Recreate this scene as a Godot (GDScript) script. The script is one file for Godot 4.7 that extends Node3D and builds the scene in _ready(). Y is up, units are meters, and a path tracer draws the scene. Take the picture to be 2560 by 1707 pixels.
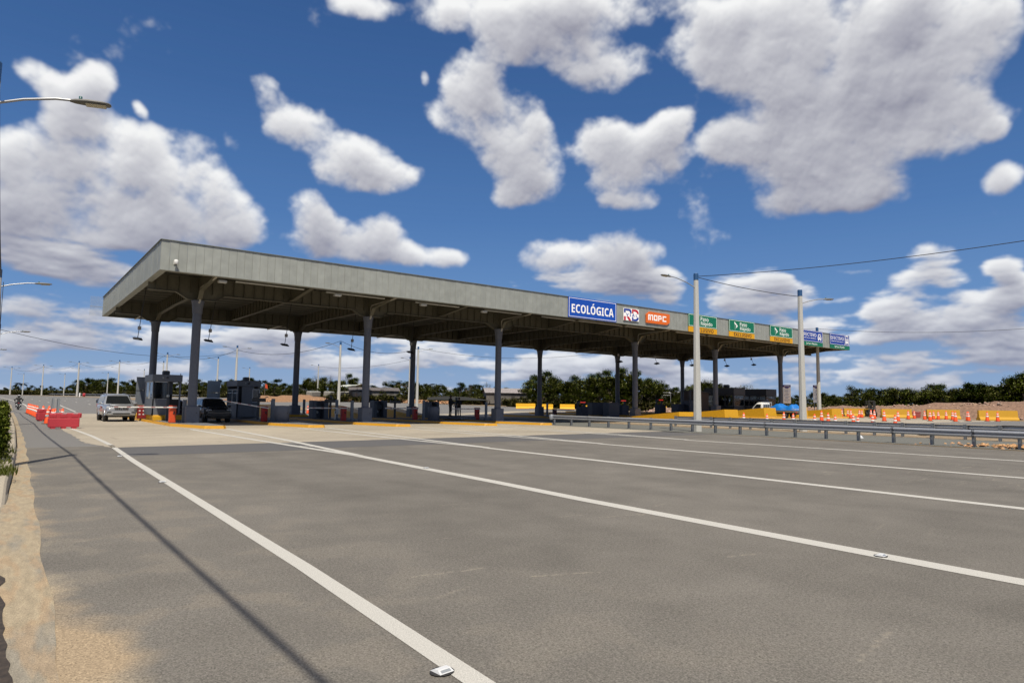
extends Node3D
# A road toll plaza under a wide steel canopy. x runs along the canopy, -z away from the viewer, metres.

var rng := RandomNumberGenerator.new()
var taken := {}
var mats := {}
var grime: ImageTexture
var grain: ImageTexture
var blotch: ImageTexture
var font_bold: SystemFont
var font_reg: SystemFont


func _ready():
	# camera
	var cam := Camera3D.new()
	cam.name = "camera"
	cam.fov = 53.811
	cam.near = 0.1
	cam.far = 3000.0
	cam.position = Vector3(0, 1.6, 0)
	cam.rotation = Vector3(0.091403, -0.644512, 0.014151)
	add_child(cam)
	cam.current = true
	# sky, sun, exposure
	var env := Environment.new()
	env.background_mode = Environment.BG_SKY
	var sky := Sky.new()
	var pano := PanoramaSkyMaterial.new()
	pano.panorama = make_sky()
	sky.sky_material = pano
	env.sky = sky
	env.tonemap_mode = Environment.TONE_MAPPER_LINEAR
	env.tonemap_exposure = 1.0
	env.sdfgi_enabled = true
	env.ssao_enabled = true
	env.ssil_enabled = true
	var we := WorldEnvironment.new()
	we.name = "world"
	we.environment = env
	add_child(we)
	var sun := DirectionalLight3D.new()
	sun.name = "sun"
	sun.light_energy = 1.55
	sun.light_color = Color(1.0, 0.965, 0.90)
	sun.light_angular_distance = 0.53
	sun.shadow_enabled = true
	add_child(sun)
	sun.look_at_from_position(Vector3(-0.26, 1.0, 0.52) * 100.0, Vector3.ZERO, Vector3.UP)

	font_bold = SystemFont.new()
	font_bold.font_names = PackedStringArray(["Droid Sans"])
	font_bold.font_weight = 700
	font_reg = SystemFont.new()
	font_reg.font_names = PackedStringArray(["Droid Sans"])
	make_textures()
	# the place
	build_ground()
	build_kerb()
	build_markings()
	build_banks()
	build_canopy()
	build_islands()
	build_trees()
	build_houses()
	# the things
	build_signs()
	build_lane_equipment()
	build_tariff_signs()
	build_guardrails()
	build_poles()
	build_barriers()
	build_cones()
	build_vehicles()
	build_people()
	build_road_studs()

# ---------------------------------------------------------------- mesh builder
class MB:
	var st := SurfaceTool.new()
	func _init():
		st.begin(Mesh.PRIMITIVE_TRIANGLES)
		st.set_smooth_group(-1)
	func sm(on: bool):
		st.set_smooth_group(1 if on else -1)
	func tri(a: Vector3, b: Vector3, c: Vector3):
		st.add_vertex(a); st.add_vertex(c); st.add_vertex(b)
	func quad(a: Vector3, b: Vector3, c: Vector3, d: Vector3):
		tri(a, b, c); tri(a, c, d)
	func hexa(p: Array):   # 0-3 bottom ring, 4-7 top ring, both counter-clockwise seen from above
		quad(p[3], p[2], p[1], p[0]); quad(p[4], p[5], p[6], p[7])
		for i in 4:
			var j := (i + 1) % 4
			quad(p[i], p[j], p[j + 4], p[i + 4])
	func box(c: Vector3, s: Vector3, b := Basis()):
		var h := s * 0.5
		var r := []
		for y in [-h.y, h.y]:
			for q in [[-1, 1], [1, 1], [1, -1], [-1, -1]]:
				r.append(c + b * Vector3(q[0] * h.x, y, q[1] * h.z))
		hexa(r)
	func cbox(c: Vector3, s: Vector3, ch: float, b := Basis()):   # box with chamfered edges
		var h := s * 0.5
		var k := minf(ch, minf(h.x, minf(h.y, h.z)) * 0.9)
		for ax in 3:
			for sg in [-1.0, 1.0]:
				var n := Vector3.ZERO; n[ax] = sg
				var u := Vector3.ZERO; u[(ax + 1) % 3] = 1.0
				var v := n.cross(u)
				var iu: float = h[(ax + 1) % 3] - k
				var iv: float = h[(ax + 2) % 3] - k
				var o: Vector3 = n * h[ax]
				quad(c + b * (o - u * iu - v * iv), c + b * (o + u * iu - v * iv), c + b * (o + u * iu + v * iv), c + b * (o - u * iu + v * iv))
		for ax in 3:
			var a1 := (ax + 1) % 3
			var a2 := (ax + 2) % 3
			for s1 in [-1.0, 1.0]:
				for s2 in [-1.0, 1.0]:
					var p := []
					for q in [[-1.0, 0], [1.0, 0], [1.0, 1], [-1.0, 1]]:
						var w := Vector3.ZERO
						w[ax] = q[0] * (h[ax] - k)
						w[a1] = s1 * (h[a1] - (k if q[1] == 1 else 0.0))
						w[a2] = s2 * (h[a2] - (0.0 if q[1] == 1 else k))
						p.append(c + b * w)
					if s1 * s2 < 0: quad(p[0], p[1], p[2], p[3])
					else: quad(p[3], p[2], p[1], p[0])
		for s0 in [-1.0, 1.0]:
			for s1 in [-1.0, 1.0]:
				for s2 in [-1.0, 1.0]:
					var a := c + b * Vector3(s0 * h.x, s1 * (h.y - k), s2 * (h.z - k))
					var d := c + b * Vector3(s0 * (h.x - k), s1 * h.y, s2 * (h.z - k))
					var e := c + b * Vector3(s0 * (h.x - k), s1 * (h.y - k), s2 * h.z)
					if s0 * s1 * s2 > 0: tri(a, d, e)
					else: tri(a, e, d)
	func prism(poly: PackedVector2Array, x: Transform3D, depth: float):   # polygon in the xy plane of x, pushed out along its z
		var pl := poly
		if Geometry2D.is_polygon_clockwise(pl):
			pl = poly.duplicate(); pl.reverse()
		# is_polygon_clockwise counts y downwards; make sure of the sign ourselves
		var ar := 0.0
		for i in pl.size():
			ar += pl[i].cross(pl[(i + 1) % pl.size()])
		if ar < 0.0: pl.reverse()
		var t := Geometry2D.triangulate_polygon(pl)
		for i in range(0, t.size(), 3):
			var a := pl[t[i]]; var bb := pl[t[i + 1]]; var cc := pl[t[i + 2]]
			if (bb - a).cross(cc - a) < 0.0:
				var sw := bb; bb = cc; cc = sw
			tri(x * Vector3(a.x, a.y, depth), x * Vector3(bb.x, bb.y, depth), x * Vector3(cc.x, cc.y, depth))
			tri(x * Vector3(a.x, a.y, 0), x * Vector3(cc.x, cc.y, 0), x * Vector3(bb.x, bb.y, 0))
		for i in pl.size():
			var a := pl[i]; var bb := pl[(i + 1) % pl.size()]
			quad(x * Vector3(a.x, a.y, 0), x * Vector3(bb.x, bb.y, 0), x * Vector3(bb.x, bb.y, depth), x * Vector3(a.x, a.y, depth))
	func lathe(prof: Array, n: int, x := Transform3D(), smooth := true):   # prof: [radius, height] from the bottom up
		sm(smooth)
		for i in prof.size() - 1:
			for k in n:
				var a := TAU * k / n
				var bb := TAU * (k + 1) / n
				var r0: float = prof[i][0]; var r1: float = prof[i + 1][0]
				var p0 := x * Vector3(cos(a) * r0, prof[i][1], -sin(a) * r0)
				var p1 := x * Vector3(cos(bb) * r0, prof[i][1], -sin(bb) * r0)
				var p2 := x * Vector3(cos(bb) * r1, prof[i + 1][1], -sin(bb) * r1)
				var p3 := x * Vector3(cos(a) * r1, prof[i + 1][1], -sin(a) * r1)
				if r0 > 0.0001: tri(p0, p1, p2)
				if r1 > 0.0001: tri(p0, p2, p3)
		sm(false)
	func tube(pts: Array, rad, n := 6, caps := true):
		sm(true)
		var rings := []
		var side := Vector3.ZERO
		for i in pts.size():
			var d: Vector3 = (pts[mini(i + 1, pts.size() - 1)] - pts[maxi(i - 1, 0)]).normalized()
			if side == Vector3.ZERO:
				side = d.cross(Vector3.UP if absf(d.y) < 0.9 else Vector3.RIGHT).normalized()
			side = (side - d * side.dot(d)).normalized()
			var up := d.cross(side)
			var r: float = rad[i] if rad is Array else rad
			var ring := []
			for k in n:
				ring.append(pts[i] + (side * cos(TAU * k / n) + up * sin(TAU * k / n)) * r)
			rings.append(ring)
		for i in rings.size() - 1:
			for k in n:
				var j := (k + 1) % n
				quad(rings[i][k], rings[i][j], rings[i + 1][j], rings[i + 1][k])
		sm(false)
		if caps:
			for k in range(1, n - 1):
				tri(rings[0][0], rings[0][k + 1], rings[0][k])
				tri(rings[-1][0], rings[-1][k], rings[-1][k + 1])
	func loft(rings: Array, smooth := true, caps := true):   # rings of equal length, counter-clockwise seen from the last ring
		sm(smooth)
		var n: int = rings[0].size()
		for i in rings.size() - 1:
			for k in n:
				var j := (k + 1) % n
				quad(rings[i][k], rings[i][j], rings[i + 1][j], rings[i + 1][k])
		sm(false)
		if caps:
			for k in range(1, n - 1):
				tri(rings[0][0], rings[0][k + 1], rings[0][k])
				tri(rings[-1][0], rings[-1][k], rings[-1][k + 1])
	func done() -> ArrayMesh:
		st.generate_normals()
		return st.commit()

# ---------------------------------------------------------------- materials
func lin(r: float, g: float, b: float, a := 1.0) -> Color:
	var c := Color(r, g, b).linear_to_srgb()
	c.a = a
	return c

func mat(key: String, c: Color, rough := 0.7, metal := 0.0, tex = null, scale := 0.5) -> StandardMaterial3D:
	if mats.has(key): return mats[key]
	var m := StandardMaterial3D.new()
	m.resource_name = key
	m.albedo_color = c
	m.roughness = rough
	m.metallic = metal
	if tex:
		m.albedo_texture = tex
		m.uv1_triplanar = true
		m.uv1_world_triplanar = true
		m.uv1_scale = Vector3.ONE * scale
	mats[key] = m
	return m

func noise(seed_: int, freq: float, oct := 4, kind := FastNoiseLite.TYPE_SIMPLEX_SMOOTH) -> FastNoiseLite:
	var n := FastNoiseLite.new()
	n.seed = seed_
	n.noise_type = kind
	n.frequency = freq
	n.fractal_type = FastNoiseLite.FRACTAL_FBM if oct > 1 else FastNoiseLite.FRACTAL_NONE
	n.fractal_octaves = oct
	return n

func tone(img: Image, lo: float, hi: float) -> ImageTexture:   # stretch a grey picture to the tones lo..hi
	img.convert(Image.FORMAT_L8)
	var d := img.get_data()
	for i in d.size():
		d[i] = int(clampf((lo + (hi - lo) * d[i] / 255.0) * 255.0, 0.0, 255.0))
	return ImageTexture.create_from_image(Image.create_from_data(img.get_width(), img.get_height(), false, Image.FORMAT_L8, d))

func make_textures():
	var g := noise(11, 0.02, 5).get_seamless_image(512, 512)
	grime = tone(g, 0.90, 1.0)
	blotch = tone(noise(17, 0.012, 6).get_seamless_image(512, 512), 0.62, 1.0)
	# road grain: fine speckle of stones over a soft base
	var a := noise(5, 0.45, 2).get_seamless_image(512, 512)
	var b := noise(6, 0.16, 3).get_seamless_image(512, 512)
	a.convert(Image.FORMAT_L8); b.convert(Image.FORMAT_L8)
	var da := a.get_data(); var db := b.get_data()
	rng.seed = 91
	for i in da.size():
		var v := 0.80 + (da[i] / 255.0 - 0.5) * 0.42 + (db[i] / 255.0 - 0.5) * 0.16 + rng.randf_range(-0.07, 0.07)
		if rng.randf() < 0.004: v += 0.25
		if rng.randf() < 0.004: v -= 0.3
		da[i] = int(clampf(v, 0.2, 1.0) * 255.0)
	grain = ImageTexture.create_from_image(Image.create_from_data(512, 512, false, Image.FORMAT_L8, da))

# ---------------------------------------------------------------- naming
func numbered(called: String) -> String:
	var n: int = taken.get(called, 0)
	taken[called] = n + 1
	return called if n == 0 else "%s_%03d" % [called, n]

func tag(o: Node, label: String, category: String, group := "", kind := "") -> Node:
	if label: o.set_meta("label", label)
	if category: o.set_meta("category", category)
	if group: o.set_meta("group", group)
	if kind: o.set_meta("kind", kind)
	return o

func thing(called: String, label: String, category: String, at := Vector3.ZERO, turn := 0.0, group := "") -> Node3D:
	var o := Node3D.new()
	o.name = numbered(called)
	add_child(o)
	o.position = at
	o.rotation.y = turn
	tag(o, label, category, group)
	return o

func mesh_of(b) -> Mesh:
	return b.done() if b is MB else b

func part(called: String, b, m: Material, parent: Node, at := Vector3.ZERO) -> MeshInstance3D:
	var o := MeshInstance3D.new()
	o.mesh = mesh_of(b)
	o.material_override = null
	for i in o.mesh.get_surface_count():
		o.set_surface_override_material(i, m)
	var key := "%d/%s" % [parent.get_instance_id(), called]
	var n: int = taken.get(key, 0)
	taken[key] = n + 1
	o.name = called if n == 0 else "%s_%03d" % [called, n]
	parent.add_child(o, true)
	o.position = at
	return o

func one(called: String, b, m: Material, label: String, category: String, group := "", at := Vector3.ZERO) -> MeshInstance3D:
	var o := part(numbered(called), b, m, self, at)
	tag(o, label, category, group)
	return o

func struct(called: String, b, m: Material, kind := "structure") -> MeshInstance3D:
	var o := part(numbered(called), b, m, self)
	o.set_meta("kind", kind)
	return o

func copy(src: Node3D, label: String, at: Vector3, turn := 0.0, base := "") -> Node3D:
	var o: Node3D = src.duplicate()
	o.name = numbered(base if base else str(src.get_meta("base_name")))
	add_child(o)
	o.position = at
	o.rotation.y = turn
	o.set_meta("label", label)
	return o

# ---------------------------------------------------------------- the lie of the land
func sstep(a: float, b: float, x: float) -> float:
	var t := clampf((x - a) / (b - a), 0.0, 1.0)
	return t * t * (3.0 - 2.0 * t)

func hgt(x: float, z: float) -> float:
	return 0.5 * sstep(42.0, 60.0, x) + 2.4 * (1.0 - exp(-maxf(0.0, -z - 85.0) / 120.0))

func on(x: float, z: float, up := 0.0) -> Vector3:
	return Vector3(x, hgt(x, z) + up, z)

func span(a: float, b: float, n: int) -> Array:
	var r := []
	for i in n + 1: r.append(lerpf(a, b, float(i) / n))
	return r

func grid_mesh(rows: Array, rect := Rect2(), colour = null) -> ArrayMesh:   # rows of points, each row running left to right, the rows from far to near
	var v := PackedVector3Array(); var nn := PackedVector3Array(); var uv := PackedVector2Array(); var cc := PackedColorArray(); var ix := PackedInt32Array()
	var w: int = rows[0].size()
	for j in rows.size():
		for i in w:
			var p: Vector3 = rows[j][i]
			var dx: Vector3 = rows[j][mini(i + 1, w - 1)] - rows[j][maxi(i - 1, 0)]
			var dz: Vector3 = rows[mini(j + 1, rows.size() - 1)][i] - rows[maxi(j - 1, 0)][i]
			v.append(p); nn.append(dz.cross(dx).normalized())
			if rect.size.x > 0.0: uv.append(Vector2((p.x - rect.position.x) / rect.size.x, (p.z - rect.position.y) / rect.size.y))
			if colour: cc.append(colour.call(p))
	for j in rows.size() - 1:
		for i in w - 1:
			var a := j * w + i
			ix.append_array(PackedInt32Array([a, a + 1, a + w + 1, a, a + w + 1, a + w]))
	var ar := []
	ar.resize(Mesh.ARRAY_MAX)
	ar[Mesh.ARRAY_VERTEX] = v; ar[Mesh.ARRAY_NORMAL] = nn; ar[Mesh.ARRAY_INDEX] = ix
	if uv.size(): ar[Mesh.ARRAY_TEX_UV] = uv; ar[Mesh.ARRAY_TEX_UV2] = uv
	if cc.size(): ar[Mesh.ARRAY_COLOR] = cc
	var m := ArrayMesh.new()
	m.add_surface_from_arrays(Mesh.PRIMITIVE_TRIANGLES, ar)
	return m

func sheet(xs: Array, zs: Array, off: float, rect := Rect2(), colour = null) -> ArrayMesh:
	var rows := []
	for z in zs:
		var r := []
		for x in xs: r.append(on(x, z, off))
		rows.append(r)
	return grid_mesh(rows, rect, colour)

func strip(left: Array, right: Array, off: float, n := 4, rect := Rect2()) -> ArrayMesh:   # a sheet between two lines of (x, z), listed from far to near
	var rows := []
	for k in left.size():
		var r := []
		for i in n + 1:
			var q: Vector2 = left[k].lerp(right[k], float(i) / n)
			r.append(on(q.x, q.y, off))
		rows.append(r)
	return grid_mesh(rows, rect)

func line_mesh(pts: Array, w: float, off: float) -> ArrayMesh:   # a painted line along (x, z) points, listed from far to near
	var l := []; var r := []
	for i in pts.size():
		var d: Vector2 = (pts[mini(i + 1, pts.size() - 1)] - pts[maxi(i - 1, 0)]).normalized()
		var s := Vector2(d.y, -d.x) * w * 0.5
		if s.x > 0.0: s = -s
		l.append(pts[i] + s); r.append(pts[i] - s)
	return strip(l, r, off, 1)

func dense(pts: Array, step: float) -> Array:
	var r := []
	for i in pts.size() - 1:
		var n := maxi(1, int(ceil(pts[i].distance_to(pts[i + 1]) / step)))
		for k in n: r.append(pts[i].lerp(pts[i + 1], float(k) / n))
	r.append(pts[-1])
	return r

func along(tab: Array, z: float) -> float:   # tab of (x, z), z falling: x at that z
	for i in tab.size() - 1:
		if z <= tab[i].y and z >= tab[i + 1].y:
			return lerpf(tab[i].x, tab[i + 1].x, (tab[i].y - z) / (tab[i].y - tab[i + 1].y))
	return tab[0].x if z > tab[0].y else tab[-1].x

# ---------------------------------------------------------------- sky: air and clouds as a computed panorama
func sky_patch(az0: float, az1: float, el0: float, el1: float, w: int, h: int, blobs: Array) -> Image:   # rows from el1 down to el0, degrees
	var D := PackedFloat32Array(); D.resize(w * h)
	for b in blobs:
		var rx: float = b[2]; var ry: float = b[3]
		var ca := cos(deg_to_rad(b[4])); var sa := sin(deg_to_rad(b[4]))
		var rad := maxf(rx, ry)
		var x0 := maxi(0, int((b[0] - rad - az0) / (az1 - az0) * w)); var x1 := mini(w - 1, int((b[0] + rad - az0) / (az1 - az0) * w))
		var y0 := maxi(0, int((el1 - b[1] - rad) / (el1 - el0) * h)); var y1 := mini(h - 1, int((el1 - b[1] + rad) / (el1 - el0) * h))
		for y in range(y0, y1 + 1):
			var dy := (el1 - (y + 0.5) / h * (el1 - el0)) - float(b[1])
			for x in range(x0, x1 + 1):
				var dx := (az0 + (x + 0.5) / w * (az1 - az0)) - float(b[0])
				var u := (dx * ca - dy * sa) / rx
				var v := (dx * sa + dy * ca) / ry
				var q := 1.0 - u * u - v * v
				if q > 0.0:
					var i := y * w + x
					D[i] = 1.0 - (1.0 - D[i]) * (1.0 - q * 0.85)
	var n0 := noise(20, 3.6, 4)
	var n1 := noise(21, 9.0, 6)
	n1.fractal_gain = 0.56
	var n2 := noise(22, 24.0, 3)
	n2.fractal_type = FastNoiseLite.FRACTAL_RIDGED
	var nl := noise(23, 3.4, 6)
	var ns := noise(24, 5.0, 3)
	var F := PackedFloat32Array(); F.resize(w * h)
	var N := PackedFloat32Array(); N.resize(w * h)
	for y in h:
		var el := deg_to_rad(el1 - (y + 0.5) / h * (el1 - el0))
		var ce := cos(el); var se := sin(el)
		var eld := rad_to_deg(el)
		var low := clampf(1.15 - absf(eld - 3.0) / 6.0, 0.0, 1.0)
		var fine := clampf(1.8 - eld / 14.0, 1.0, 1.8)   # distant heaps near the horizon show smaller billows
		for x in w:
			var i := y * w + x
			var az := deg_to_rad(az0 + (x + 0.5) / w * (az1 - az0))
			var px := sin(az) * ce; var pz := -cos(az) * ce
			var o := n0.get_noise_3d(px, se, pz)
			var a := n1.get_noise_3d(px * fine, se * fine * 1.15, pz * fine)
			var r := -n2.get_noise_3d(px * fine + a * 0.03, se * fine * 1.25, pz * fine)
			var d := D[i]
			if low > 0.0:
				var s := nl.get_noise_3d(px * 1.3, se * 7.0, pz * 1.3)
				d = maxf(d, low * (s * 1.7 + 0.50))
			var f := d * 1.22 + o * 0.50 * (1.0 - low * 0.6) + a * 0.74 + r * 0.10 - 0.33
			F[i] = f
			N[i] = a * 0.30 + r * 0.15 + ns.get_noise_3d(px, se * 1.8, pz) * 1.5
	# light: how much cloud lies above (towards the sun), top-down sum, plus relief from the field's slope
	var S := PackedFloat32Array(); S.resize(w * h)
	var deg := (el1 - el0) / h
	var keep := pow(0.84, deg / 0.5)
	for x in w:
		var s := 0.0
		for y in h:
			var i := y * w + x
			s = s * keep + clampf(F[i], 0.0, 0.9) * deg
			S[i] = s
	var out := PackedByteArray(); out.resize(w * h * 3)
	var k1 := maxi(1, int(0.30 / deg)); var k2 := maxi(1, int(1.1 / deg))
	var lut := PackedByteArray(); lut.resize(1025)
	for i in 1025:
		var c := i / 1024.0
		lut[i] = int(round(255.0 * (c * 12.92 if c <= 0.0031308 else 1.055 * pow(c, 1.0 / 2.4) - 0.055)))
	var keys := [[0.0, 0.31, 0.42, 0.60], [3.0, 0.235, 0.365, 0.585], [8.0, 0.140, 0.280, 0.545], [15.0, 0.084, 0.198, 0.450], [24.0, 0.052, 0.135, 0.340], [34.0, 0.036, 0.098, 0.268], [90.0, 0.028, 0.08, 0.22]]
	for y in h:
		var eld := el1 - (y + 0.5) / h * (el1 - el0)
		var br := 0.0; var bg := 0.0; var bb := 0.0
		for q in keys.size() - 1:
			if eld >= keys[q][0] and eld <= keys[q + 1][0]:
				var t: float = (eld - keys[q][0]) / (keys[q + 1][0] - keys[q][0])
				br = lerpf(keys[q][1], keys[q + 1][1], t); bg = lerpf(keys[q][2], keys[q + 1][2], t); bb = lerpf(keys[q][3], keys[q + 1][3], t)
		var hz := exp(-maxf(eld, 0.0) / 6.0)
		var size := clampf(eld / 14.0, 0.8, 1.25)   # thinner heaps low down need less depth to darken
		for x in w:
			var i := y * w + x
			var f := F[i]
			var al := clampf(f / 0.64, 0.0, 1.0)
			al = al * al * (3.0 - 2.0 * al)
			var y1 := maxi(y - k1, 0); var x1 := maxi(x - k1 / 2, 0)
			var y2 := maxi(y - k2, 0); var x2 := maxi(x - k2 / 2, 0)
			var rel := clampf((f - F[y1 * w + x1]) * 1.0, -0.4, 0.4) + clampf((f - F[y2 * w + x2]) * 0.55, -0.4, 0.4)
			var dark := 1.0 - exp(-maxf(0.0, S[i] - 0.22) * 0.85 / size)
			var lum := 0.93 + rel * 0.22 + N[i] * 0.09 - dark * 0.66
			lum = clampf(lum, 0.26, 0.93)
			var cr := lum * (0.94 + 0.05 * lum); var cg := lum * (0.955 + 0.04 * lum); var cb := lum * 0.89 + 0.095
			var hb := hz * 0.52
			cr = lerpf(cr, 0.38, hb); cg = lerpf(cg, 0.46, hb); cb = lerpf(cb, 0.64, hb)
			out[i * 3] = lut[int(clampf(lerpf(br, cr, al), 0.0, 1.0) * 1024.0)]
			out[i * 3 + 1] = lut[int(clampf(lerpf(bg, cg, al), 0.0, 1.0) * 1024.0)]
			out[i * 3 + 2] = lut[int(clampf(lerpf(bb, cb, al), 0.0, 1.0) * 1024.0)]
	return Image.create_from_data(w, h, false, Image.FORMAT_RGB8, out)

func make_sky() -> ImageTexture:
	# cumulus heaps in view: azimuth and height of each puff, its two radii and its tilt, all in degrees
	var seen := [
		0.3,21.6,1.5,1.1,25, 2.7,20.1,2.1,2.1,0, 3.7,22.0,1.2,1.6,40, 1.9,17.1,3.3,2.0,0, 5.9,17.8,4.2,2.6,20, 10.1,16.6,4.5,3.0,28,
		14.1,14.9,2.7,2.7,0, 4.5,13.8,6.5,3.1,0, 10.6,12.9,5.8,2.3,0, 0.1,13.6,2.9,4.4,0, 1.3,10.3,4.7,1.8,0, 4.0,9.1,4.0,1.2,0,
		-0.8,16.1,1.7,1.7,0, 15.5,24.0,1.6,1.2,30, 17.4,22.2,2.7,1.9,45, 20.7,20.6,3.9,2.0,35, 24.5,19.5,3.8,2.0,25, 26.9,18.6,2.4,1.4,0,
		22.7,18.1,3.6,1.2,10, 19.3,15.6,2.2,1.5,20, 21.3,13.5,3.7,1.9,0, 25.9,14.2,2.5,2.0,0, 26.5,12.4,5.1,1.1,0, 31.2,12.2,1.7,1.0,0,
		33.1,27.0,2.9,2.2,0, 32.0,24.7,3.2,2.5,0, 34.9,23.1,4.6,3.2,0, 37.4,20.9,3.6,2.9,0, 39.0,19.0,2.7,2.1,0, 36.9,17.6,2.1,1.1,0,
		45.0,21.4,3.2,2.2,0, 47.6,20.4,3.9,2.4,0, 46.1,18.6,3.0,1.6,0, 49.8,22.4,2.4,1.4,-20, 47.1,17.0,2.6,0.9,0, 31.6,30.9,4.6,1.5,0,
		35.5,30.0,5.1,1.8,20, 41.4,29.6,7.0,2.6,0, 44.8,27.4,4.6,1.9,0, 42.5,31.5,9.7,1.8,0, 23.6,30.9,2.8,1.1,0, 56.2,28.6,5.9,3.3,0,
		62.8,27.5,8.8,4.3,0, 70.1,25.7,5.7,4.1,0, 54.4,26.7,2.6,1.7,0, 59.5,24.8,4.6,2.3,0, 67.4,22.4,5.2,2.6,0, 62.6,20.9,8.7,2.6,0,
		56.4,21.4,3.2,1.9,0, 69.9,20.0,4.3,2.5,0, 62.5,18.2,5.9,2.7,0, 61.2,16.1,3.8,1.6,0, 65.5,16.4,3.2,1.6,0, 73.3,25.4,2.1,2.9,0,
		73.4,19.0,0.9,0.8,0, 73.7,15.9,1.3,1.1,-25, 43.4,12.4,5.8,1.9,0, 40.5,12.4,3.2,1.7,0, 46.3,12.9,3.1,1.9,0, 47.9,10.2,3.4,1.5,0,
		44.8,10.4,5.2,1.1,0, 50.1,9.8,1.5,1.6,0, 56.5,9.5,3.2,1.6,0, 55.5,8.2,2.9,1.1,0, 59.1,8.4,2.4,1.3,0, 58.3,10.1,1.5,1.0,0,
		69.2,10.8,1.8,1.4,0, 68.4,9.5,1.9,0.9,0, 70.4,9.3,1.2,0.7,0, 67.1,7.8,2.4,1.3,0, 66.6,6.9,2.5,0.9,0, 73.3,9.9,1.2,0.7,0,
		72.0,7.6,2.8,1.0,0, 74.1,8.1,1.4,1.5,0, 70.4,6.0,5.2,1.1,0, 65.7,5.4,3.4,0.7,0, 73.1,4.8,3.6,0.9,0, 1.1,6.2,2.3,1.0,0,
		-0.0,4.4,2.9,0.7,0, 6.9,21.0,0.7,0.5,40, 28.9,26.3,0.5,0.7,0,
	]
	var blobs := []
	for i in range(0, seen.size(), 5): blobs.append([seen[i], seen[i + 1], seen[i + 2] * 1.26, seen[i + 3] * 1.26, seen[i + 4]])
	var all := blobs.duplicate()
	rng.seed = 4242
	for i in 95:   # the same kind of heaps all round
		var az := rng.randf_range(84.0, 350.0)
		var el := 7.0 + 70.0 * pow(rng.randf(), 1.6)
		var s := rng.randf_range(0.7, 1.6) * (0.6 + el / 28.0)
		if az > 180.0: az -= 360.0
		for k in rng.randi_range(2, 4):
			all.append([az + rng.randf_range(-5, 5) * s / cos(deg_to_rad(el)), el + rng.randf_range(-1.5, 1.5) * s, rng.randf_range(2.5, 5.5) * s / cos(deg_to_rad(el)), rng.randf_range(1.4, 2.6) * s, 0.0])
	for i in 14:
		var el := rng.randf_range(40.0, 80.0)
		all.append([rng.randf_range(-10.0, 84.0), el, rng.randf_range(5, 11) / cos(deg_to_rad(el)), rng.randf_range(3, 6), 0.0])
	var round_ := []   # the panorama starts at azimuth 0, straight down -z
	for q in all:
		round_.append(q)
		if q[0] - maxf(q[2], q[3]) < 0.0: round_.append([q[0] + 360.0, q[1], q[2], q[3], q[4]])
		if q[0] + maxf(q[2], q[3]) > 360.0: round_.append([q[0] - 360.0, q[1], q[2], q[3], q[4]])
	var im := sky_patch(0.0, 360.0, 0.0, 90.0, 1024, 256, round_)
	im.resize(4096, 1024, Image.INTERPOLATE_CUBIC)
	var full := Image.create(4096, 2048, false, Image.FORMAT_RGB8)
	full.fill(Color(0.45, 0.44, 0.42))
	full.blit_rect(im, Rect2i(0, 0, 4096, 1024), Vector2i.ZERO)
	var w := 1046; var h := 480   # the part in view at the panorama's own sharpness: azimuth -8 to 84, height 0 to 42
	var left := 91
	var patch := sky_patch(-left / 4096.0 * 360.0, (w - left) / 4096.0 * 360.0, 0.0, h / 1024.0 * 90.0, w, h, all)
	full.blit_rect(patch, Rect2i(0, 0, left, h), Vector2i(4096 - left, 1024 - h))
	full.blit_rect(patch, Rect2i(left, 0, w - left, h), Vector2i(0, 1024 - h))
	return ImageTexture.create_from_image(full)

# ---------------------------------------------------------------- setting
var road_a := [Vector2(37.0, -20), Vector2(38.0, -60), Vector2(37.5, -93), Vector2(31.5, -117), Vector2(26.4, -153), Vector2(21.5, -205), Vector2(16.2, -223), Vector2(9.6, -264), Vector2(1.6, -296), Vector2(-35, -400), Vector2(-80, -470)]
var road_b := [Vector2(84, 20), Vector2(84, -60), Vector2(82, -97), Vector2(77, -129), Vector2(72, -187), Vector2(63, -229), Vector2(46, -271), Vector2(36, -325), Vector2(22, -364), Vector2(6, -400), Vector2(-30, -470)]
var road_l := [Vector2(0.6, -60), Vector2(0.4, -112), Vector2(-3.5, -200), Vector2(-19, -300), Vector2(-62, -400), Vector2(-105, -470)]

func lateral(tab: Array, dx: float, z0: float, z1: float, step := 6.0) -> Array:   # points from far (z1) to near (z0)
	var r := []
	var n := int(ceil((z0 - z1) / step))
	for i in n + 1:
		var z := lerpf(z1, z0, float(i) / n)
		r.append(Vector2(along(tab, z) + dx, z))
	return r

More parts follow.
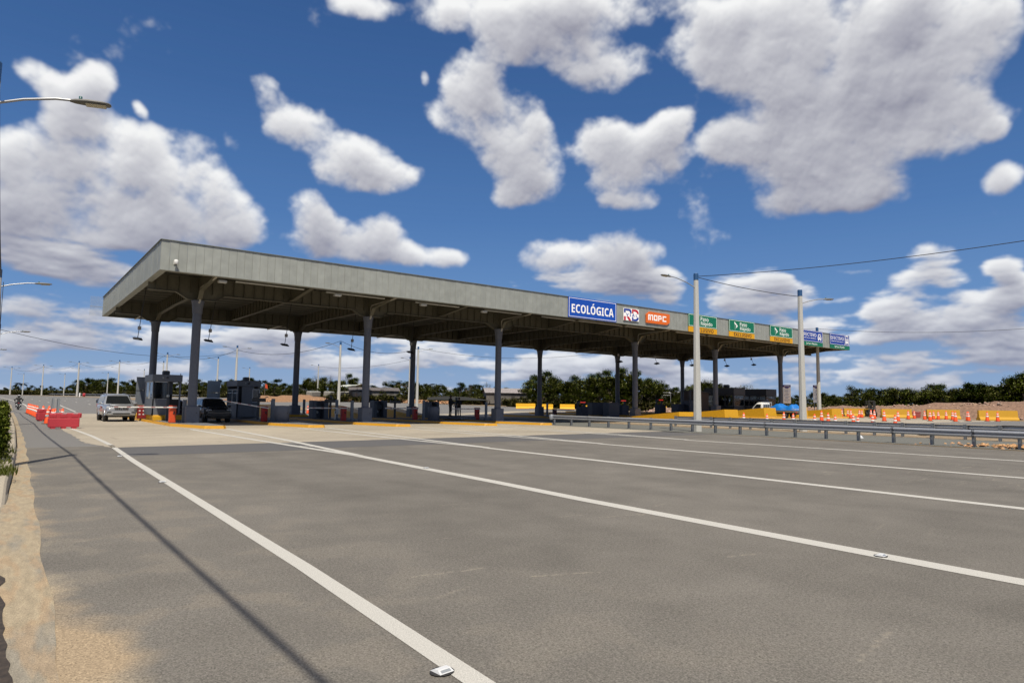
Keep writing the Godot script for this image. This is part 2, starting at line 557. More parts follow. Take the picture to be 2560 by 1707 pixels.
func plaza_wear() -> ImageTexture:   # dust, scuffs and mottling of the near asphalt, x 0..34, z -26..8
	var n := 1024
	var a := noise(31, 0.006, 4).get_image(n, n)
	var b := noise(32, 0.03, 4).get_image(n, n)
	a.convert(Image.FORMAT_L8); b.convert(Image.FORMAT_L8)
	var da := a.get_data(); var db := b.get_data()
	var out := PackedByteArray(); out.resize(n * n * 3)
	for y in n:
		var z := -26.0 + (y + 0.5) / n * 34.0
		for x in n:
			var i := y * n + x
			var wx := (x + 0.5) / n * 34.0
			var m: float = da[i] / 255.0; var f: float = db[i] / 255.0
			var v := 0.645 + (m - 0.5) * 0.07 + (f - 0.5) * 0.06
			for q in [5.3, 10.8, 16.6, 22.7, 29.0]:   # darker wheel paths in the middle of each lane
				v -= 0.022 * exp(-pow((absf(wx - q + (m - 0.5) * 1.2) - 0.85) / 0.32, 2.0))
			# dust washed from the gutter over the edge of the lane
			var edge := lerpf(0.36, 0.58, clampf((-4.0 - z) / 22.0, 0.0, 1.0))
			var reach := edge + 0.02 + sstep(-9.0, -3.0, z) * 0.42 + (m - 0.5) * 0.5 + (f - 0.5) * 0.55
			var dust := clampf((reach - wx) / 0.35 + 0.25, 0.0, 1.0)
			dust = maxf(dust, clampf((f - 0.56) * 2.0, 0.0, 0.16) * clampf((5.0 - wx) / 5.0, 0.0, 1.0))
			var tint := clampf((m - 0.42) * 5.0, 0.0, 1.0)
			out[i * 3] = int(clampf(lerpf(v * 1.0, 0.90, dust), 0.0, 1.0) * 255.0)
			out[i * 3 + 1] = int(clampf(lerpf(v * 0.995, lerpf(0.86, 0.825, tint), dust), 0.0, 1.0) * 255.0)
			out[i * 3 + 2] = int(clampf(lerpf(v * 0.985, lerpf(0.78, 0.72, tint), dust), 0.0, 1.0) * 255.0)
	var im := Image.create_from_data(n, n, false, Image.FORMAT_RGB8, out)
	rng.seed = 77
	for k in 420:   # scuffs left by tracked machines, mostly across the lanes
		var cx := rng.randf_range(10, n - 10); var cy := rng.randf_range(10, n - 10)
		if k % 3 == 0: cx = rng.randf_range(470, 680); cy = rng.randf_range(470, 640)
		var ln := rng.randf_range(6, 34); var ang := rng.randf_range(-0.35, 0.35)
		var dk := rng.randf() < 0.22
		var al := rng.randf_range(0.08, 0.42)
		for s in int(ln):
			var px := int(cx + cos(ang) * s); var py := int(cy + sin(ang) * s)
			if px < 0 or py < 0 or px >= n or py >= n or rng.randf() < 0.25: continue
			var c := im.get_pixel(px, py)
			im.set_pixel(px, py, c.lerp(Color(0.40, 0.40, 0.41) if dk else Color(0.97, 0.94, 0.88), al * (0.5 if dk else 1.0)))
	return ImageTexture.create_from_image(im)

func slab_wear() -> ImageTexture:   # stains and tyre streaks of the pale concrete, x 0..84, z -80..-22
	var n := 1024
	var a := noise(41, 0.008, 4).get_image(n, n); var b := noise(42, 0.05, 3).get_image(n, n)
	a.convert(Image.FORMAT_L8); b.convert(Image.FORMAT_L8)
	var da := a.get_data(); var db := b.get_data()
	var out := PackedByteArray(); out.resize(n * n * 3)
	for i in n * n:
		var v: float = 0.90 + (da[i] / 255.0 - 0.5) * 0.16 + (db[i] / 255.0 - 0.5) * 0.07
		out[i * 3] = int(clampf(v, 0, 1) * 255); out[i * 3 + 1] = int(clampf(v * 0.985, 0, 1) * 255); out[i * 3 + 2] = int(clampf(v * 0.955, 0, 1) * 255)
	var im := Image.create_from_data(n, n, false, Image.FORMAT_RGB8, out)
	rng.seed = 78
	for k in 260:
		var cx := rng.randf_range(0, n); var cy := rng.randf_range(0, n)
		var ln := rng.randf_range(10, 60); var across := rng.randf() < 0.35
		var al := rng.randf_range(0.04, 0.22)
		for s in int(ln):
			var px := int(cx + (s if across else s * rng.randf_range(-0.02, 0.02))); var py := int(cy + (s * 0.05 if across else float(s)))
			if px < 0 or py < 0 or px >= n or py >= n: continue
			im.set_pixel(px, py, im.get_pixel(px, py).lerp(Color(0.42, 0.40, 0.38), al))
	return ImageTexture.create_from_image(im)

func with_wear(m: StandardMaterial3D, t: Texture2D) -> StandardMaterial3D:
	m.detail_enabled = true
	m.detail_blend_mode = BaseMaterial3D.BLEND_MODE_MUL
	m.detail_uv_layer = BaseMaterial3D.DETAIL_UV_2
	m.detail_albedo = t
	return m

func build_ground():
	# open land out to the horizon
	var soil := mat("dry_soil", lin(0.30, 0.23, 0.15), 0.95, 0.0, blotch, 0.05)
	var xs := span(-900, -60, 12) + span(-50, 180, 46) + span(200, 1200, 14)
	var zs := span(-1200, -520, 8) + span(-500, 40, 90) + span(60, 400, 6)
	var rows := []
	for z in zs:
		var r := []
		for x in xs:
			r.append(on(x, z, -0.10))
		rows.append(r)
	struct("ground", grid_mesh(rows), soil)

	var asphalt := with_wear(mat("asphalt_near", lin(0.70, 0.655, 0.59), 0.88, 0.0, grain, 0.3), plaza_wear())
	asphalt.metallic_specular = 0.3
	var rect := Rect2(0, -26, 34, 34)
	struct("road_asphalt", sheet(span(0.30, 33.0, 40), span(-26, 8, 40), 0.0, rect), asphalt)
	var far := mat("asphalt_far", lin(0.27, 0.26, 0.245), 0.9, 0.0, grain, 0.25)
	var edge := lateral(road_l, 0.0, -26, -460, 7.0)
	var edge2 := lateral(road_a, -3.6, -26, -460, 7.0)
	for i in edge2.size():
		if edge2[i].y > -77: edge2[i].x = 2.7
		elif edge2[i].y > -84: edge2[i].x = 34.0
	struct("road_asphalt", strip(edge, edge2, 0.0, 10), far)
	struct("road_asphalt", strip(lateral(road_a, 5.0, -76, -460, 7.0), lateral(road_b, -2.0, -76, -460, 7.0), -0.01, 10), far)
	# newer, darker band of asphalt in front of the concrete
	var fresh := mat("asphalt_fresh", lin(0.165, 0.16, 0.158), 0.85, 0.0, grain, 0.35)
	struct("asphalt_patch", strip([Vector2(3.05, -25.0), Vector2(2.62, -21.3)], [Vector2(8.2, -25.9), Vector2(8.2, -21.6)], 0.003, 2), fresh)
	struct("asphalt_patch", strip([Vector2(8.22, -25.9), Vector2(8.22, -22.1)], [Vector2(32.2, -27.9), Vector2(32.2, -23.8)], 0.003, 6), fresh)
	# concrete apron under and round the toll islands
	var conc := with_wear(mat("concrete_apron", lin(0.74, 0.67, 0.56), 0.9, 0.0, grain, 0.6), slab_wear())
	var crect := Rect2(0, -80, 84, 58)
	var l := []; var r := []
	rng.seed = 8
	for z in span(-77.2, -37.0, 26):
		l.append(Vector2(2.4 - (0.0 if z < -40 else 0.05), z)); r.append(Vector2(33.4, z))
	for z in span(-36.5, -25.6, 36):
		var t: float = (z + 37.0) / 11.4
		l.append(Vector2(2.38 + rng.randf_range(-0.05, 0.05) + maxf(0.0, t - 0.75) * 2.0, z + t * 0.55)); r.append(Vector2(33.4, z - t * 2.2))
	struct("concrete_apron", strip(l, r, 0.004, 24, crect), conc)
	var zs2 := span(-76, -18, 30)
	struct("concrete_apron", sheet(span(43.6, 83.5, 24), zs2, 0.0, crect), conc)
	# tan grit strip at the right, then grey road further along the far carriageway
	struct("road_asphalt", sheet(span(58, 90, 12), span(-23.5, 30, 20), 0.004), far)
	# gravel median between the two guardrails, a strip of tan dirt behind it
	var gravel := mat("gravel", lin(0.225, 0.225, 0.20), 0.95, 0.0, grain, 1.1)
	gravel.heightmap_enabled = false
	struct("gravel_median", sheet(span(32.65, 40.8, 16), span(-44, 14, 50), 0.012), gravel)
	var dirt := mat("tan_dirt", lin(0.42, 0.31, 0.19), 0.95, 0.0, blotch, 0.35)
	struct("dirt_strip", sheet(span(40.6, 43.8, 6), span(-46, 20, 50), 0.018), dirt)
	struct("dirt_strip", strip(lateral(road_a, -3.7, -77, -460, 7.0), lateral(road_a, 5.2, -77, -460, 7.0), 0.05, 3), dirt)
	struct("dirt_strip", strip(lateral(road_b, -2.2, 20, -460, 7.0), lateral(road_b, 6.0, 20, -460, 7.0), 0.02, 3), dirt)
	struct("dirt_strip", sheet(span(33.0, 43.8, 8), span(-77.5, -43.5, 16), 0.002), gravel)
	# grassy verge left of the kerb
	var verge := mat("verge_grass", lin(0.10, 0.11, 0.04), 0.95, 0.0, blotch, 0.6)
	struct("verge", strip(lateral(road_l, -9.0, -14, -460, 8.0), lateral(road_l, -0.52, -14, -460, 8.0), 0.13, 4), verge)
	struct("verge", sheet(span(-9, -0.05, 8), span(-14.2, 12, 12), 0.004), mat("verge_soil", lin(0.17, 0.125, 0.08), 0.95, 0.0, blotch, 0.8))

func gutter_wear() -> ImageTexture:   # x -0.4..1.0, z -62..6: tan, grey and rusty films of dried mud
	var w := 96; var h := 2048
	var a := noise(61, 0.012, 4).get_image(w * 4, h); var b := noise(62, 0.03, 4).get_image(w * 4, h); var c := noise(63, 0.10, 3).get_image(w * 4, h)
	a.convert(Image.FORMAT_L8); b.convert(Image.FORMAT_L8); c.convert(Image.FORMAT_L8)
	var da := a.get_data(); var db := b.get_data(); var dc := c.get_data()
	var out := PackedByteArray(); out.resize(w * h * 3)
	for y in h:
		for x in w:
			var i := y * w * 4 + x * 2
			var g := clampf((da[i] / 255.0 - 0.5) * 5.0, 0.0, 1.0); var o := clampf((db[i] / 255.0 - 0.54) * 6.0, 0.0, 1.0)
			var col := Color(0.93, 0.90, 0.84).lerp(Color(0.80, 0.81, 0.82), g * 0.85).lerp(Color(0.95, 0.86, 0.76), o * 0.6)
			var k: float = 0.95 + (dc[i] / 255.0 - 0.5) * 0.16
			var j := (y * w + x) * 3
			out[j] = int(clampf(col.r * k, 0, 1) * 255); out[j + 1] = int(clampf(col.g * k, 0, 1) * 255); out[j + 2] = int(clampf(col.b * k, 0, 1) * 255)
	return ImageTexture.create_from_image(Image.create_from_data(w, h, false, Image.FORMAT_RGB8, out))

func build_kerb():
	var kerbline := [Vector2(0.38, -112), Vector2(0.58, -61), Vector2(0.55, -40), Vector2(0.48, -32), Vector2(0.42, -25.6), Vector2(0.31, -19.4), Vector2(0.17, -14.4), Vector2(0.14, -12.3)]
	var pts := dense(kerbline, 1.5)
	var b := MB.new()
	var rings := []
	for p in pts:
		var hh := 0.16 * (1.0 - sstep(-14.3, -12.6, p.y)) + 0.008
		rings.append([Vector3(p.x, -0.02, p.y), Vector3(p.x - 0.035, hh - 0.03, p.y), Vector3(p.x - 0.07, hh, p.y), Vector3(p.x - 0.26, hh, p.y), Vector3(p.x - 0.3, hh - 0.02, p.y), Vector3(p.x - 0.3, -0.06, p.y)])
	b.loft(rings, false)
	var cm := mat("kerb_concrete", lin(0.62, 0.54, 0.42), 0.9, 0.0, grain, 0.5)
	struct("kerb", b, cm)
	# shallow gutter pan between kerb and asphalt, its edge broken by dust
	var l := []; var r := []
	rng.seed = 12
	for p in dense([Vector2(0.44, -112), Vector2(0.62, -61), Vector2(0.58, -40), Vector2(0.44, -25.6), Vector2(0.33, -19.4), Vector2(0.18, -14.4), Vector2(0.14, -12.6), Vector2(-0.3, -12.0), Vector2(-0.3, -4), Vector2(-0.3, 6)], 0.35):
		l.append(p)
		var w := 0.84 if p.y < -61 else (lerpf(0.70, 0.84, (-29.5 - p.y) / 31.5) if p.y < -29.5 else lerpf(0.36, 0.70, (-4.0 - p.y) / 25.5))
		r.append(Vector2(maxf(w, 0.34) + 0.02 * sin(p.y * 1.7) + rng.randf_range(-0.006, 0.006), p.y))
	struct("gutter_pan", strip(l, r, 0.005, 3, Rect2(-0.4, -62, 1.4, 68)), with_wear(mat("gutter_concrete", lin(0.72, 0.635, 0.50), 0.92, 0.0, grain, 0.5), gutter_wear()))
	# damp silt lying in the low corner near the viewer
	var sl := []; var sr := []
	for z in span(-7.9, 4.0, 90):
		sl.append(Vector2(-0.15, z)); sr.append(Vector2(0.115 + rng.randf_range(-0.014, 0.016) + 0.018 * sin(z * 2.3) - 0.05 * sstep(-6.6, -6.9, z) * sstep(-7.5, -7.2, z) - 0.12 * sstep(-7.4, -7.9, z), z))
	struct("gutter_silt", strip(sl, sr, 0.012, 1), mat("silt", lin(0.075, 0.055, 0.038), 0.7, 0.0, blotch, 2.0))

func build_markings():
	var white := mat("road_paint_white", lin(0.80, 0.775, 0.71), 0.75, 0.0, grain, 0.9)
	var yellow := mat("road_paint_yellow", lin(0.52, 0.30, 0.07), 0.75, 0.0, blotch, 0.5)
	var lines := [
		[[2.66, -45.0], [2.9, -38.0], [3.0, -32.8], [2.98, -26.4], [2.74, -19.6], [2.56, -12.1], [2.42, -6.5], [2.28, -3.2], [2.15, 4.0]],
		[[8.40, -18.6], [8.09, -11.3], [7.9, -8.4], [7.74, -3.0], [7.6, 6.0]],
		[[13.85, -19.9], [13.72, -14.6], [13.6, -9.0], [13.44, -3.9], [13.3, 6.0]],
		[[19.5, -19.9], [19.46, -11.6], [19.48, -5.6], [19.5, 6.0]],
		[[25.6, -20.5], [25.72, -15.3], [25.9, -7.5], [25.9, 6.0]]]
	var k := 0
	for q in lines:
		var p := []
		for v in q: p.append(Vector2(v[0], v[1]))
		if k == 0:
			struct("lane_line", line_mesh(dense(p.slice(0, 4), 1.2), 0.16, 0.0085), white)
			struct("lane_line", line_mesh(dense(p.slice(3), 1.2), 0.16, 0.004), white)
		else:
			struct("lane_line", line_mesh(dense(p, 1.2), 0.29, 0.004), white)
		k += 1
	struct("edge_line", line_mesh(dense([Vector2(32.75, -39.0), Vector2(32.9, -30), Vector2(32.5, -20), Vector2(32.35, -9), Vector2(32.3, 8)], 1.5), 0.15, 0.010), yellow)
	# two-legged gore with rungs in front of every island nose
	var noses := [[7.9, 9.72, 8.4, -18.6, -38.4], [13.6, 15.3, 13.9, -19.9, -38.5], [19.4, 21.3, 19.6, -19.9, -38.6], [26.2, 28.0, 25.8, -20.5, -38.6]]
	for n in noses:
		var lt := Vector2(n[0], n[4]); var rt := Vector2(n[1], n[4]); var tip := Vector2(n[2], n[3])
		var lm := lt.lerp(tip, 0.55) + Vector2(-0.10, 0); var rm := rt.lerp(tip, 0.55) + Vector2(0.16, 0)
		var lp := dense([lt, lm, tip + Vector2(-0.02, 0)], 1.5); var rp := dense([rt, rm, tip + Vector2(0.05, 0)], 1.5)
		struct("gore_line", line_mesh(lp, 0.26, 0.0085), white)
		struct("gore_line", line_mesh(rp, 0.26, 0.0090), white)
		for i in 9:
			var z := lerpf(n[4] + 1.6, n[3] - 3.0, i / 8.0)
			var xl := along_pts(lp, z); var xr := along_pts(rp, z + 0.8)
			if xr - xl < 0.25: continue
			var s := MB.new()
			var a := Vector3(xl, 0.0096, z); var c := Vector3(xr, 0.0096, z + 0.7)
			s.quad(a + Vector3(0, 0, 0.09), c + Vector3(0, 0, 0.09), c - Vector3(0, 0, 0.09), a - Vector3(0, 0, 0.09))
			struct("gore_rung", s, white)
	# the lanes beyond the plaza
	struct("lane_line", line_mesh(lateral(road_l, 1.9, -78, -400, 8.0), 0.2, 0.02), white)
	for lane in 5:
		var off := 5.6 + lane * 4.0
		var z := -84.0 - lane * 3.0
		while z > -290.0:
			var x := along(road_l, z) + off * (1.0 if z > -120 else lerpf(1.0, 0.78, minf(1.0, (-120 - z) / 150.0)))
			if x < along(road_a, z) - 4.5:
				if lane == 0 and z > -110.0: struct("lane_line", line_mesh([Vector2(x, z - 13), Vector2(x, z)], 0.2, 0.03), white)
				else: struct("lane_dash", line_mesh([Vector2(x, z - 3.5), Vector2(x, z)], 0.22, 0.03), white)
			z -= 13.0
	# seams and oil drips
	var seam := mat("tar_seam", lin(0.05, 0.048, 0.045), 0.7)
	for q in [[[9.6, -60.0], [3.0, -59.5]], [[7.2, -44.6], [2.6, -44.9]], [[7.4, -34.5], [2.6, -34.9]]]:
		struct("slab_seam", line_mesh([Vector2(q[1][0], q[1][1] - 0.01), Vector2(q[0][0], q[0][1])], 0.05, 0.0095), seam)

func along_pts(p: Array, z: float) -> float:
	for i in p.size() - 1:
		var a: Vector2 = p[i]; var b: Vector2 = p[i + 1]
		if (z - a.y) * (z - b.y) <= 0.0 and a.y != b.y: return lerpf(a.x, b.x, (z - a.y) / (b.y - a.y))
	return p[-1].x

func rocks(called: String, m: Material, spots: Array, seed_: int, kind := "stuff"):   # angular stones, one mesh in a MultiMesh
	rng.seed = seed_
	var b := MB.new()
	var top := []; var low := []
	for k in 6:
		var a := TAU * k / 6.0
		top.append(Vector3(cos(a) * rng.randf_range(0.3, 0.55), rng.randf_range(0.28, 0.5), -sin(a) * rng.randf_range(0.3, 0.55)))
		low.append(Vector3(cos(a) * rng.randf_range(0.5, 0.75), rng.randf_range(-0.1, 0.1), -sin(a) * rng.randf_range(0.5, 0.75)))
	b.loft([low, top], false)
	var mm := MultiMesh.new()
	mm.transform_format = MultiMesh.TRANSFORM_3D
	mm.use_colors = true
	mm.mesh = b.done()
	mm.mesh.surface_set_material(0, m)
	mm.instance_count = spots.size()
	for i in spots.size():
		var s: float = spots[i].w
		var bs := Basis.from_euler(Vector3(rng.randf_range(-0.6, 0.6), rng.randf_range(0, TAU), rng.randf_range(-0.6, 0.6))).scaled(Vector3(s, s * rng.randf_range(0.6, 1.0), s * rng.randf_range(0.7, 1.2)))
		mm.set_instance_transform(i, Transform3D(bs, Vector3(spots[i].x, spots[i].y, spots[i].z)))
		var v := rng.randf_range(0.55, 1.15)
		mm.set_instance_color(i, Color(v, v * rng.randf_range(0.88, 1.02), v * rng.randf_range(0.8, 1.05)))
	var o := MultiMeshInstance3D.new()
	o.multimesh = mm
	o.name = numbered(called)
	o.material_override = m
	add_child(o)
	o.set_meta("kind", kind)

func bank(called: String, pts: Array, m: Material, rough: float, seed_: int):   # a ridge of spoil: pts are [x, z, height, half width]
	var n := noise(seed_, 0.35, 3)
	var rows := []
	var prof := [[-1.0, 0.0], [-0.75, 0.35], [-0.5, 0.75], [-0.2, 0.96], [0.1, 1.0], [0.4, 0.85], [0.75, 0.4], [1.0, 0.0]]
	var fine := []
	for i in pts.size() - 1:
		var k := maxi(1, int(Vector2(pts[i][0] - pts[i + 1][0], pts[i][1] - pts[i + 1][1]).length() / 1.2))
		for j in k:
			var t := float(j) / k
			fine.append([lerpf(pts[i][0], pts[i + 1][0], t), lerpf(pts[i][1], pts[i + 1][1], t), lerpf(pts[i][2], pts[i + 1][2], t), lerpf(pts[i][3], pts[i + 1][3], t)])
	for pr in prof.size():
		var r := []
		for i in fine.size():
			var q: Array = fine[i]; var w: Array = fine[mini(i + 1, fine.size() - 1)]; var u: Array = fine[maxi(i - 1, 0)]
			var d := Vector2(w[0] - u[0], w[1] - u[1]).normalized()
			var s := Vector2(-d.y, d.x)   # towards the viewer when the ridge runs to the right
			var x: float = q[0] - s.x * -prof[pr][0] * q[3]; var z: float = q[1] - s.y * -prof[pr][0] * q[3]
			var y: float = hgt(x, z) - 0.15 + prof[pr][1] * q[2] * (1.0 + rough * n.get_noise_2d(x, z)) + prof[pr][1] * rough * 0.5 * n.get_noise_2d(x * 3.0, z * 3.0)
			r.append(Vector3(x, y, z))
		rows.append(r)
	struct(called, grid_mesh(rows), m)
	return fine

func build_banks():
	var earth := mat("orange_earth", lin(0.42, 0.235, 0.125), 0.95, 0.0, blotch, 0.35)
	bank("dirt_bank", [[42, -168, 0.5, 4], [48, -156, 1.4, 5], [53, -150, 1.5, 5], [58, -146, 0.9, 5], [67, -140, 0.7, 4], [75, -135, 1.1, 5], [82, -129, 0.7, 4], [90, -121, 0.5, 4], [101, -110, 0.5, 4]], earth, 0.55, 51)
	var clay := mat("red_clay", lin(0.36, 0.22, 0.15), 0.95, 0.0, blotch, 0.4)
	var fine: Array = bank("rubble_bank", [[84, -72, 0.7, 3], [92.5, -50, 1.2, 3.5], [96.5, -41.3, 1.6, 4], [99, -35, 1.9, 4], [101, -29, 2.2, 4.5], [103, -18, 2.5, 5], [105, -4, 2.6, 5]], clay, 0.45, 52)
	rng.seed = 60
	var spots := []
	for i in 5200:
		var q: Array = fine[rng.randi_range(0, fine.size() - 1)]
		var t := rng.randf_range(-1.0, 0.35)
		var x: float = q[0] + t * q[3] + rng.randf_range(-0.5, 0.5); var z: float = q[1] + t * q[3] * 0.25 + rng.randf_range(-0.8, 0.8)
		var ht: float = q[2] * clampf(1.0 - absf(t) * (1.0 if t < 0 else 0.4), 0.0, 1.0)
		spots.append(Vector4(x, hgt(x, z) - 0.1 + ht * rng.randf_range(0.88, 1.05), z, rng.randf_range(0.08, 0.32)))
	var stone := mat("rubble_stone", lin(0.50, 0.37, 0.29), 0.9)
	stone.vertex_color_use_as_albedo = true
	rocks("rubble_stones", stone, spots, 61)
	# loose orange rubble beside the near guardrail
	var near := []
	for i in 620:
		var x := 34.5 + rng.randfn(0.0, 1.4); var z := -8.2 + rng.randfn(0.0, 1.9)
		if x < 33.0: x = 33.0 + rng.randf() * 1.5
		near.append(Vector4(x, 0.0 + maxf(0.0, 0.16 - Vector2(x - 34.8, z + 7.8).length() * 0.03) * rng.randf(), z, rng.randf_range(0.05, 0.2)))
	var orange := mat("orange_stone", lin(0.55, 0.33, 0.17), 0.9)
	orange.vertex_color_use_as_albedo = true
	rocks("loose_rubble", orange, near, 62)
	var far := []
	for i in 1500:
		var t := rng.randf()
		var x := lerpf(42.0, 98.0, t); var z := -158.0 + (x - 44.0) * 0.83 + rng.randf_range(-2, 5) + (x - 44.0) * 0.0
		far.append(Vector4(x, hgt(x, z) + rng.randf_range(0.05, 0.6), z, rng.randf_range(0.12, 0.4)))
	rocks("loose_rubble", orange, far, 63)

# ---------------------------------------------------------------- the canopy
const ZF := -38.95    # front fascia
const ZB := -65.07    # rear fascia
const XL := 6.10
const XR := 78.70
const YB := 8.34
const YT := 9.93
var col_x := [8.97, 20.06, 31.38, 47.26, 59.5, 71.72]

func girder(x0: float, x1: float, z: float, cols: Array, drop: bool) -> MB:   # welded plate girder along x with haunches at the columns
	var b := MB.new()
	var low := []
	var pts := [Vector2(x0, 7.88)]
	for c in cols:
		if drop:
			pts.append(Vector2(c - 1.25, 7.88)); pts.append(Vector2(c - 0.6, 7.50)); pts.append(Vector2(c + 0.95, 7.50)); pts.append(Vector2(c + 1.5, 7.88))
	pts.append(Vector2(x1, 7.88))
	for i in pts.size() - 1:
		var a: Vector2 = pts[i]; var c: Vector2 = pts[i + 1]
		b.quad(Vector3(a.x, a.y, z + 0.01), Vector3(c.x, c.y, z + 0.01), Vector3(c.x, 8.86, z + 0.01), Vector3(a.x, 8.86, z + 0.01))
		b.quad(Vector3(c.x, c.y, z - 0.01), Vector3(a.x, a.y, z - 0.01), Vector3(a.x, 8.86, z - 0.01), Vector3(c.x, 8.86, z - 0.01))
		low = [Vector3(a.x, a.y, z + 0.15), Vector3(c.x, c.y, z + 0.15), Vector3(c.x, c.y, z - 0.15), Vector3(a.x, a.y, z - 0.15)]
		var up := []
		for q in low: up.append(q + Vector3(0, 0.03, 0))
		b.hexa(low + up)
	b.box(Vector3((x0 + x1) * 0.5, 8.87, z), Vector3(x1 - x0, 0.03, 0.3))
	return b

func cross_beam(x: float, at_col: bool) -> MB:   # girder along z, thinner towards both fasciae
	var b := MB.new()
	var zc := -43.54; var zd := -57.68
	var pts := [Vector2(ZF - 0.35, 8.36), Vector2(zc + 0.9, 7.99)]
	if at_col: pts += [Vector2(zc + 0.5, 7.52), Vector2(zc - 0.6, 7.52), Vector2(zc - 1.7, 7.9)]
	pts.append(Vector2((zc + zd) * 0.5, 7.96))
	if at_col: pts += [Vector2(zd + 1.7, 7.9), Vector2(zd + 0.6, 7.52), Vector2(zd - 0.5, 7.52)]
	pts += [Vector2(zd - 0.9, 7.99), Vector2(ZB + 0.35, 8.36)]
	for i in pts.size() - 1:
		var a: Vector2 = pts[i]; var c: Vector2 = pts[i + 1]
		for s in [-0.01, 0.01]:
			if s > 0: b.quad(Vector3(x + s, a.y, a.x), Vector3(x + s, c.y, c.x), Vector3(x + s, 8.83, c.x), Vector3(x + s, 8.83, a.x))
			else: b.quad(Vector3(x + s, c.y, c.x), Vector3(x + s, a.y, a.x), Vector3(x + s, 8.83, a.x), Vector3(x + s, 8.83, c.x))
		var low := [Vector3(x - 0.13, a.y - 0.003, a.x), Vector3(x + 0.13, a.y - 0.003, a.x), Vector3(x + 0.13, c.y - 0.003, c.x), Vector3(x - 0.13, c.y - 0.003, c.x)]
		var up := []
		for q in low: up.append(q + Vector3(0, 0.028, 0))
		b.hexa(low + up)
	var z := ZF - 1.0
	while z > ZB + 0.8:
		if z < zc - 0.4 and z > zd + 0.4:
			b.box(Vector3(x, 8.42, z), Vector3(0.2, 0.80, 0.014))
		z -= 0.72
	return b

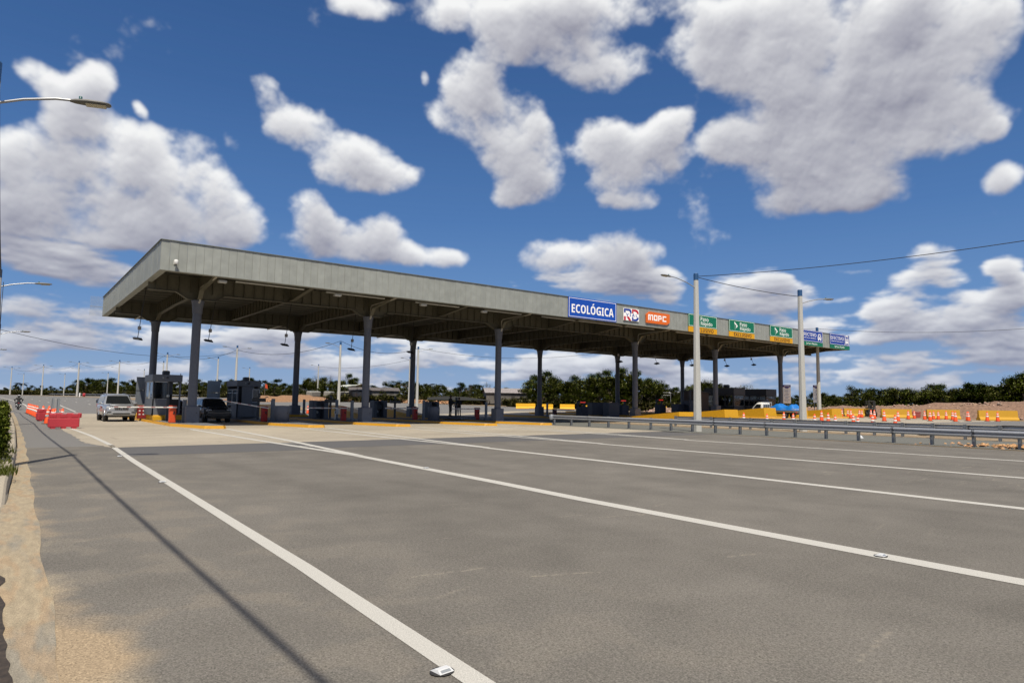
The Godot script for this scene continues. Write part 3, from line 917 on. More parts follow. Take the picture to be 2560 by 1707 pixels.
func build_canopy():
	var t := thing("toll_canopy", "wide flat steel canopy on grey columns roofing the whole toll plaza", "canopy", Vector3.ZERO)
	var sheetm := []
	for i in 4:
		var k: float = [1.0, 0.96, 1.04, 0.985][i]
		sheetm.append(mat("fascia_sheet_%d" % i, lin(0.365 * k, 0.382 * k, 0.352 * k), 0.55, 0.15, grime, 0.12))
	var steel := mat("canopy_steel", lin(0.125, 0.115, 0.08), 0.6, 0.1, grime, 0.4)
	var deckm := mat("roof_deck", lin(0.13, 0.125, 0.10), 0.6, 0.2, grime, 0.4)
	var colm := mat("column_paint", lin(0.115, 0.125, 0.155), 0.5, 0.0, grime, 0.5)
	# deck: ribbed sheets on purlins
	var dk := MB.new()
	dk.box(Vector3((XL + XR) / 2, 9.05, (ZF + ZB) / 2), Vector3(XR - XL - 0.14, 0.1, ZF - ZB - 0.14))
	var zz := ZF - 0.5
	while zz > ZB + 0.3:
		dk.box(Vector3((XL + XR) / 2, 8.985, zz), Vector3(XR - XL - 0.3, 0.05, 0.07))
		zz -= 0.3
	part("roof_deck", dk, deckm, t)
	# fascia panels, each with a raised seam edge
	var pm := MB.new()
	var pw := 0.425
	pm.cbox(Vector3(0, 0, -0.02), Vector3(pw - 0.008, YT - YB, 0.04), 0.006)
	pm.box(Vector3(pw * 0.5 - 0.012, 0, 0.006), Vector3(0.012, YT - YB - 0.02, 0.012))
	var pmesh := pm.done()
	rng.seed = 5
	var n := int(round((XR - XL) / pw))
	for i in n:
		var o := part("fascia_panel", pmesh, sheetm[rng.randi_range(0, 3)], t, Vector3(XL + (i + 0.5) * (XR - XL) / n, (YB + YT) / 2, ZF + rng.randf_range(-0.006, 0.006)))
		o.rotation.y = rng.randf_range(-0.008, 0.008)
		o.scale.x = (XR - XL) / n / pw
	var m := int(round((ZF - ZB) / pw))
	for i in m:
		var o := part("fascia_panel", pmesh, sheetm[rng.randi_range(0, 3)], t, Vector3(XL + rng.randf_range(-0.004, 0.004), (YB + YT) / 2, ZF - 0.045 - (i + 0.5) * (ZF - ZB - 0.09) / m))
		o.rotation.y = -PI / 2
	var rear := MB.new()
	rear.box(Vector3((XL + XR) / 2, (YB + YT) / 2, ZB), Vector3(XR - XL, YT - YB, 0.04))
	rear.box(Vector3(XR, (YB + YT) / 2, (ZF + ZB) / 2), Vector3(0.04, YT - YB, ZF - ZB - 0.1))
	part("rear_fascia", rear, sheetm[0], t)
	# capping along the top and a return lip along the bottom edge
	var cap := MB.new()
	for q in [[(XL + XR) / 2, ZF, XR - XL + 0.1, 0.12], [(XL + XR) / 2, ZB, XR - XL + 0.1, 0.12]]:
		cap.box(Vector3(q[0], YT + 0.014, q[1]), Vector3(q[2], 0.03, q[3]))
	for x in [XL, XR]: cap.box(Vector3(x, YT + 0.012, (ZF + ZB) / 2), Vector3(0.12, 0.03, ZF - ZB - 0.14))
	part("fascia_cap", cap, mat("cap_metal", lin(0.22, 0.24, 0.22), 0.5, 0.3), t)
	var lip := MB.new()
	lip.box(Vector3((XL + XR) / 2, YB - 0.012, ZF - 0.16), Vector3(XR - XL + 0.02, 0.02, 0.36))
	lip.box(Vector3((XL + XR) / 2, YB - 0.012, ZB + 0.16), Vector3(XR - XL + 0.02, 0.02, 0.36))
	lip.box(Vector3(XL + 0.16, YB - 0.013, (ZF + ZB) / 2), Vector3(0.36, 0.02, ZF - ZB - 0.7))
	lip.box(Vector3(XR - 0.16, YB - 0.013, (ZF + ZB) / 2), Vector3(0.36, 0.02, ZF - ZB - 0.7))
	part("fascia_lip", lip, sheetm[1], t)
	# girders with their stiffeners
	var stf := MB.new()
	stf.box(Vector3(0, 0, 0.07), Vector3(0.016, 0.92, 0.13))
	var smesh := stf.done()
	for z in [-43.54, -57.68]:
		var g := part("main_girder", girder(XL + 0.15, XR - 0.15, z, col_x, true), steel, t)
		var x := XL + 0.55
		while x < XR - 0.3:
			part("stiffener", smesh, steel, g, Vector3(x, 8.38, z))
			x += 0.62
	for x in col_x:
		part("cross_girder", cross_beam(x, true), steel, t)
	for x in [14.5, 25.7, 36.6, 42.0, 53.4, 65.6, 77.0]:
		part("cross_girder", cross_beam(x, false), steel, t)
	var z := ZF - 1.1
	while z > ZB + 0.6:
		var b := MB.new()
		b.box(Vector3((XL + XR) / 2, 8.90, z), Vector3(XR - XL - 0.4, 0.11, 0.05))
		part("purlin", b, mat("purlin_steel", lin(0.22, 0.21, 0.18), 0.5, 0.3), t)
		z -= 1.35
	# eaves tray seen as a pale bar under the front edge
	for i in 6:
		var b := MB.new()
		var xa: float = [10.2, 15.6, 21.9, 27.6, 33.0, 49.0][i]; var xb: float = [14.2, 19.6, 25.4, 31.0, 46.0, 70.0][i]
		b.cbox(Vector3((xa + xb) / 2, 8.33, ZF - 1.15), Vector3(xb - xa, 0.09, 0.14), 0.02)
		part("cable_tray", b, mat("galvanised", lin(0.50, 0.50, 0.47), 0.45, 0.4), t)
	# columns: square plinth, round shaft, flared head
	for x in col_x:
		for zc in [-43.54, -57.68]:
			var y0 := hgt(x, zc) + 0.15
			var c := MB.new()
			c.lathe([[0.255, 1.0], [0.25, 4.0], [0.245, 6.55 - y0 + 0.15]], 24)
			var sh := part("column", c, colm, t, Vector3(x, y0, zc))
			var bs := MB.new()
			bs.cbox(Vector3(0, 0.5, 0), Vector3(0.74, 1.02, 0.74), 0.03)
			bs.lathe([[0.29, 1.01], [0.29, 1.03], [0.255, 1.05]], 20)
			part("column_base", bs, colm, sh)
			var hd := MB.new()
			hd.lathe([[0.262, 0.0], [0.275, 0.03], [0.29, 0.35], [0.33, 0.62], [0.365, 0.76], [0.365, 0.80], [0.0, 0.80]], 24)
			part("column_head", hd, colm, sh, Vector3(0, 6.68 - y0, 0))
			var pd := MB.new()
			pd.box(Vector3(0.2, 0.62, 0.373), Vector3(0.05, 0.06, 0.01))
			part("hatch_lock", pd, mat("black_plastic", lin(0.02, 0.02, 0.02), 0.5), sh)
	# rain pipes from the eaves down into the column heads
	var pvc := mat("pipe_cream", lin(0.46, 0.43, 0.36), 0.5)
	for x in col_x:
		var b := MB.new()
		b.tube([Vector3(x + 0.02, 8.40, ZF - 0.3), Vector3(x + 0.02, 8.33, ZF - 0.5), Vector3(x + 0.03, 8.22, -43.0), Vector3(x + 0.03, 8.16, -43.1), Vector3(x + 0.03, 8.06, -43.14), Vector3(x + 0.03, 7.42, -43.16), Vector3(x + 0.0, 7.30, -43.22)], 0.06, 8)
		part("downpipe", b, pvc, t)
		var r := MB.new()
		r.tube([Vector3(x - 0.5, 8.25, ZB + 0.4), Vector3(x - 0.5, 8.2, -58.2), Vector3(x - 0.42, 7.9, -57.9), Vector3(x - 0.36, 7.42, -57.75)], 0.06, 8)
		part("downpipe", r, pvc, t)
	# wire-mesh bird guard sticking out past the far left corner
	var mesh := MB.new()
	for i in 15: mesh.box(Vector3(XL - 0.03 - i * 0.0625, (YB + YT) / 2, ZB), Vector3(0.008, YT - YB, 0.008))
	for i in 25: mesh.box(Vector3(XL - 0.46, YB + i * (YT - YB) / 24, ZB + 0.009), Vector3(0.9, 0.008, 0.008))
	mesh.box(Vector3(XL - 0.46, YB + 0.75, ZB + 0.02), Vector3(0.9, 0.03, 0.02))
	part("mesh_screen", mesh, mat("galvanised", Color.WHITE), t)
	# service boxes and conduit stubs under the front edge
	for q in [[9.4, 8.18], [16.2, 8.15], [22.3, 8.15], [27.3, 8.15]]:
		var b := MB.new()
		b.cbox(Vector3(q[0], q[1], ZF - 0.8), Vector3(0.45, 0.16, 0.3), 0.03)
		part("service_box", b, mat("galvanised", Color.WHITE), t)

	# dome camera on the fascia
	var cam := thing("security_camera", "white dome security camera fixed low on the canopy fascia near its left corner", "camera", Vector3(6.80, 8.78, ZF + 0.02))
	var a := MB.new()
	a.box(Vector3(0, 0, 0.03), Vector3(0.16, 0.2, 0.03)); a.tube([Vector3(0, 0.04, 0.03), Vector3(0, 0.06, 0.2)], 0.035, 8)
	part("bracket", a, mat("white_plastic", lin(0.75, 0.75, 0.73), 0.4), cam)
	var d := MB.new()
	d.lathe([[0.0, -0.16], [0.07, -0.14], [0.1, -0.08], [0.105, -0.02], [0.105, 0.07], [0.08, 0.11], [0.0, 0.12]], 14, Transform3D(Basis(), Vector3(0, 0, 0.24)))
	part("housing", d, mat("white_plastic", Color.WHITE), cam)
	var e := MB.new()
	e.lathe([[0.0, -0.05], [0.05, -0.03], [0.07, 0.02], [0.072, 0.03]], 12, Transform3D(Basis(), Vector3(0, -0.125, 0.25)))
	part("lens_dome", e, mat("dark_glass", lin(0.01, 0.01, 0.012), 0.08), cam)

	build_hanging_lamps()

func build_hanging_lamps():
	var dark := mat("lamp_dark_metal", lin(0.035, 0.035, 0.038), 0.5, 0.2)
	var grey := mat("lamp_box", lin(0.30, 0.30, 0.30), 0.5)
	var lens := mat("lamp_lens", lin(0.32, 0.30, 0.2), 0.25)
	var spots := [[6.77, 5.46, 7.08], [11.12, 5.62, 11.5], [16.43, 5.66, 16.8], [21.68, 5.63, 22.0], [26.92, 5.7, 27.25], [51.93, 6.12, 51.0], [57.79, 6.2, 56.4], [63.95, 6.28, 62.6], [70.65, 6.5, 69.2], [76.3, 6.9, 74.9]]
	var where := ["left of the first column, furthest left of all", "just right of the front left column", "left of the second rear column", "left of the second front column", "beside the third rear column", "beside the fourth rear column on the far half", "right of the fourth front column", "behind the nearest concrete light pole", "right of the fifth front column", "under the right end of the canopy"]
	for i in spots.size():
		var s: Array = spots[i]
		var t := thing("hanging_floodlight", "square floodlight hanging on a dark rod, " + where[i], "floodlight", Vector3(s[0], s[1], -50.0), 0.0, "floodlights hanging under the canopy")
		var b := MB.new()
		b.tube([Vector3(0, 0.08, 0), Vector3(s[2] - s[0], 8.9 - s[1], 0)], 0.022, 6)
		part("rod", b, dark, t)
		var tx: float = (s[2] - s[0]) * 0.72 / (8.9 - s[1])
		var jb := MB.new()
		jb.cbox(Vector3(tx, 0.72, 0), Vector3(0.2, 0.24, 0.14), 0.02)
		part("junction_box", jb, grey, t)
		var hd := MB.new()
		var bs := Basis.from_euler(Vector3(0.30, 0.0, -0.1 if i < 5 else 0.25))
		hd.cbox(Vector3(0, 0.0, 0), Vector3(0.56, 0.07, 0.42), 0.02, bs)
		for k in 6: hd.box(bs * Vector3(-0.2 + k * 0.08, 0.06, 0), Vector3(0.012, 0.06, 0.3), bs)
		part("lamp_head", hd, dark, t)
		var ln := MB.new()
		ln.box(bs * Vector3(0, -0.038, 0), Vector3(0.42, 0.01, 0.28), bs)
		part("lens", ln, lens, t)

# ---------------------------------------------------------------- signs on the fascia
func text_mesh(s: String, bold := true, depth := 0.012) -> TextMesh:
	var t := TextMesh.new()
	t.text = s
	t.font = font_bold if bold else font_reg
	t.font_size = 64
	t.pixel_size = 0.01
	t.depth = depth
	t.curve_step = 1.0
	return t

func letters(parent: Node, s: String, centre: Vector3, w: float, h: float, m: Material, bold := true) -> MeshInstance3D:   # lettering fitted into w by h metres
	var t := text_mesh(s, bold)
	var bb := t.get_aabb()
	var o := part("lettering", t, m, parent)
	var sx := w / bb.size.x
	var sy := h / bb.size.y if h > 0.0 else sx
	o.scale = Vector3(sx, sy, 1.0)
	var c := bb.get_center()
	o.position = centre - Vector3(c.x * sx, c.y * sy, 0)
	return o

func board(x0: float, x1: float, y0: float, y1: float, d := 0.05) -> MB:
	var b := MB.new()
	b.cbox(Vector3((x0 + x1) / 2, (y0 + y1) / 2, d / 2), Vector3(x1 - x0, y1 - y0, d), 0.008)
	return b

func frame_line(x0: float, x1: float, y0: float, y1: float, w: float, z: float) -> MB:
	var b := MB.new()
	b.box(Vector3((x0 + x1) / 2, y1 - w / 2, z), Vector3(x1 - x0, w, 0.006)); b.box(Vector3((x0 + x1) / 2, y0 + w / 2, z), Vector3(x1 - x0, w, 0.006))
	b.box(Vector3(x0 + w / 2, (y0 + y1) / 2, z), Vector3(w, y1 - y0 - 2 * w, 0.006)); b.box(Vector3(x1 - w / 2, (y0 + y1) / 2, z), Vector3(w, y1 - y0 - 2 * w, 0.006))
	return b

func flat(polys: Array, z: float, d := 0.012) -> MB:
	var b := MB.new()
	for p in polys:
		b.prism(PackedVector2Array(p), Transform3D(Basis(), Vector3(0, 0, z)), d)
	return b

func arrow_logo(x: float, y: float, s: float) -> Array:   # a folded double chevron shaped like a P
	var r := []
	r.append([Vector2(x, y + s), Vector2(x, y + s * 0.72), Vector2(x + s * 0.5, y + s * 0.42), Vector2(x + s * 0.36, y + s * 0.3), Vector2(x + s * 0.36, y + s * 0.12), Vector2(x + s * 0.75, y + s * 0.42)])
	r.append([Vector2(x, y + s * 0.62), Vector2(x, y + s * 0.42), Vector2(x + s * 0.24, y + s * 0.27), Vector2(x + s * 0.24, y - s * 0.02), Vector2(x + s * 0.08, y - s * 0.14), Vector2(x + s * 0.08, y + s * 0.56)])
	return r

func car_icon(x: float, y: float, w: float, tall: bool) -> Array:   # white outline of a vehicle seen from the front
	var h := w * (1.5 if tall else 1.0)
	var r := []
	r.append([Vector2(x, y + h * 0.18), Vector2(x + w, y + h * 0.18), Vector2(x + w, y + h * 0.34), Vector2(x, y + h * 0.34)])
	r.append([Vector2(x, y + h * 0.34), Vector2(x + w * 0.16, y + h * 0.34), Vector2(x + w * 0.16, y + h * 0.56), Vector2(x, y + h * 0.5)])
	r.append([Vector2(x + w * 0.84, y + h * 0.34), Vector2(x + w, y + h * 0.34), Vector2(x + w, y + h * 0.5), Vector2(x + w * 0.84, y + h * 0.56)])
	r.append([Vector2(x + w * 0.32, y + h * 0.38), Vector2(x + w * 0.68, y + h * 0.38), Vector2(x + w * 0.68, y + h * 0.46), Vector2(x + w * 0.32, y + h * 0.46)])
	r.append([Vector2(x, y + h * 0.54), Vector2(x + w, y + h * 0.54), Vector2(x + w * 0.98, y + h * 0.62), Vector2(x + w * 0.02, y + h * 0.62)])
	r.append([Vector2(x + w * 0.04, y + h * 0.62), Vector2(x + w * 0.16, y + h * 0.62), Vector2(x + w * 0.26, y + h * 0.9), Vector2(x + w * 0.14, y + h * 0.9)])
	r.append([Vector2(x + w * 0.84, y + h * 0.62), Vector2(x + w * 0.96, y + h * 0.62), Vector2(x + w * 0.86, y + h * 0.9), Vector2(x + w * 0.74, y + h * 0.9)])
	r.append([Vector2(x + w * 0.14, y + h * 0.88), Vector2(x + w * 0.86, y + h * 0.88), Vector2(x + w * 0.8, y + h), Vector2(x + w * 0.2, y + h)])
	for k in [0.06, 0.74]: r.append([Vector2(x + w * k, y), Vector2(x + w * (k + 0.2), y), Vector2(x + w * (k + 0.2), y + h * 0.17), Vector2(x + w * k, y + h * 0.17)])
	return r

func build_signs():
	var white := mat("sign_white", lin(0.80, 0.80, 0.80), 0.5)
	var blue := mat("sign_blue", lin(0.006, 0.075, 0.46), 0.45)
	var blue2 := mat("sign_blue_deep", lin(0.012, 0.05, 0.33), 0.45)
	var green := mat("sign_green", lin(0.0, 0.165, 0.085), 0.45)
	var amber := mat("sign_amber", lin(0.72, 0.36, 0.0), 0.5)
	var brown := mat("sign_dark_letters", lin(0.09, 0.025, 0.01), 0.5)
	var red := mat("sign_red", lin(0.55, 0.012, 0.03), 0.45)
	var orange := mat("sign_orange", lin(0.78, 0.15, 0.012), 0.45)
	var zs := ZF + 0.03
	# ECOLOGICA
	var e := thing("name_sign", "big bright blue sign reading ECOLÓGICA in bold white capitals on the canopy fascia", "sign", Vector3(34.66, 8.35, zs))
	part("board", board(0, 5.31, 0, 1.62), blue, e)
	part("border", frame_line(0.07, 5.24, 0.07, 1.55, 0.035, 0.053), white, e)
	letters(e, "ECOLÓGICA", Vector3(2.655, 0.83, 0.055), 4.62, 0.88, white)
	# square red, white and blue emblem with RD and VIAL
	var r := thing("emblem_sign", "square white emblem with blue and red letters, between the blue and orange signs", "sign", Vector3(40.82, 8.62, zs))
	part("board", board(0, 1.86, 0, 1.02, 0.06), white, r)
	var zz := 0.062
	# R: blue above the band, red below it; D the other way round
	var bl := []; var rd := []
	bl.append([Vector2(0.03, 0.66), Vector2(0.22, 0.66), Vector2(0.22, 1.0), Vector2(0.03, 1.0)])
	bl.append([Vector2(0.24, 0.84), Vector2(0.6, 0.84), Vector2(0.72, 0.80), Vector2(0.76, 0.66), Vector2(0.95, 0.66), Vector2(0.92, 0.86), Vector2(0.8, 0.98), Vector2(0.62, 1.0), Vector2(0.24, 1.0)])
	rd.append([Vector2(0.03, 0.02), Vector2(0.24, 0.02), Vector2(0.24, 0.34), Vector2(0.03, 0.34)])
	rd.append([Vector2(0.34, 0.34), Vector2(0.62, 0.02), Vector2(0.9, 0.02), Vector2(0.62, 0.34)])
	rd.append([Vector2(1.0, 0.66), Vector2(1.16, 0.66), Vector2(1.16, 1.0), Vector2(1.0, 1.0)])
	rd.append([Vector2(1.18, 0.84), Vector2(1.4, 0.84), Vector2(1.56, 0.78), Vector2(1.62, 0.66), Vector2(1.82, 0.66), Vector2(1.78, 0.84), Vector2(1.64, 0.97), Vector2(1.44, 1.0), Vector2(1.18, 1.0)])
	bl.append([Vector2(1.0, 0.02), Vector2(1.16, 0.02), Vector2(1.16, 0.34), Vector2(1.0, 0.34)])
	bl.append([Vector2(1.18, 0.02), Vector2(1.44, 0.02), Vector2(1.64, 0.06), Vector2(1.78, 0.19), Vector2(1.82, 0.34), Vector2(1.62, 0.34), Vector2(1.56, 0.24), Vector2(1.4, 0.18), Vector2(1.18, 0.18)])
	part("blue_shapes", flat(bl, zz), blue2, r)
	part("red_shapes", flat(rd, zz), red, r)
	letters(r, "V I A L", Vector3(0.98, 0.5, zz), 1.36, 0.24, blue2)
	# orange sign with block letters MOPC
	var o := thing("ministry_sign", "orange sign with two cut corners and white block letters", "sign", Vector3(43.56, 8.64, zs))
	var ob := MB.new()
	ob.prism(PackedVector2Array([Vector2(0, 0), Vector2(2.7, 0), Vector2(3.06, 0.22), Vector2(3.06, 0.96), Vector2(0.42, 0.98), Vector2(0, 0.72)]), Transform3D(Basis(), Vector3.ZERO), 0.09)
	part("board", ob, orange, o)
	var lt := []
	var wy := 0.24; var hy := 0.50; var k := 0.115
	var bar := func(x0: float, y0: float, x1: float, y1: float): lt.append([Vector2(x0, y0), Vector2(x1, y0), Vector2(x1, y1), Vector2(x0, y1)])
	bar.call(0.24, wy, 0.24 + k, wy + hy - k); bar.call(0.24, wy + hy - k + 0.002, 0.50, wy + hy); bar.call(0.435, wy, 0.435 + k, wy + hy - k); bar.call(0.56, wy + hy - k + 0.002, 0.84, wy + hy); bar.call(0.74, wy, 0.74 + k, wy + hy - k)
	bar.call(0.96, wy, 0.96 + k, wy + hy); bar.call(1.30, wy, 1.30 + k, wy + hy); bar.call(0.96 + k, wy, 1.30, wy + k); bar.call(0.96 + k, wy + hy - k, 1.30, wy + hy)
	bar.call(1.53, wy, 1.53 + k, wy + hy); bar.call(1.53 + k, wy + hy - k, 1.90, wy + hy); bar.call(1.84, wy + 0.16, 1.84 + k, wy + hy - k); bar.call(1.53 + k, wy + 0.16, 1.84, wy + 0.16 + k * 0.9)
	bar.call(2.10, wy, 2.10 + k, wy + hy); bar.call(2.10 + k, wy, 2.58, wy + k); bar.call(2.10 + k, wy + hy - k, 2.58, wy + hy)
	part("lettering", flat(lt, 0.091), white, o)
	# three green and amber fast-lane signs
	var txt := ["first from left, half hidden by a pole", "middle one of the three", "third from the left, beside the blue cash signs"]
	var xs := [49.26, 55.36, 62.31]
	for i in 3:
		var g := thing("fast_lane_sign", "green sign with amber EXCLUSIVO band, " + txt[i], "sign", Vector3(xs[i], 8.31, zs), 0.0, "green fast lane signs on the fascia")
		part("board", board(0, 4.2, 0.50, 1.67), green, g)
		part("band", board(0, 4.2, 0, 0.488), amber, g)
		part("border", frame_line(0.05, 4.15, 0.55, 1.62, 0.03, 0.053), white, g)
		part("arrow_logo", flat(arrow_logo(0.86, 0.78, 0.70), 0.052), white, g)
		letters(g, "Paso", Vector3(2.33, 1.29, 0.052), 1.15, 0.36, white, false)
		letters(g, "Rápido", Vector3(2.63, 0.84, 0.052), 1.7, 0.42, white, false)
		letters(g, "EXCLUSIVO", Vector3(2.2, 0.245, 0.052), 2.9, 0.34, brown)
	# two blue cash-lane signs
	for i in 2:
		var g := thing("cash_lane_sign", ["blue EFECTIVO sign with a small white car symbol, left one of two", "blue EFECTIVO sign with a white lorry symbol at the right end of the fascia"][i], "sign", Vector3([68.22, 74.24][i], 8.31, zs), 0.0, "blue cash lane signs on the fascia")
		part("board", board(0, 4.42, 0.44, 1.70), blue2, g)
		part("band", board(0, 4.42, 0, 0.428), green, g)
		part("border", frame_line(0.05, 4.37, 0.49, 1.65, 0.03, 0.053), white, g)
		if i == 1:
			var dv := MB.new()
			dv.box(Vector3(3.28, 1.07, 0.053), Vector3(0.03, 1.08, 0.006))
			part("divider", dv, white, g)
		letters(g, "EFECTIVO", Vector3(1.62, 1.22, 0.052), 2.9, 0.36, white, false)
		letters(g, ["VEHÍCULOS LIVIANOS", "VEHÍCULOS PESADOS"][i], Vector3(1.62, 0.85, 0.052), 2.75, 0.13, white, false)
		part("vehicle_symbol", flat(car_icon(3.38 if i == 0 else 3.44, 0.66 if i == 0 else 0.58, 0.72, i == 1), 0.052), white, g)
		part("arrow_logo", flat(arrow_logo(1.02, 0.1, 0.25), 0.052), white, g)
		letters(g, "Paso Rápido", Vector3(2.25, 0.22, 0.052), 1.9, 0.22, white, false)

# ---------------------------------------------------------------- toll islands and what stands on them
func island_shape(poly: Array, y0: float, h: float, grow: float) -> MB:   # kerbed island: a sloped yellow kerb all round
	var b := MB.new()
	var lo := []; var hi := []
	var c := Vector2.ZERO
	for p in poly: c += p / poly.size()
	for p in poly:
		var d: Vector2 = p - c
		var q: Vector2 = p + Vector2(signf(d.x), signf(d.y)) * grow
		lo.append(Vector3(q.x, y0 - 0.05, q.y)); hi.append(Vector3(p.x, y0 + h, p.y))
	b.loft([lo, hi], false, false)
	return b

func ngon_top(poly: Array, y: float, inset: float) -> MB:
	var b := MB.new()
	var c := Vector2.ZERO
	for p in poly: c += p / poly.size()
	var pts := []
	for p in poly:
		var d: Vector2 = p - c
		pts.append(Vector3(p.x - signf(d.x) * inset, y, p.y - signf(d.y) * inset))
	for k in range(1, pts.size() - 1): b.tri(pts[0], pts[k], pts[k + 1])
	return b

func build_islands():
	var yel := mat("kerb_yellow", lin(0.66, 0.33, 0.018), 0.6, 0.0, grime, 0.9)
	var yelg := mat("wedge_yellow", lin(0.70, 0.36, 0.006), 0.55, 0.0, grime, 0.5)
	var top := mat("island_concrete", lin(0.23, 0.235, 0.25), 0.9, 0.0, blotch, 0.6)
	var desc := ["nearest the silver SUV", "second from left, with the half-round cabinet", "third from left, under the second front column", "fourth from left, before the standing figures", "fifth from left, beside the guardrail end"]
	var x0 := [7.75, 13.42, 19.1, 25.95, 31.0]
	for i in 5:
		var x: float = x0[i]
		var w: float = 2.02 if i != 1 else 1.95
		var poly := [Vector2(x, -42.8), Vector2(x + 0.95, -38.85), Vector2(x + 1.15, -38.68), Vector2(x + w - 0.2, -38.62), Vector2(x + w, -39.0), Vector2(x + w, -65.5), Vector2(x + w - 0.3, -66.2), Vector2(x + 0.3, -66.2), Vector2(x, -65.5)]
		var t := thing("toll_island", "raised toll island with yellow kerb, " + desc[i], "toll island", Vector3.ZERO, 0.0, "raised islands between the toll lanes")
		part("kerb", island_shape(poly, 0.0, 0.17, 0.07), yel, t)
		part("deck", ngon_top(poly, 0.171, 0.02), top, t)
		# wedge of the crash wall at the far end
		var b := MB.new()
		var zf := -66.0; var zn := -57.0
		b.hexa([Vector3(x + 0.1, 0.17, zn), Vector3(x + w - 0.1, 0.17, zn), Vector3(x + w - 0.35, 0.17, zf), Vector3(x + 0.35, 0.17, zf), Vector3(x + 0.1, 0.35, zn), Vector3(x + w - 0.1, 0.35, zn), Vector3(x + w - 0.35, 1.15, zf), Vector3(x + 0.35, 1.15, zf)])
		part("crash_wall", b, yelg, t)
		if i == 0:
			var p := MB.new()
			p.cbox(Vector3(8.66, 0.33, -50.4), Vector3(1.7, 0.34, 2.9), 0.03)
			p.cbox(Vector3(8.0, 0.30, -48.6), Vector3(0.55, 0.30, 0.6), 0.03)
			part("booth_plinth", p, yelg, t)
		if i == 4:
			var p := MB.new()
			p.cbox(Vector3(x + 0.55, 0.28, -49.5), Vector3(1.9, 0.24, 3.6), 0.02)
			part("step", p, top, t)
	# islands of the opposite carriageway, each with a yellow crash wall at the near end
	var rdesc := ["first one, behind the guardrail end", "second one, right of the first concrete pole", "third one, in front of the dark van", "fourth one, right of the second concrete pole", "last one, under the canopy end"]
	for i in 5:
		var x: float = [46.2, 52.3, 58.4, 64.5, 70.7][i]
		var w := 2.1
		var zn: float = [-37.5, -37.3, -37.2, -37.4, -37.0][i]
		var y := hgt(x + 1.0, -45)
		var poly := [Vector2(x + 0.3, zn + 0.9), Vector2(x + w - 0.3, zn + 0.9), Vector2(x + w, zn + 0.3), Vector2(x + w, -65.5), Vector2(x + w - 0.3, -66.2), Vector2(x + 0.3, -66.2), Vector2(x, -65.5), Vector2(x, zn + 0.3)]
		var t := thing("toll_island", "toll island with yellow crash wall, " + rdesc[i], "toll island", Vector3.ZERO, 0.0, "raised islands between the toll lanes")
		part("kerb", island_shape(poly, y, 0.17, 0.07), yel, t)
		part("deck", ngon_top(poly, y + 0.171, 0.02), top, t)
		var b := MB.new()
		var hh: float = [0.95, 0.95, 1.0, 1.1, 1.0][i]
		var y1 := y + 0.165
		b.hexa([Vector3(x + 0.02, y1, zn), Vector3(x + w - 0.02, y1, zn), Vector3(x + w - 0.06, y1, zn - 6.6), Vector3(x + 0.06, y1, zn - 6.6), Vector3(x + 0.05, y + hh, zn - 0.1), Vector3(x + w - 0.05, y + hh, zn - 0.1), Vector3(x + w - 0.06, y + 0.35, zn - 6.6), Vector3(x + 0.06, y + 0.35, zn - 6.6)])
		part("crash_wall", b, yelg, t)

func make_gate(called: String, label: String, at: Vector3, arm_len: float, lift: float, red: Material) -> Node3D:
	var t := thing(called, label, "barrier gate", at, 0.0, "barrier gates of the toll lanes")
	var b := MB.new()
	b.cbox(Vector3(0, 0.49, 0), Vector3(0.36, 0.98, 0.32), 0.03)
	b.cbox(Vector3(0, 0.975, 0), Vector3(0.39, 0.06, 0.35), 0.02)
	part("cabinet", b, red, t)
	var k := MB.new()
	k.lathe([[0.0, 0.0], [0.05, 0.0], [0.05, 0.03], [0.0, 0.03]], 10, Transform3D(Basis(Vector3.RIGHT, PI / 2), Vector3(0.05, 0.56, 0.158)))
	k.box(Vector3(0.05, 0.62, 0.17), Vector3(0.06, 0.1, 0.03))
	part("lock", k, mat("black_plastic", Color.BLACK), t)
	var arm := Node3D.new()
	var am := MB.new()
	var bs := Basis(Vector3.BACK, -lift)
	am.cbox(bs * Vector3(-arm_len / 2 + 0.2 * signf(arm_len), 0, 0) + Vector3(0, 0.9, 0.24), Vector3(absf(arm_len), 0.075, 0.05), 0.015, bs)
	var a := part("boom_arm", am, mat("boom_white", lin(0.70, 0.68, 0.64), 0.5), t)
	for i in int(absf(arm_len) / 0.62):
		var s := MB.new()
		s.box(bs * Vector3((-0.45 - i * 0.62) * signf(arm_len), 0.012, 0) + Vector3(0, 0.9, 0.24), Vector3(0.2, 0.035, 0.055), bs)
		part("red_band", s, mat("boom_red", lin(0.30, 0.04, 0.05), 0.5), a)
	arm.free()
	return t

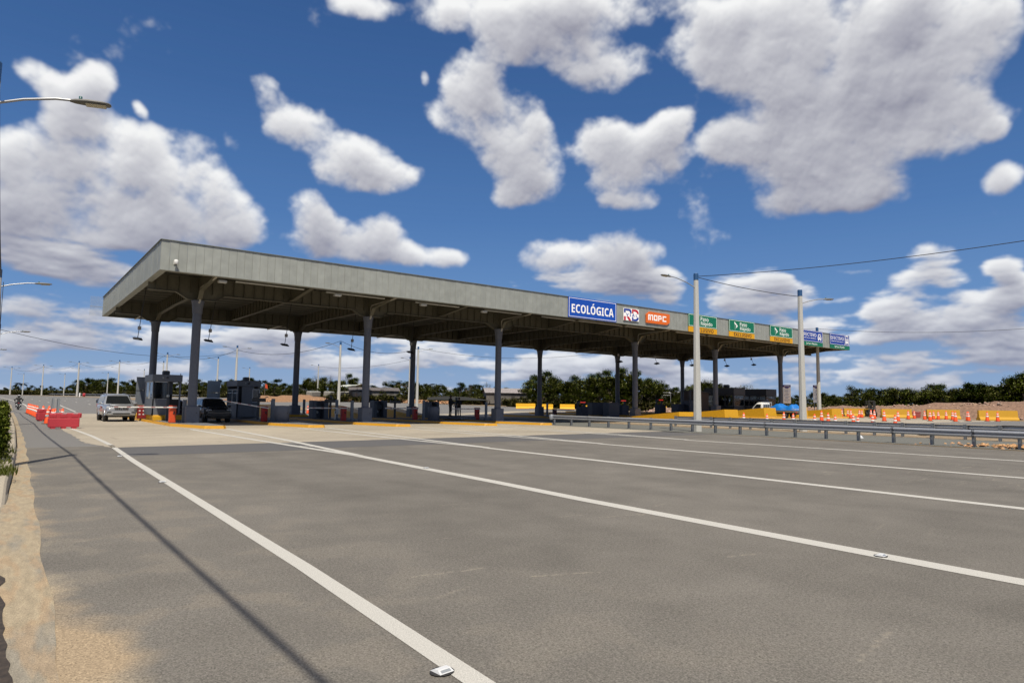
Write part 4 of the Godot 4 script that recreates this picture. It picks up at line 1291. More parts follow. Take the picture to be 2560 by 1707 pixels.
func build_lane_equipment():
	var gred := mat("gate_orange", lin(0.72, 0.085, 0.018), 0.5, 0.0, grime, 1.0)
	var dred := mat("gate_red", lin(0.42, 0.02, 0.014), 0.5, 0.0, grime, 1.0)
	make_gate("barrier_gate", "bright orange barrier gate with arm lowered in front of the silver SUV", Vector3(8.0, 0.17, -43.9), 3.25, 0.0, gred)
	make_gate("barrier_gate", "red barrier gate with its arm tilted up before the dark hatchback", Vector3(13.72, 0.17, -45.2), 2.9, 0.16, dred)
	make_gate("barrier_gate", "red barrier gate beside the white plastic chair, arm lowered", Vector3(19.75, 0.17, -46.5), 3.0, 0.0, dred)
	make_gate("barrier_gate", "red barrier gate under the third rear column, arm lowered", Vector3(26.6, 0.17, -48.3), 3.0, 0.0, dred)
	make_gate("barrier_gate", "red barrier gate right of the two standing figures, arm lowered", Vector3(32.3, 0.17, -47.8), 2.9, 0.0, dred)
	make_gate("barrier_gate", "dark red barrier gate at the guardrail end with its arm reaching right", Vector3(44.6, hgt(44.6, -52) + 0.05, -52.0), -2.6, 0.0, mat("gate_dark", lin(0.09, 0.02, 0.02), 0.5))

	# steel bollard posts
	var pm := mat("post_grey", lin(0.17, 0.19, 0.215), 0.5, 0.3, grime, 1.0)
	var posts := [[8.62, -43.8, 1.36, "right of the orange barrier gate"], [14.3, -45.4, 1.42, "right of the red gate before the dark hatchback"], [14.9, -47.2, 1.5, "behind the half-round cabinet of the second island"], [20.35, -46.4, 1.46, "left of the second front column"], [20.75, -50.2, 1.5, "just behind the second front column"], [27.45, -48.4, 1.56, "right of the third red gate"], [32.75, -47.1, 1.5, "left of the third front column"], [45.3, -54.0, 1.5, "left of the dark red gate"], [21.3, -58.9, 1.5, "beside the second rear column"]]
	for q in posts:
		var t := thing("steel_post", "grey steel guard post " + q[3], "post", Vector3(q[0], hgt(q[0], q[1]) + 0.17, q[1]), 0.0, "steel guard posts on the islands")
		var b := MB.new()
		b.cbox(Vector3(0, q[2] / 2, 0), Vector3(0.22, q[2], 0.12), 0.015)
		part("post", b, pm, t)
		var f := MB.new()
		f.cbox(Vector3(0, 0.02, 0), Vector3(0.34, 0.04, 0.26), 0.01)
		part("foot_plate", f, pm, t)
	# two H posts standing behind the red water barriers, left
	for q in [[2.62, -54.0, 1.52, "left, thinner one"], [2.50, -46.2, 1.52, "right, nearer one"]]:
		var t := thing("steel_post", "pale galvanised H post behind the red water barriers, " + q[3], "post", Vector3(q[0], 0, q[1]))
		var b := MB.new()
		b.box(Vector3(-0.07, q[2] / 2, 0), Vector3(0.012, q[2], 0.14)); b.box(Vector3(0.07, q[2] / 2, 0), Vector3(0.012, q[2], 0.14)); b.box(Vector3(0, q[2] / 2, 0), Vector3(0.128, q[2], 0.012))
		part("post", b, mat("galv_post", lin(0.30, 0.32, 0.335), 0.5, 0.4), t)
	# reader posts with a round head
	for q in [[8.3, -47.2, "in front of the left toll booth"]]:
		var t := thing("reader_post", "dark reader post with a pale round head " + q[2], "post", Vector3(q[0], 0.17, q[1]))
		var b := MB.new()
		b.cbox(Vector3(0, 0.75, 0), Vector3(0.17, 1.5, 0.12), 0.02)
		part("post", b, mat("dark_steel", lin(0.05, 0.053, 0.058), 0.5), t)
		var s := MB.new()
		s.lathe([[0.0, -0.1], [0.07, -0.07], [0.1, 0.0], [0.07, 0.07], [0.0, 0.1]], 12, Transform3D(Basis(), Vector3(0, 1.58, 0)))
		part("head", s, mat("pale_grey", lin(0.36, 0.38, 0.37), 0.5), t)
	# half-round service cabinets (like the column plinths, but without a column)
	for q in [[14.45, -43.9, "on the second island"], [27.0, -46.0, "on the fourth island beside the standing figures"]]:
		var t := thing("service_cabinet", "waist-high grey half-round service cabinet " + q[2], "cabinet", Vector3(q[0], 0.17, q[1]))
		var b := MB.new()
		b.lathe([[0.0, 0.0], [0.46, 0.0], [0.46, 1.0], [0.44, 1.05], [0.0, 1.06]], 28)
		part("body", b, mat("column_paint", Color.WHITE), t)
		var h := MB.new()
		h.box(Vector3(0.22, 0.6, 0.41), Vector3(0.05, 0.06, 0.04))
		part("lock", h, mat("black_plastic", Color.WHITE), t)
	# open kiosks: a dark recess between two cheek walls
	var kg := mat("kiosk_grey", lin(0.105, 0.115, 0.135), 0.6, 0.0, grime, 0.8)
	for q in [[20.15, -52.4, 1.42, 1.30, "left of the white plastic chair"], [26.9, -55.6, 1.5, 1.30, "behind the fourth red gate's arm"], [31.2, -53.5, 1.46, 1.0, "left of the standing figures"]]:
		var t := thing("lane_kiosk", "low dark grey open-fronted lane kiosk " + q[4], "kiosk", Vector3(q[0], 0.17, q[1]))
		var b := MB.new()
		var w: float = q[3]; var h: float = q[2]
		b.cbox(Vector3(-w * 0.38, h / 2, 0), Vector3(w * 0.24, h, 0.9), 0.02); b.cbox(Vector3(w * 0.36, h / 2, 0), Vector3(w * 0.28, h, 0.9), 0.02)
		b.box(Vector3(0, h / 2, -0.38), Vector3(w * 0.55, h * 0.98, 0.1))
		part("shell", b, kg, t)
		var r := MB.new()
		r.cbox(Vector3(-0.02, h * 0.62, -0.05), Vector3(w * 0.42, h * 0.3, 0.5), 0.02)
		part("terminal", r, mat("dark_steel", Color.WHITE), t)
		var l := MB.new()
		l.lathe([[0.0, 0.0], [0.11, 0.0], [0.11, 0.04], [0.0, 0.05]], 12, Transform3D(Basis(Vector3.RIGHT, PI / 2), Vector3(-w * 0.15, h * 0.35, 0.2)))
		part("speaker", l, mat("pale_grey", Color.WHITE), t)
	# fare displays: wide dark panel on a post
	var led := mat("display_dark", lin(0.012, 0.012, 0.014), 0.3)
	for q in [[14.9, -50.6, "right of the second toll booth"], [20.95, -52.0, "above the white plastic chair"], [27.3, -53.2, "left of the third rear column"], [32.2, -51.0, "beside the standing figures"]]:
		var t := thing("fare_display", "black fare display panel on a dark post " + q[2], "fare display", Vector3(q[0], 0.17, q[1]), 0.0, "black fare displays of the near lanes")
		var b := MB.new()
		b.cbox(Vector3(0, 0.75, 0), Vector3(0.16, 1.5, 0.14), 0.02)
		part("post", b, mat("dark_steel", Color.WHITE), t)
		var p := MB.new()
		p.cbox(Vector3(0, 1.40, 0.06), Vector3(0.98, 0.26, 0.16), 0.03)
		part("panel", p, led, t)
		var s := MB.new()
		s.cbox(Vector3(0.03, 1.72, 0), Vector3(0.18, 0.3, 0.16), 0.03)
		part("signal_box", s, mat("dark_steel", Color.WHITE), t)
	# far-side lane cabinets with lit red displays
	var navy := mat("cabinet_navy", lin(0.03, 0.038, 0.06), 0.5, 0.0, grime, 0.8)
	var litm := mat("display_red_lit", lin(0.5, 0.03, 0.02), 0.4)
	litm.emission_enabled = true
	litm.emission = lin(1.0, 0.06, 0.03)
	litm.emission_energy_multiplier = 0.55
	for q in [[46.9, -50.4, 1.2, "left of the big dark cabinet"], [53.0, -50.6, 1.15, "against the fifth rear column"], [58.8, -50.4, 1.1, "right of the fourth front column"]]:
		var y := hgt(q[0], q[1]) + 0.17
		var t := thing("lane_cabinet", "navy lane cabinet with a lit red display on top, " + q[3], "cabinet", Vector3(q[0], y, q[1]), 0.0, "navy lane cabinets with red displays")
		var b := MB.new()
		b.cbox(Vector3(0, q[2] / 2 - 0.05, 0), Vector3(1.0, q[2] - 0.1, 0.8), 0.02); b.cbox(Vector3(0.45, 0.85, -0.2), Vector3(0.2, 1.5, 0.2), 0.02); b.cbox(Vector3(-0.42, 0.85, -0.2), Vector3(0.14, 1.5, 0.2), 0.02)
		part("body", b, navy, t)
		var p := MB.new()
		p.cbox(Vector3(0.0, 1.52, 0.0), Vector3(1.0, 0.24, 0.2), 0.02)
		part("display_case", p, led, t)
		var l := MB.new()
		for k in 9: l.box(Vector3(-0.32 + k * 0.08, 1.52, 0.103), Vector3(0.06, 0.1, 0.006))
		part("display_screen", l, litm, t)
	for q in [[51.5, -53.0, 1.9, 1.35, "between the two red displays, the biggest"], [47.9, -47.3, 1.3, 1.5, "behind the fourth front column"], [58.9, -47.8, 1.5, 1.1, "low behind the first yellow crash wall"], [59.6, -46.9, 1.2, 1.5, "left of the first concrete light pole"]]:
		var t := thing("equipment_cabinet", "plain navy equipment cabinet " + q[4], "cabinet", Vector3(q[0], hgt(q[0], q[1]) + 0.17, q[1]), -0.15)
		var b := MB.new()
		b.cbox(Vector3(0, q[3] / 2, 0), Vector3(q[2], q[3], 1.0), 0.02)
		part("body", b, navy, t)
		var d := MB.new()
		d.box(Vector3(q[2] * 0.2, q[3] / 2, 0.503), Vector3(q[2] * 0.45, q[3] * 0.85, 0.006))
		part("door", d, navy, t)
	build_booths()
	# white plastic chair
	var c := thing("plastic_chair", "white plastic garden chair standing on the third toll island", "chair", Vector3(20.55, 0.17, -49.4), -0.5)
	var wp := mat("white_plastic", Color.WHITE)
	var s := MB.new()
	s.cbox(Vector3(0, 0.43, 0), Vector3(0.46, 0.03, 0.44), 0.012)
	part("seat", s, wp, c)
	var bk := MB.new()
	for k in 5: bk.cbox(Vector3(-0.16 + k * 0.08, 0.64, -0.22), Vector3(0.045, 0.36, 0.02), 0.008)
	bk.cbox(Vector3(0, 0.83, -0.225), Vector3(0.46, 0.07, 0.03), 0.01)
	part("backrest", bk, wp, c)
	for q in [[-0.2, 0.19], [0.2, 0.19], [-0.2, -0.19], [0.2, -0.19]]:
		var l := MB.new()
		l.tube([Vector3(q[0] * 1.15, 0, q[1] * 1.15), Vector3(q[0], 0.43, q[1])], [0.02, 0.026], 6)
		part("leg", l, wp, c)
	for x in [-0.24, 0.24]:
		var a := MB.new()
		a.tube([Vector3(x, 0.43, 0.17), Vector3(x, 0.63, 0.16), Vector3(x, 0.64, -0.22)], 0.02, 6)
		part("armrest", a, wp, c)

func booth_panes(t: Node3D, panes: Array, gl: Material, fr: Material):   # [centre, size, facing axis 0 x / 2 z]
	for q in panes:
		var f := MB.new()
		var c: Vector3 = q[0]; var s: Vector2 = q[1]
		var w := 0.05
		for e in [[0.0, s.y / 2, s.x, w], [0.0, -s.y / 2, s.x, w], [-s.x / 2, 0.0, w, s.y - w], [s.x / 2, 0.0, w, s.y - w]]:
			if q[2] == 2: f.box(c + Vector3(e[0], e[1], 0), Vector3(e[2], e[3], 0.06))
			else: f.box(c + Vector3(0, e[1], e[0]), Vector3(0.06, e[3], e[2]))
		var o := part("window", f, fr, t)
		var g := MB.new()
		g.box(c, Vector3(s.x - w, s.y - w, 0.012) if q[2] == 2 else Vector3(0.012, s.y - w, s.x - w))
		part("pane", g, gl, o)

func build_booths():
	var grey := mat("booth_grey", lin(0.135, 0.15, 0.175), 0.5, 0.0, grime, 0.6)
	var trim := mat("window_trim", lin(0.45, 0.46, 0.47), 0.45, 0.3)
	var glass := mat("booth_glass", Color(0.02, 0.025, 0.03, 0.45), 0.06)
	glass.transparency = BaseMaterial3D.TRANSPARENCY_ALPHA
	var dark := mat("booth_inside", lin(0.025, 0.024, 0.024), 0.8)
	var cream := mat("booth_blind", lin(0.46, 0.43, 0.36), 0.8)
	var ac := mat("dark_steel", Color.WHITE)
	# left booth on its yellow plinth: x 7.72..9.42, front at -49.1
	for k in 2:
		var label: String = ["grey toll booth on a yellow plinth behind the orange barrier gate", "grey toll booth right of the dark hatchback"][k]
		var t := thing("toll_booth", label, "toll booth", [Vector3(8.55, 0.50, -50.6), Vector3(15.05, 0.17, -55.2)][k], 0.0, "toll booths of the near lanes")
		var y := 0.0 if k == 0 else 0.0
		var hw := 0.84; var hd := 1.45; var hh := 2.2 if k == 0 else 2.42
		var b := MB.new()
		b.box(Vector3(0, 0.04, 0), Vector3(hw * 2, 0.08, hd * 2))
		if k == 0:   # solid to the sill, window front left, door opening front right
			b.box(Vector3(-hw * 0.5 + 0.02, 0.56, hd - 0.03), Vector3(hw * 1.0, 0.96, 0.06))
			b.box(Vector3(-hw + 0.03, 0.56, 0), Vector3(0.06, 0.96, hd * 2 - 0.12)); b.box(Vector3(hw - 0.03, 0.56, -0.3), Vector3(0.06, 0.96, hd * 2 - 0.7))
			b.box(Vector3(-hw + 0.05, hh / 2, hd - 0.05), Vector3(0.1, hh, 0.1)); b.box(Vector3(0.05, hh / 2, hd - 0.05), Vector3(0.08, hh, 0.1)); b.box(Vector3(hw - 0.05, hh / 2, hd - 0.05), Vector3(0.1, hh, 0.1))
			b.box(Vector3(-hw + 0.05, hh / 2, -hd + 0.05), Vector3(0.1, hh, 0.1)); b.box(Vector3(0, hh / 2, -hd + 0.03), Vector3(hw * 2 - 0.2, hh, 0.06)); b.box(Vector3(hw - 0.05, hh / 2, -hd + 0.05), Vector3(0.1, hh, 0.1))
		else:
			b.box(Vector3(-0.05, hh / 2, hd - 0.03), Vector3(hw * 2 - 0.1 - 0.62, hh, 0.06) if false else Vector3(0.88, hh, 0.06)); b.box(Vector3(hw - 0.05, hh / 2, hd - 0.03), Vector3(0.1, hh, 0.06))
			b.box(Vector3(0.56, 0.65, hd - 0.03), Vector3(0.4, 1.2, 0.06)); b.box(Vector3(-0.66, 0.56, hd - 0.03), Vector3(0.34, 1.0, 0.06))
			b.box(Vector3(-hw + 0.03, 0.55, 0), Vector3(0.06, 1.0, hd * 2 - 0.12)); b.box(Vector3(hw - 0.03, hh / 2, 0), Vector3(0.06, hh, hd * 2 - 0.12))
			b.box(Vector3(0, hh / 2, -hd + 0.03), Vector3(hw * 2, hh, 0.06)); b.box(Vector3(-hw + 0.05, hh / 2, -hd + 0.1), Vector3(0.1, hh, 0.1))
			b.box(Vector3(-hw + 0.05, hh / 2, hd - 0.05), Vector3(0.09, hh, 0.1))
		part("wall", b, grey, t)
		var r := MB.new()
		r.cbox(Vector3(0, hh + 0.22, 0), Vector3(hw * 2 + 0.12, 0.46, hd * 2 + 0.14), 0.03)
		r.box(Vector3(hw - 0.05, hh + 0.5, hd - 0.1), Vector3(0.04, 0.1, 0.04))
		part("roof_band", r, grey, t)
		var i := MB.new()
		i.box(Vector3(0.1, 0.9, -0.9), Vector3(1.2, 0.9, 0.5)); i.box(Vector3(0.3, 1.5, -0.8), Vector3(0.4, 0.35, 0.1))
		part("counter", i, dark, t)
		var bl := MB.new()
		for q in [0.15, 0.36]: bl.box(Vector3(q, 1.55, -0.3), Vector3(0.13, 1.15, 0.03))
		part("blind", bl, cream, t)
		if k == 0: booth_panes(t, [[Vector3(-0.37, 1.60, hd - 0.03), Vector2(0.80, 1.12), 2], [Vector3(-hw + 0.03, 1.60, 0.75), Vector2(1.2, 1.12), 0], [Vector3(-hw + 0.03, 1.60, -0.62), Vector2(1.3, 1.12), 0]], glass, trim)
		else: booth_panes(t, [[Vector3(0.56, 1.72, hd - 0.0), Vector2(0.52, 0.98), 2], [Vector3(-hw + 0.03, 1.62, 0.7), Vector2(1.3, 1.1), 0], [Vector3(-hw + 0.03, 1.62, -0.7), Vector2(1.3, 1.1), 0]], glass, trim)
		if k == 0:
			var d := MB.new()
			d.box(Vector3(0.42, 0.55, hd - 0.12), Vector3(0.66, 0.98, 0.04))
			part("door", d, dark, t)
		for q in [[-0.28, 0.05], [-0.02, 0.075]]:
			var l := MB.new()
			l.lathe([[0.0, 0.0], [q[1], 0.0], [q[1], 0.03], [q[1] * 0.6, 0.05], [0.0, 0.05]], 12, Transform3D(Basis(Vector3.RIGHT, PI / 2), Vector3(q[0], hh + 0.24, hd + 0.075)))
			part("lamp" if q[1] < 0.06 else "horn", l, mat("pale_grey", Color.WHITE) if q[1] < 0.06 else ac, t)
		var a := MB.new()
		a.cbox(Vector3(0.1, hh + 0.6, 0.2), Vector3(0.42, 0.3, 0.5), 0.06)
		part("air_conditioner", a, ac, t)
	# sheet-metal boards standing behind the booths, seen from the back
	for k in 2:
		var t := thing("sheet_board", ["grey sheet-metal board standing left of the left toll booth", "pale blue galvanised sheet board behind the dark hatchback's roof"][k], "board", [Vector3(8.15, 0.17, -54.4), Vector3(13.55, 0.17, -58.2)][k])
		var w: float = [1.35, 0.98][k]; var y0: float = [0.95, 0.9][k]; var h: float = [1.95, 2.0][k]
		var b := MB.new()
		b.box(Vector3(0, y0 + h * 0.26, 0), Vector3(w, h * 0.5, 0.02)); b.box(Vector3(0, y0 + h * 0.76, 0), Vector3(w, h * 0.47, 0.02))
		part("sheet", b, mat("sheet_grey", lin(0.165, 0.185, 0.215), 0.5, 0.2) if k == 0 else mat("sheet_galv", lin(0.36, 0.43, 0.50), 0.45, 0.3, grime, 0.8), t)
		for x in [-w / 2 + 0.03, w / 2 - 0.03]:
			var l := MB.new()
			l.box(Vector3(x, (y0 + h * 0.7) / 2, -0.04), Vector3(0.05, y0 + h * 0.7, 0.05))
			part("leg", l, mat("dark_steel", Color.WHITE), t)
		if k == 0:
			var f := MB.new()
			f.box(Vector3(0, y0 + h * 0.51, 0.005), Vector3(w, 0.03, 0.04)); f.box(Vector3(0, y0 + h, 0.0), Vector3(w + 0.02, 0.03, 0.04))
			part("batten", f, mat("dark_steel", Color.WHITE), t)
	var rb := thing("reflector_barrier", "dark red barrier with rows of white reflectors left of the left toll booth", "barrier", Vector3(7.95, 0.17, -53.2))
	var bb := MB.new()
	bb.cbox(Vector3(0, 0.45, 0), Vector3(0.95, 0.9, 0.4), 0.04)
	part("body", bb, mat("barrier_maroon", lin(0.26, 0.018, 0.02), 0.5), rb)
	for i in 3:
		for j in 4:
			var q := MB.new()
			q.box(Vector3(-0.36 + j * 0.24, 0.3 + i * 0.24, 0.203), Vector3(0.11, 0.09, 0.008))
			part("reflector", q, mat("reflector_white", lin(0.7, 0.68, 0.66), 0.4), rb)
	# booths of the opposite carriageway
	for k in 2:
		var t := thing("toll_booth", ["dark glazed toll booth beside the fifth front column", "dark glazed toll booth behind the dark van"][k], "toll booth", [Vector3(65.9, 0.67, -47.0), Vector3(72.2, 0.67, -47.0)][k], 0.0, "toll booths of the opposite carriageway")
		var dkm := mat("booth_charcoal", lin(0.045, 0.044, 0.045), 0.5)
		var hw := 1.0; var hd := 1.9
		var b := MB.new()
		b.box(Vector3(0, 0.45, 0), Vector3(hw * 2, 0.9, hd * 2))
		for x in [-hw + 0.05, hw - 0.05]:
			for z in [-hd + 0.05, -0.3, 0.7, hd - 0.05]: b.box(Vector3(x, 1.5, z), Vector3(0.1, 1.4, 0.1))
		b.box(Vector3(0, 1.4, -1.0), Vector3(hw * 1.7, 1.1, 0.08)); b.box(Vector3(0.1, 1.25, -0.2), Vector3(0.7, 0.7, 0.6))
		part("wall", b, dkm, t)
		var r := MB.new()
		r.cbox(Vector3(0, 2.58, 0), Vector3(hw * 2 + 0.15, 0.82, hd * 2 + 0.15), 0.03)
		part("roof_band", r, dkm, t)
		booth_panes(t, [[Vector3(0, 1.55, hd - 0.02), Vector2(hw * 2 - 0.2, 1.15), 2], [Vector3(-hw + 0.03, 1.55, 1.25), Vector2(1.0, 1.15), 0], [Vector3(-hw + 0.03, 1.55, 0.2), Vector2(0.9, 1.15), 0], [Vector3(-hw + 0.03, 1.55, -1.1), Vector2(1.4, 1.15), 0]], glass, mat("trim_dark", lin(0.16, 0.16, 0.155), 0.4, 0.3))
		if k == 0:
			var a := MB.new()
			a.cbox(Vector3(-0.2, 3.2, 0.4), Vector3(0.5, 0.34, 0.6), 0.08)
			part("air_conditioner", a, ac, t)
	var hut := thing("plywood_hut", "brown plywood hut with a slanting roof right of the first concrete light pole", "hut", Vector3(62.3, 0.5, -48.2))
	var hb := MB.new()
	hb.hexa([Vector3(-0.9, 0, 1), Vector3(0.9, 0, 1), Vector3(0.9, 0, -1), Vector3(-0.9, 0, -1), Vector3(-0.9, 2.7, 1), Vector3(0.9, 2.5, 1), Vector3(0.9, 2.5, -1), Vector3(-0.9, 2.7, -1)])
	part("wall", hb, mat("plywood", lin(0.115, 0.08, 0.06), 0.8, 0.0, grime, 0.7), hut)
	var hr := MB.new()
	hr.hexa([Vector3(-1.05, 2.72, 1.15), Vector3(1.05, 2.5, 1.15), Vector3(1.05, 2.5, -1.15), Vector3(-1.05, 2.72, -1.15), Vector3(-1.05, 2.80, 1.15), Vector3(1.05, 2.58, 1.15), Vector3(1.05, 2.58, -1.15), Vector3(-1.05, 2.80, -1.15)])
	part("roof", hr, mat("dark_steel", Color.WHITE), hut)
	var sb := thing("sheet_board", "tall dark-framed sheet board left of the first concrete light pole", "board", Vector3(59.6, 0.65, -46.9), 0.5)
	var s1 := MB.new(); s1.box(Vector3(0.22, 2.05, 0), Vector3(0.52, 1.2, 0.03))
	part("sheet", s1, mat("sheet_galv", Color.WHITE), sb)
	var s2 := MB.new(); s2.cbox(Vector3(-0.24, 1.35, 0), Vector3(0.34, 2.6, 0.2), 0.02)
	part("frame", s2, mat("dark_steel", Color.WHITE), sb)

func build_tariff_signs():
	var white := mat("sign_white", Color.WHITE)
	var purple := mat("sign_purple", lin(0.06, 0.03, 0.22), 0.5)
	var ink := mat("sign_ink", lin(0.25, 0.23, 0.36), 0.6)
	for k in 2:
		var t := thing("tariff_sign", ["narrow white tariff board with purple heading before the last front column", "narrow white tariff board with purple heading right of the second concrete light pole"][k], "sign", [Vector3(71.9, 2.02, -42.9), Vector3(77.9, 2.15, -42.6)][k], -0.95, "tariff boards by the far lanes")
		part("board", board(-0.42, 0.42, 0, 2.12, 0.04), white, t)
		part("heading", flat([[Vector2(-0.42, 1.86), Vector2(0.42, 1.86), Vector2(0.42, 2.12), Vector2(-0.42, 2.12)], [Vector2(-0.14, 1.72), Vector2(0.14, 1.72), Vector2(0.26, 1.855), Vector2(-0.26, 1.855)]], 0.042, 0.006), purple, t)
		letters(t, "TARIFAS", Vector3(0, 1.99, 0.05), 0.6, 0.12, white)
		var b := MB.new()
		rng.seed = 30 + k
		for r in 9:
			var y := 1.58 - r * 0.165
			var w := rng.randf_range(0.26, 0.62)
			b.box(Vector3(rng.randf_range(-0.05, 0.05), y, 0.044), Vector3(w, 0.045, 0.006))
		part("print_rows", b, ink, t)
		for x in [-0.28, 0.0, 0.28]:
			var l := MB.new()
			l.box(Vector3(x, -0.75, -0.03), Vector3(0.07, 1.7, 0.06))
			part("post", l, mat("post_grey", Color.WHITE), t)

# ---------------------------------------------------------------- guardrails, poles, cables
func wbeam(a: Vector3, b: Vector3, side: float) -> MB:   # W-shaped rail between two points, its bulges towards side
	var prof := [[0.0, -0.155], [0.055, -0.13], [0.08, -0.09], [0.08, -0.065], [0.02, -0.02], [0.0, 0.0], [0.02, 0.02], [0.08, 0.065], [0.08, 0.09], [0.055, 0.13], [0.0, 0.155]]
	var d := (b - a).normalized()
	var s := Vector3(-d.z, 0, d.x).normalized() * side
	var m := MB.new()
	var r0 := []; var r1 := []
	for p in prof: r0.append(a + s * p[0] + Vector3(0, p[1], 0)); r1.append(b + s * p[0] + Vector3(0, p[1], 0))
	for i in range(prof.size() - 1, -1, -1): r0.append(a + s * (prof[i][0] - 0.006) + Vector3(0, prof[i][1], 0)); r1.append(b + s * (prof[i][0] - 0.006) + Vector3(0, prof[i][1], 0))
	if side > 0: m.loft([r0, r1], false, false)
	else: m.loft([r1, r0], false, false)
	return m

func guardrail(label: String, pts: Array, spacing: float, side: float, top := 0.72, flare := false):
	var galv := mat("rail_zinc", lin(0.46, 0.475, 0.50), 0.42, 0.5, grime, 0.8)
	var postm := mat("rail_post", lin(0.25, 0.265, 0.285), 0.5, 0.45, grime, 1.0)
	var t := thing("guardrail", label, "guardrail")
	var fine := []
	for p in dense(pts, spacing): fine.append(p)
	for i in fine.size() - 1:
		var a := on(fine[i].x, fine[i].y, top - 0.155); var b := on(fine[i + 1].x, fine[i + 1].y, top - 0.155)
		if i % 2 == 0:
			var e: Vector2 = fine[mini(i + 2, fine.size() - 1)]
			var ov := on(e.x, e.y, top - 0.155)
			part("rail_beam", wbeam(a, ov + (ov - a).normalized() * 0.12, side), galv, t)
	for i in fine.size():
		var p: Vector2 = fine[i]
		var d: Vector2 = (fine[mini(i + 1, fine.size() - 1)] - fine[maxi(i - 1, 0)]).normalized()
		var bs := Basis(Vector3.UP, atan2(d.x, d.y))
		var s := Vector3(-d.y, 0, d.x) * side
		var c := on(p.x, p.y) - s * 0.2
		var b := MB.new()
		for q in [-0.07, 0.07]: b.box(c + bs * Vector3(q, top / 2 + 0.01, 0), Vector3(0.012, top + 0.04, 0.11), bs)
		b.box(c + Vector3(0, top / 2, 0), Vector3(0.128, top + 0.02, 0.012), bs)
		b.box(c + s * 0.135 + Vector3(0, top - 0.16, 0), Vector3(0.11, 0.30, 0.1), bs)
		part("post", b, postm, t)
		if i % 2 == 0:
			var k := MB.new()
			k.box(on(p.x, p.y, top - 0.155) + s * 0.035, Vector3(0.025, 0.03, 0.05), bs)
			part("reflector", k, mat("reflector_white", lin(0.7, 0.68, 0.66), 0.4), t)
	if flare:   # fish-tail end piece at the far end
		var p: Vector2 = pts[0]
		var b := MB.new()
		var q := on(p.x, p.y, top - 0.155)
		b.lathe([[0.14, -0.20], [0.17, -0.1], [0.175, 0.1], [0.14, 0.20]], 12, Transform3D(Basis(), q + Vector3(-0.06, 0, -0.05)))
		part("end_terminal", b, galv, t)

func build_guardrails():
	guardrail("long near guardrail of galvanised steel along the gravel median with a rounded end", [Vector2(33.75, -39.6), Vector2(33.85, -30), Vector2(33.5, -18), Vector2(33.1, -8), Vector2(33.0, 6)], 2.0, 1.0, 0.74, true)
	guardrail("second guardrail behind the near one, its posts facing the viewer", [Vector2(41.6, -34.0), Vector2(41.8, -26), Vector2(41.3, -19), Vector2(40.8, -11), Vector2(40.6, 6)], 2.0, -1.0, 0.78)
	guardrail("guardrail beyond the toll islands, seen past the standing figures", [Vector2(35.4, -90), Vector2(34.4, -79), Vector2(34.2, -68)], 2.0, -1.0, 0.8)
	var far := []
	for z in [-390, -340, -300, -270, -240, -215, -190, -165, -140]: far.append(Vector2(along(road_b, z) - 1.0 - 18.0 * sstep(-220, -140, z), z))
	guardrail("distant guardrail along the tree line at the left", far, 6.0, -1.0, 0.9)

func light_pole(label: String, at: Vector3, h: float, arms: Array, w := 0.34, group := "", caps := true) -> Node3D:   # octagonal concrete pole with lamp arms: [dx, dz, rise]
	var conc := mat("pole_concrete", lin(0.56, 0.555, 0.52), 0.85, 0.0, grime, 0.8)
	var t := thing("light_pole", label, "light pole", at, 0.0, group)
	var b := MB.new()
	b.lathe([[w * 0.56, -0.15], [w * 0.56, 0.0], [w * 0.33, h - 0.42], [0.0, h - 0.40]], 8, Transform3D(Basis(Vector3.UP, PI / 8)), false)
	part("shaft", b, conc, t)
	if caps:
		var c := MB.new()
		c.lathe([[w * 0.345, h - 0.44], [w * 0.345, h - 0.03], [w * 0.30, h], [0.0, h]], 8, Transform3D(Basis(Vector3.UP, PI / 8)), false)
		part("cap", c, mat("cap_blue", lin(0.02, 0.085, 0.22), 0.5), t)
	for a in arms:
		lamp_arm(t, Vector3(0, h - 0.95, 0), Vector3(a[0], 0, a[1]), a[2])
	return t

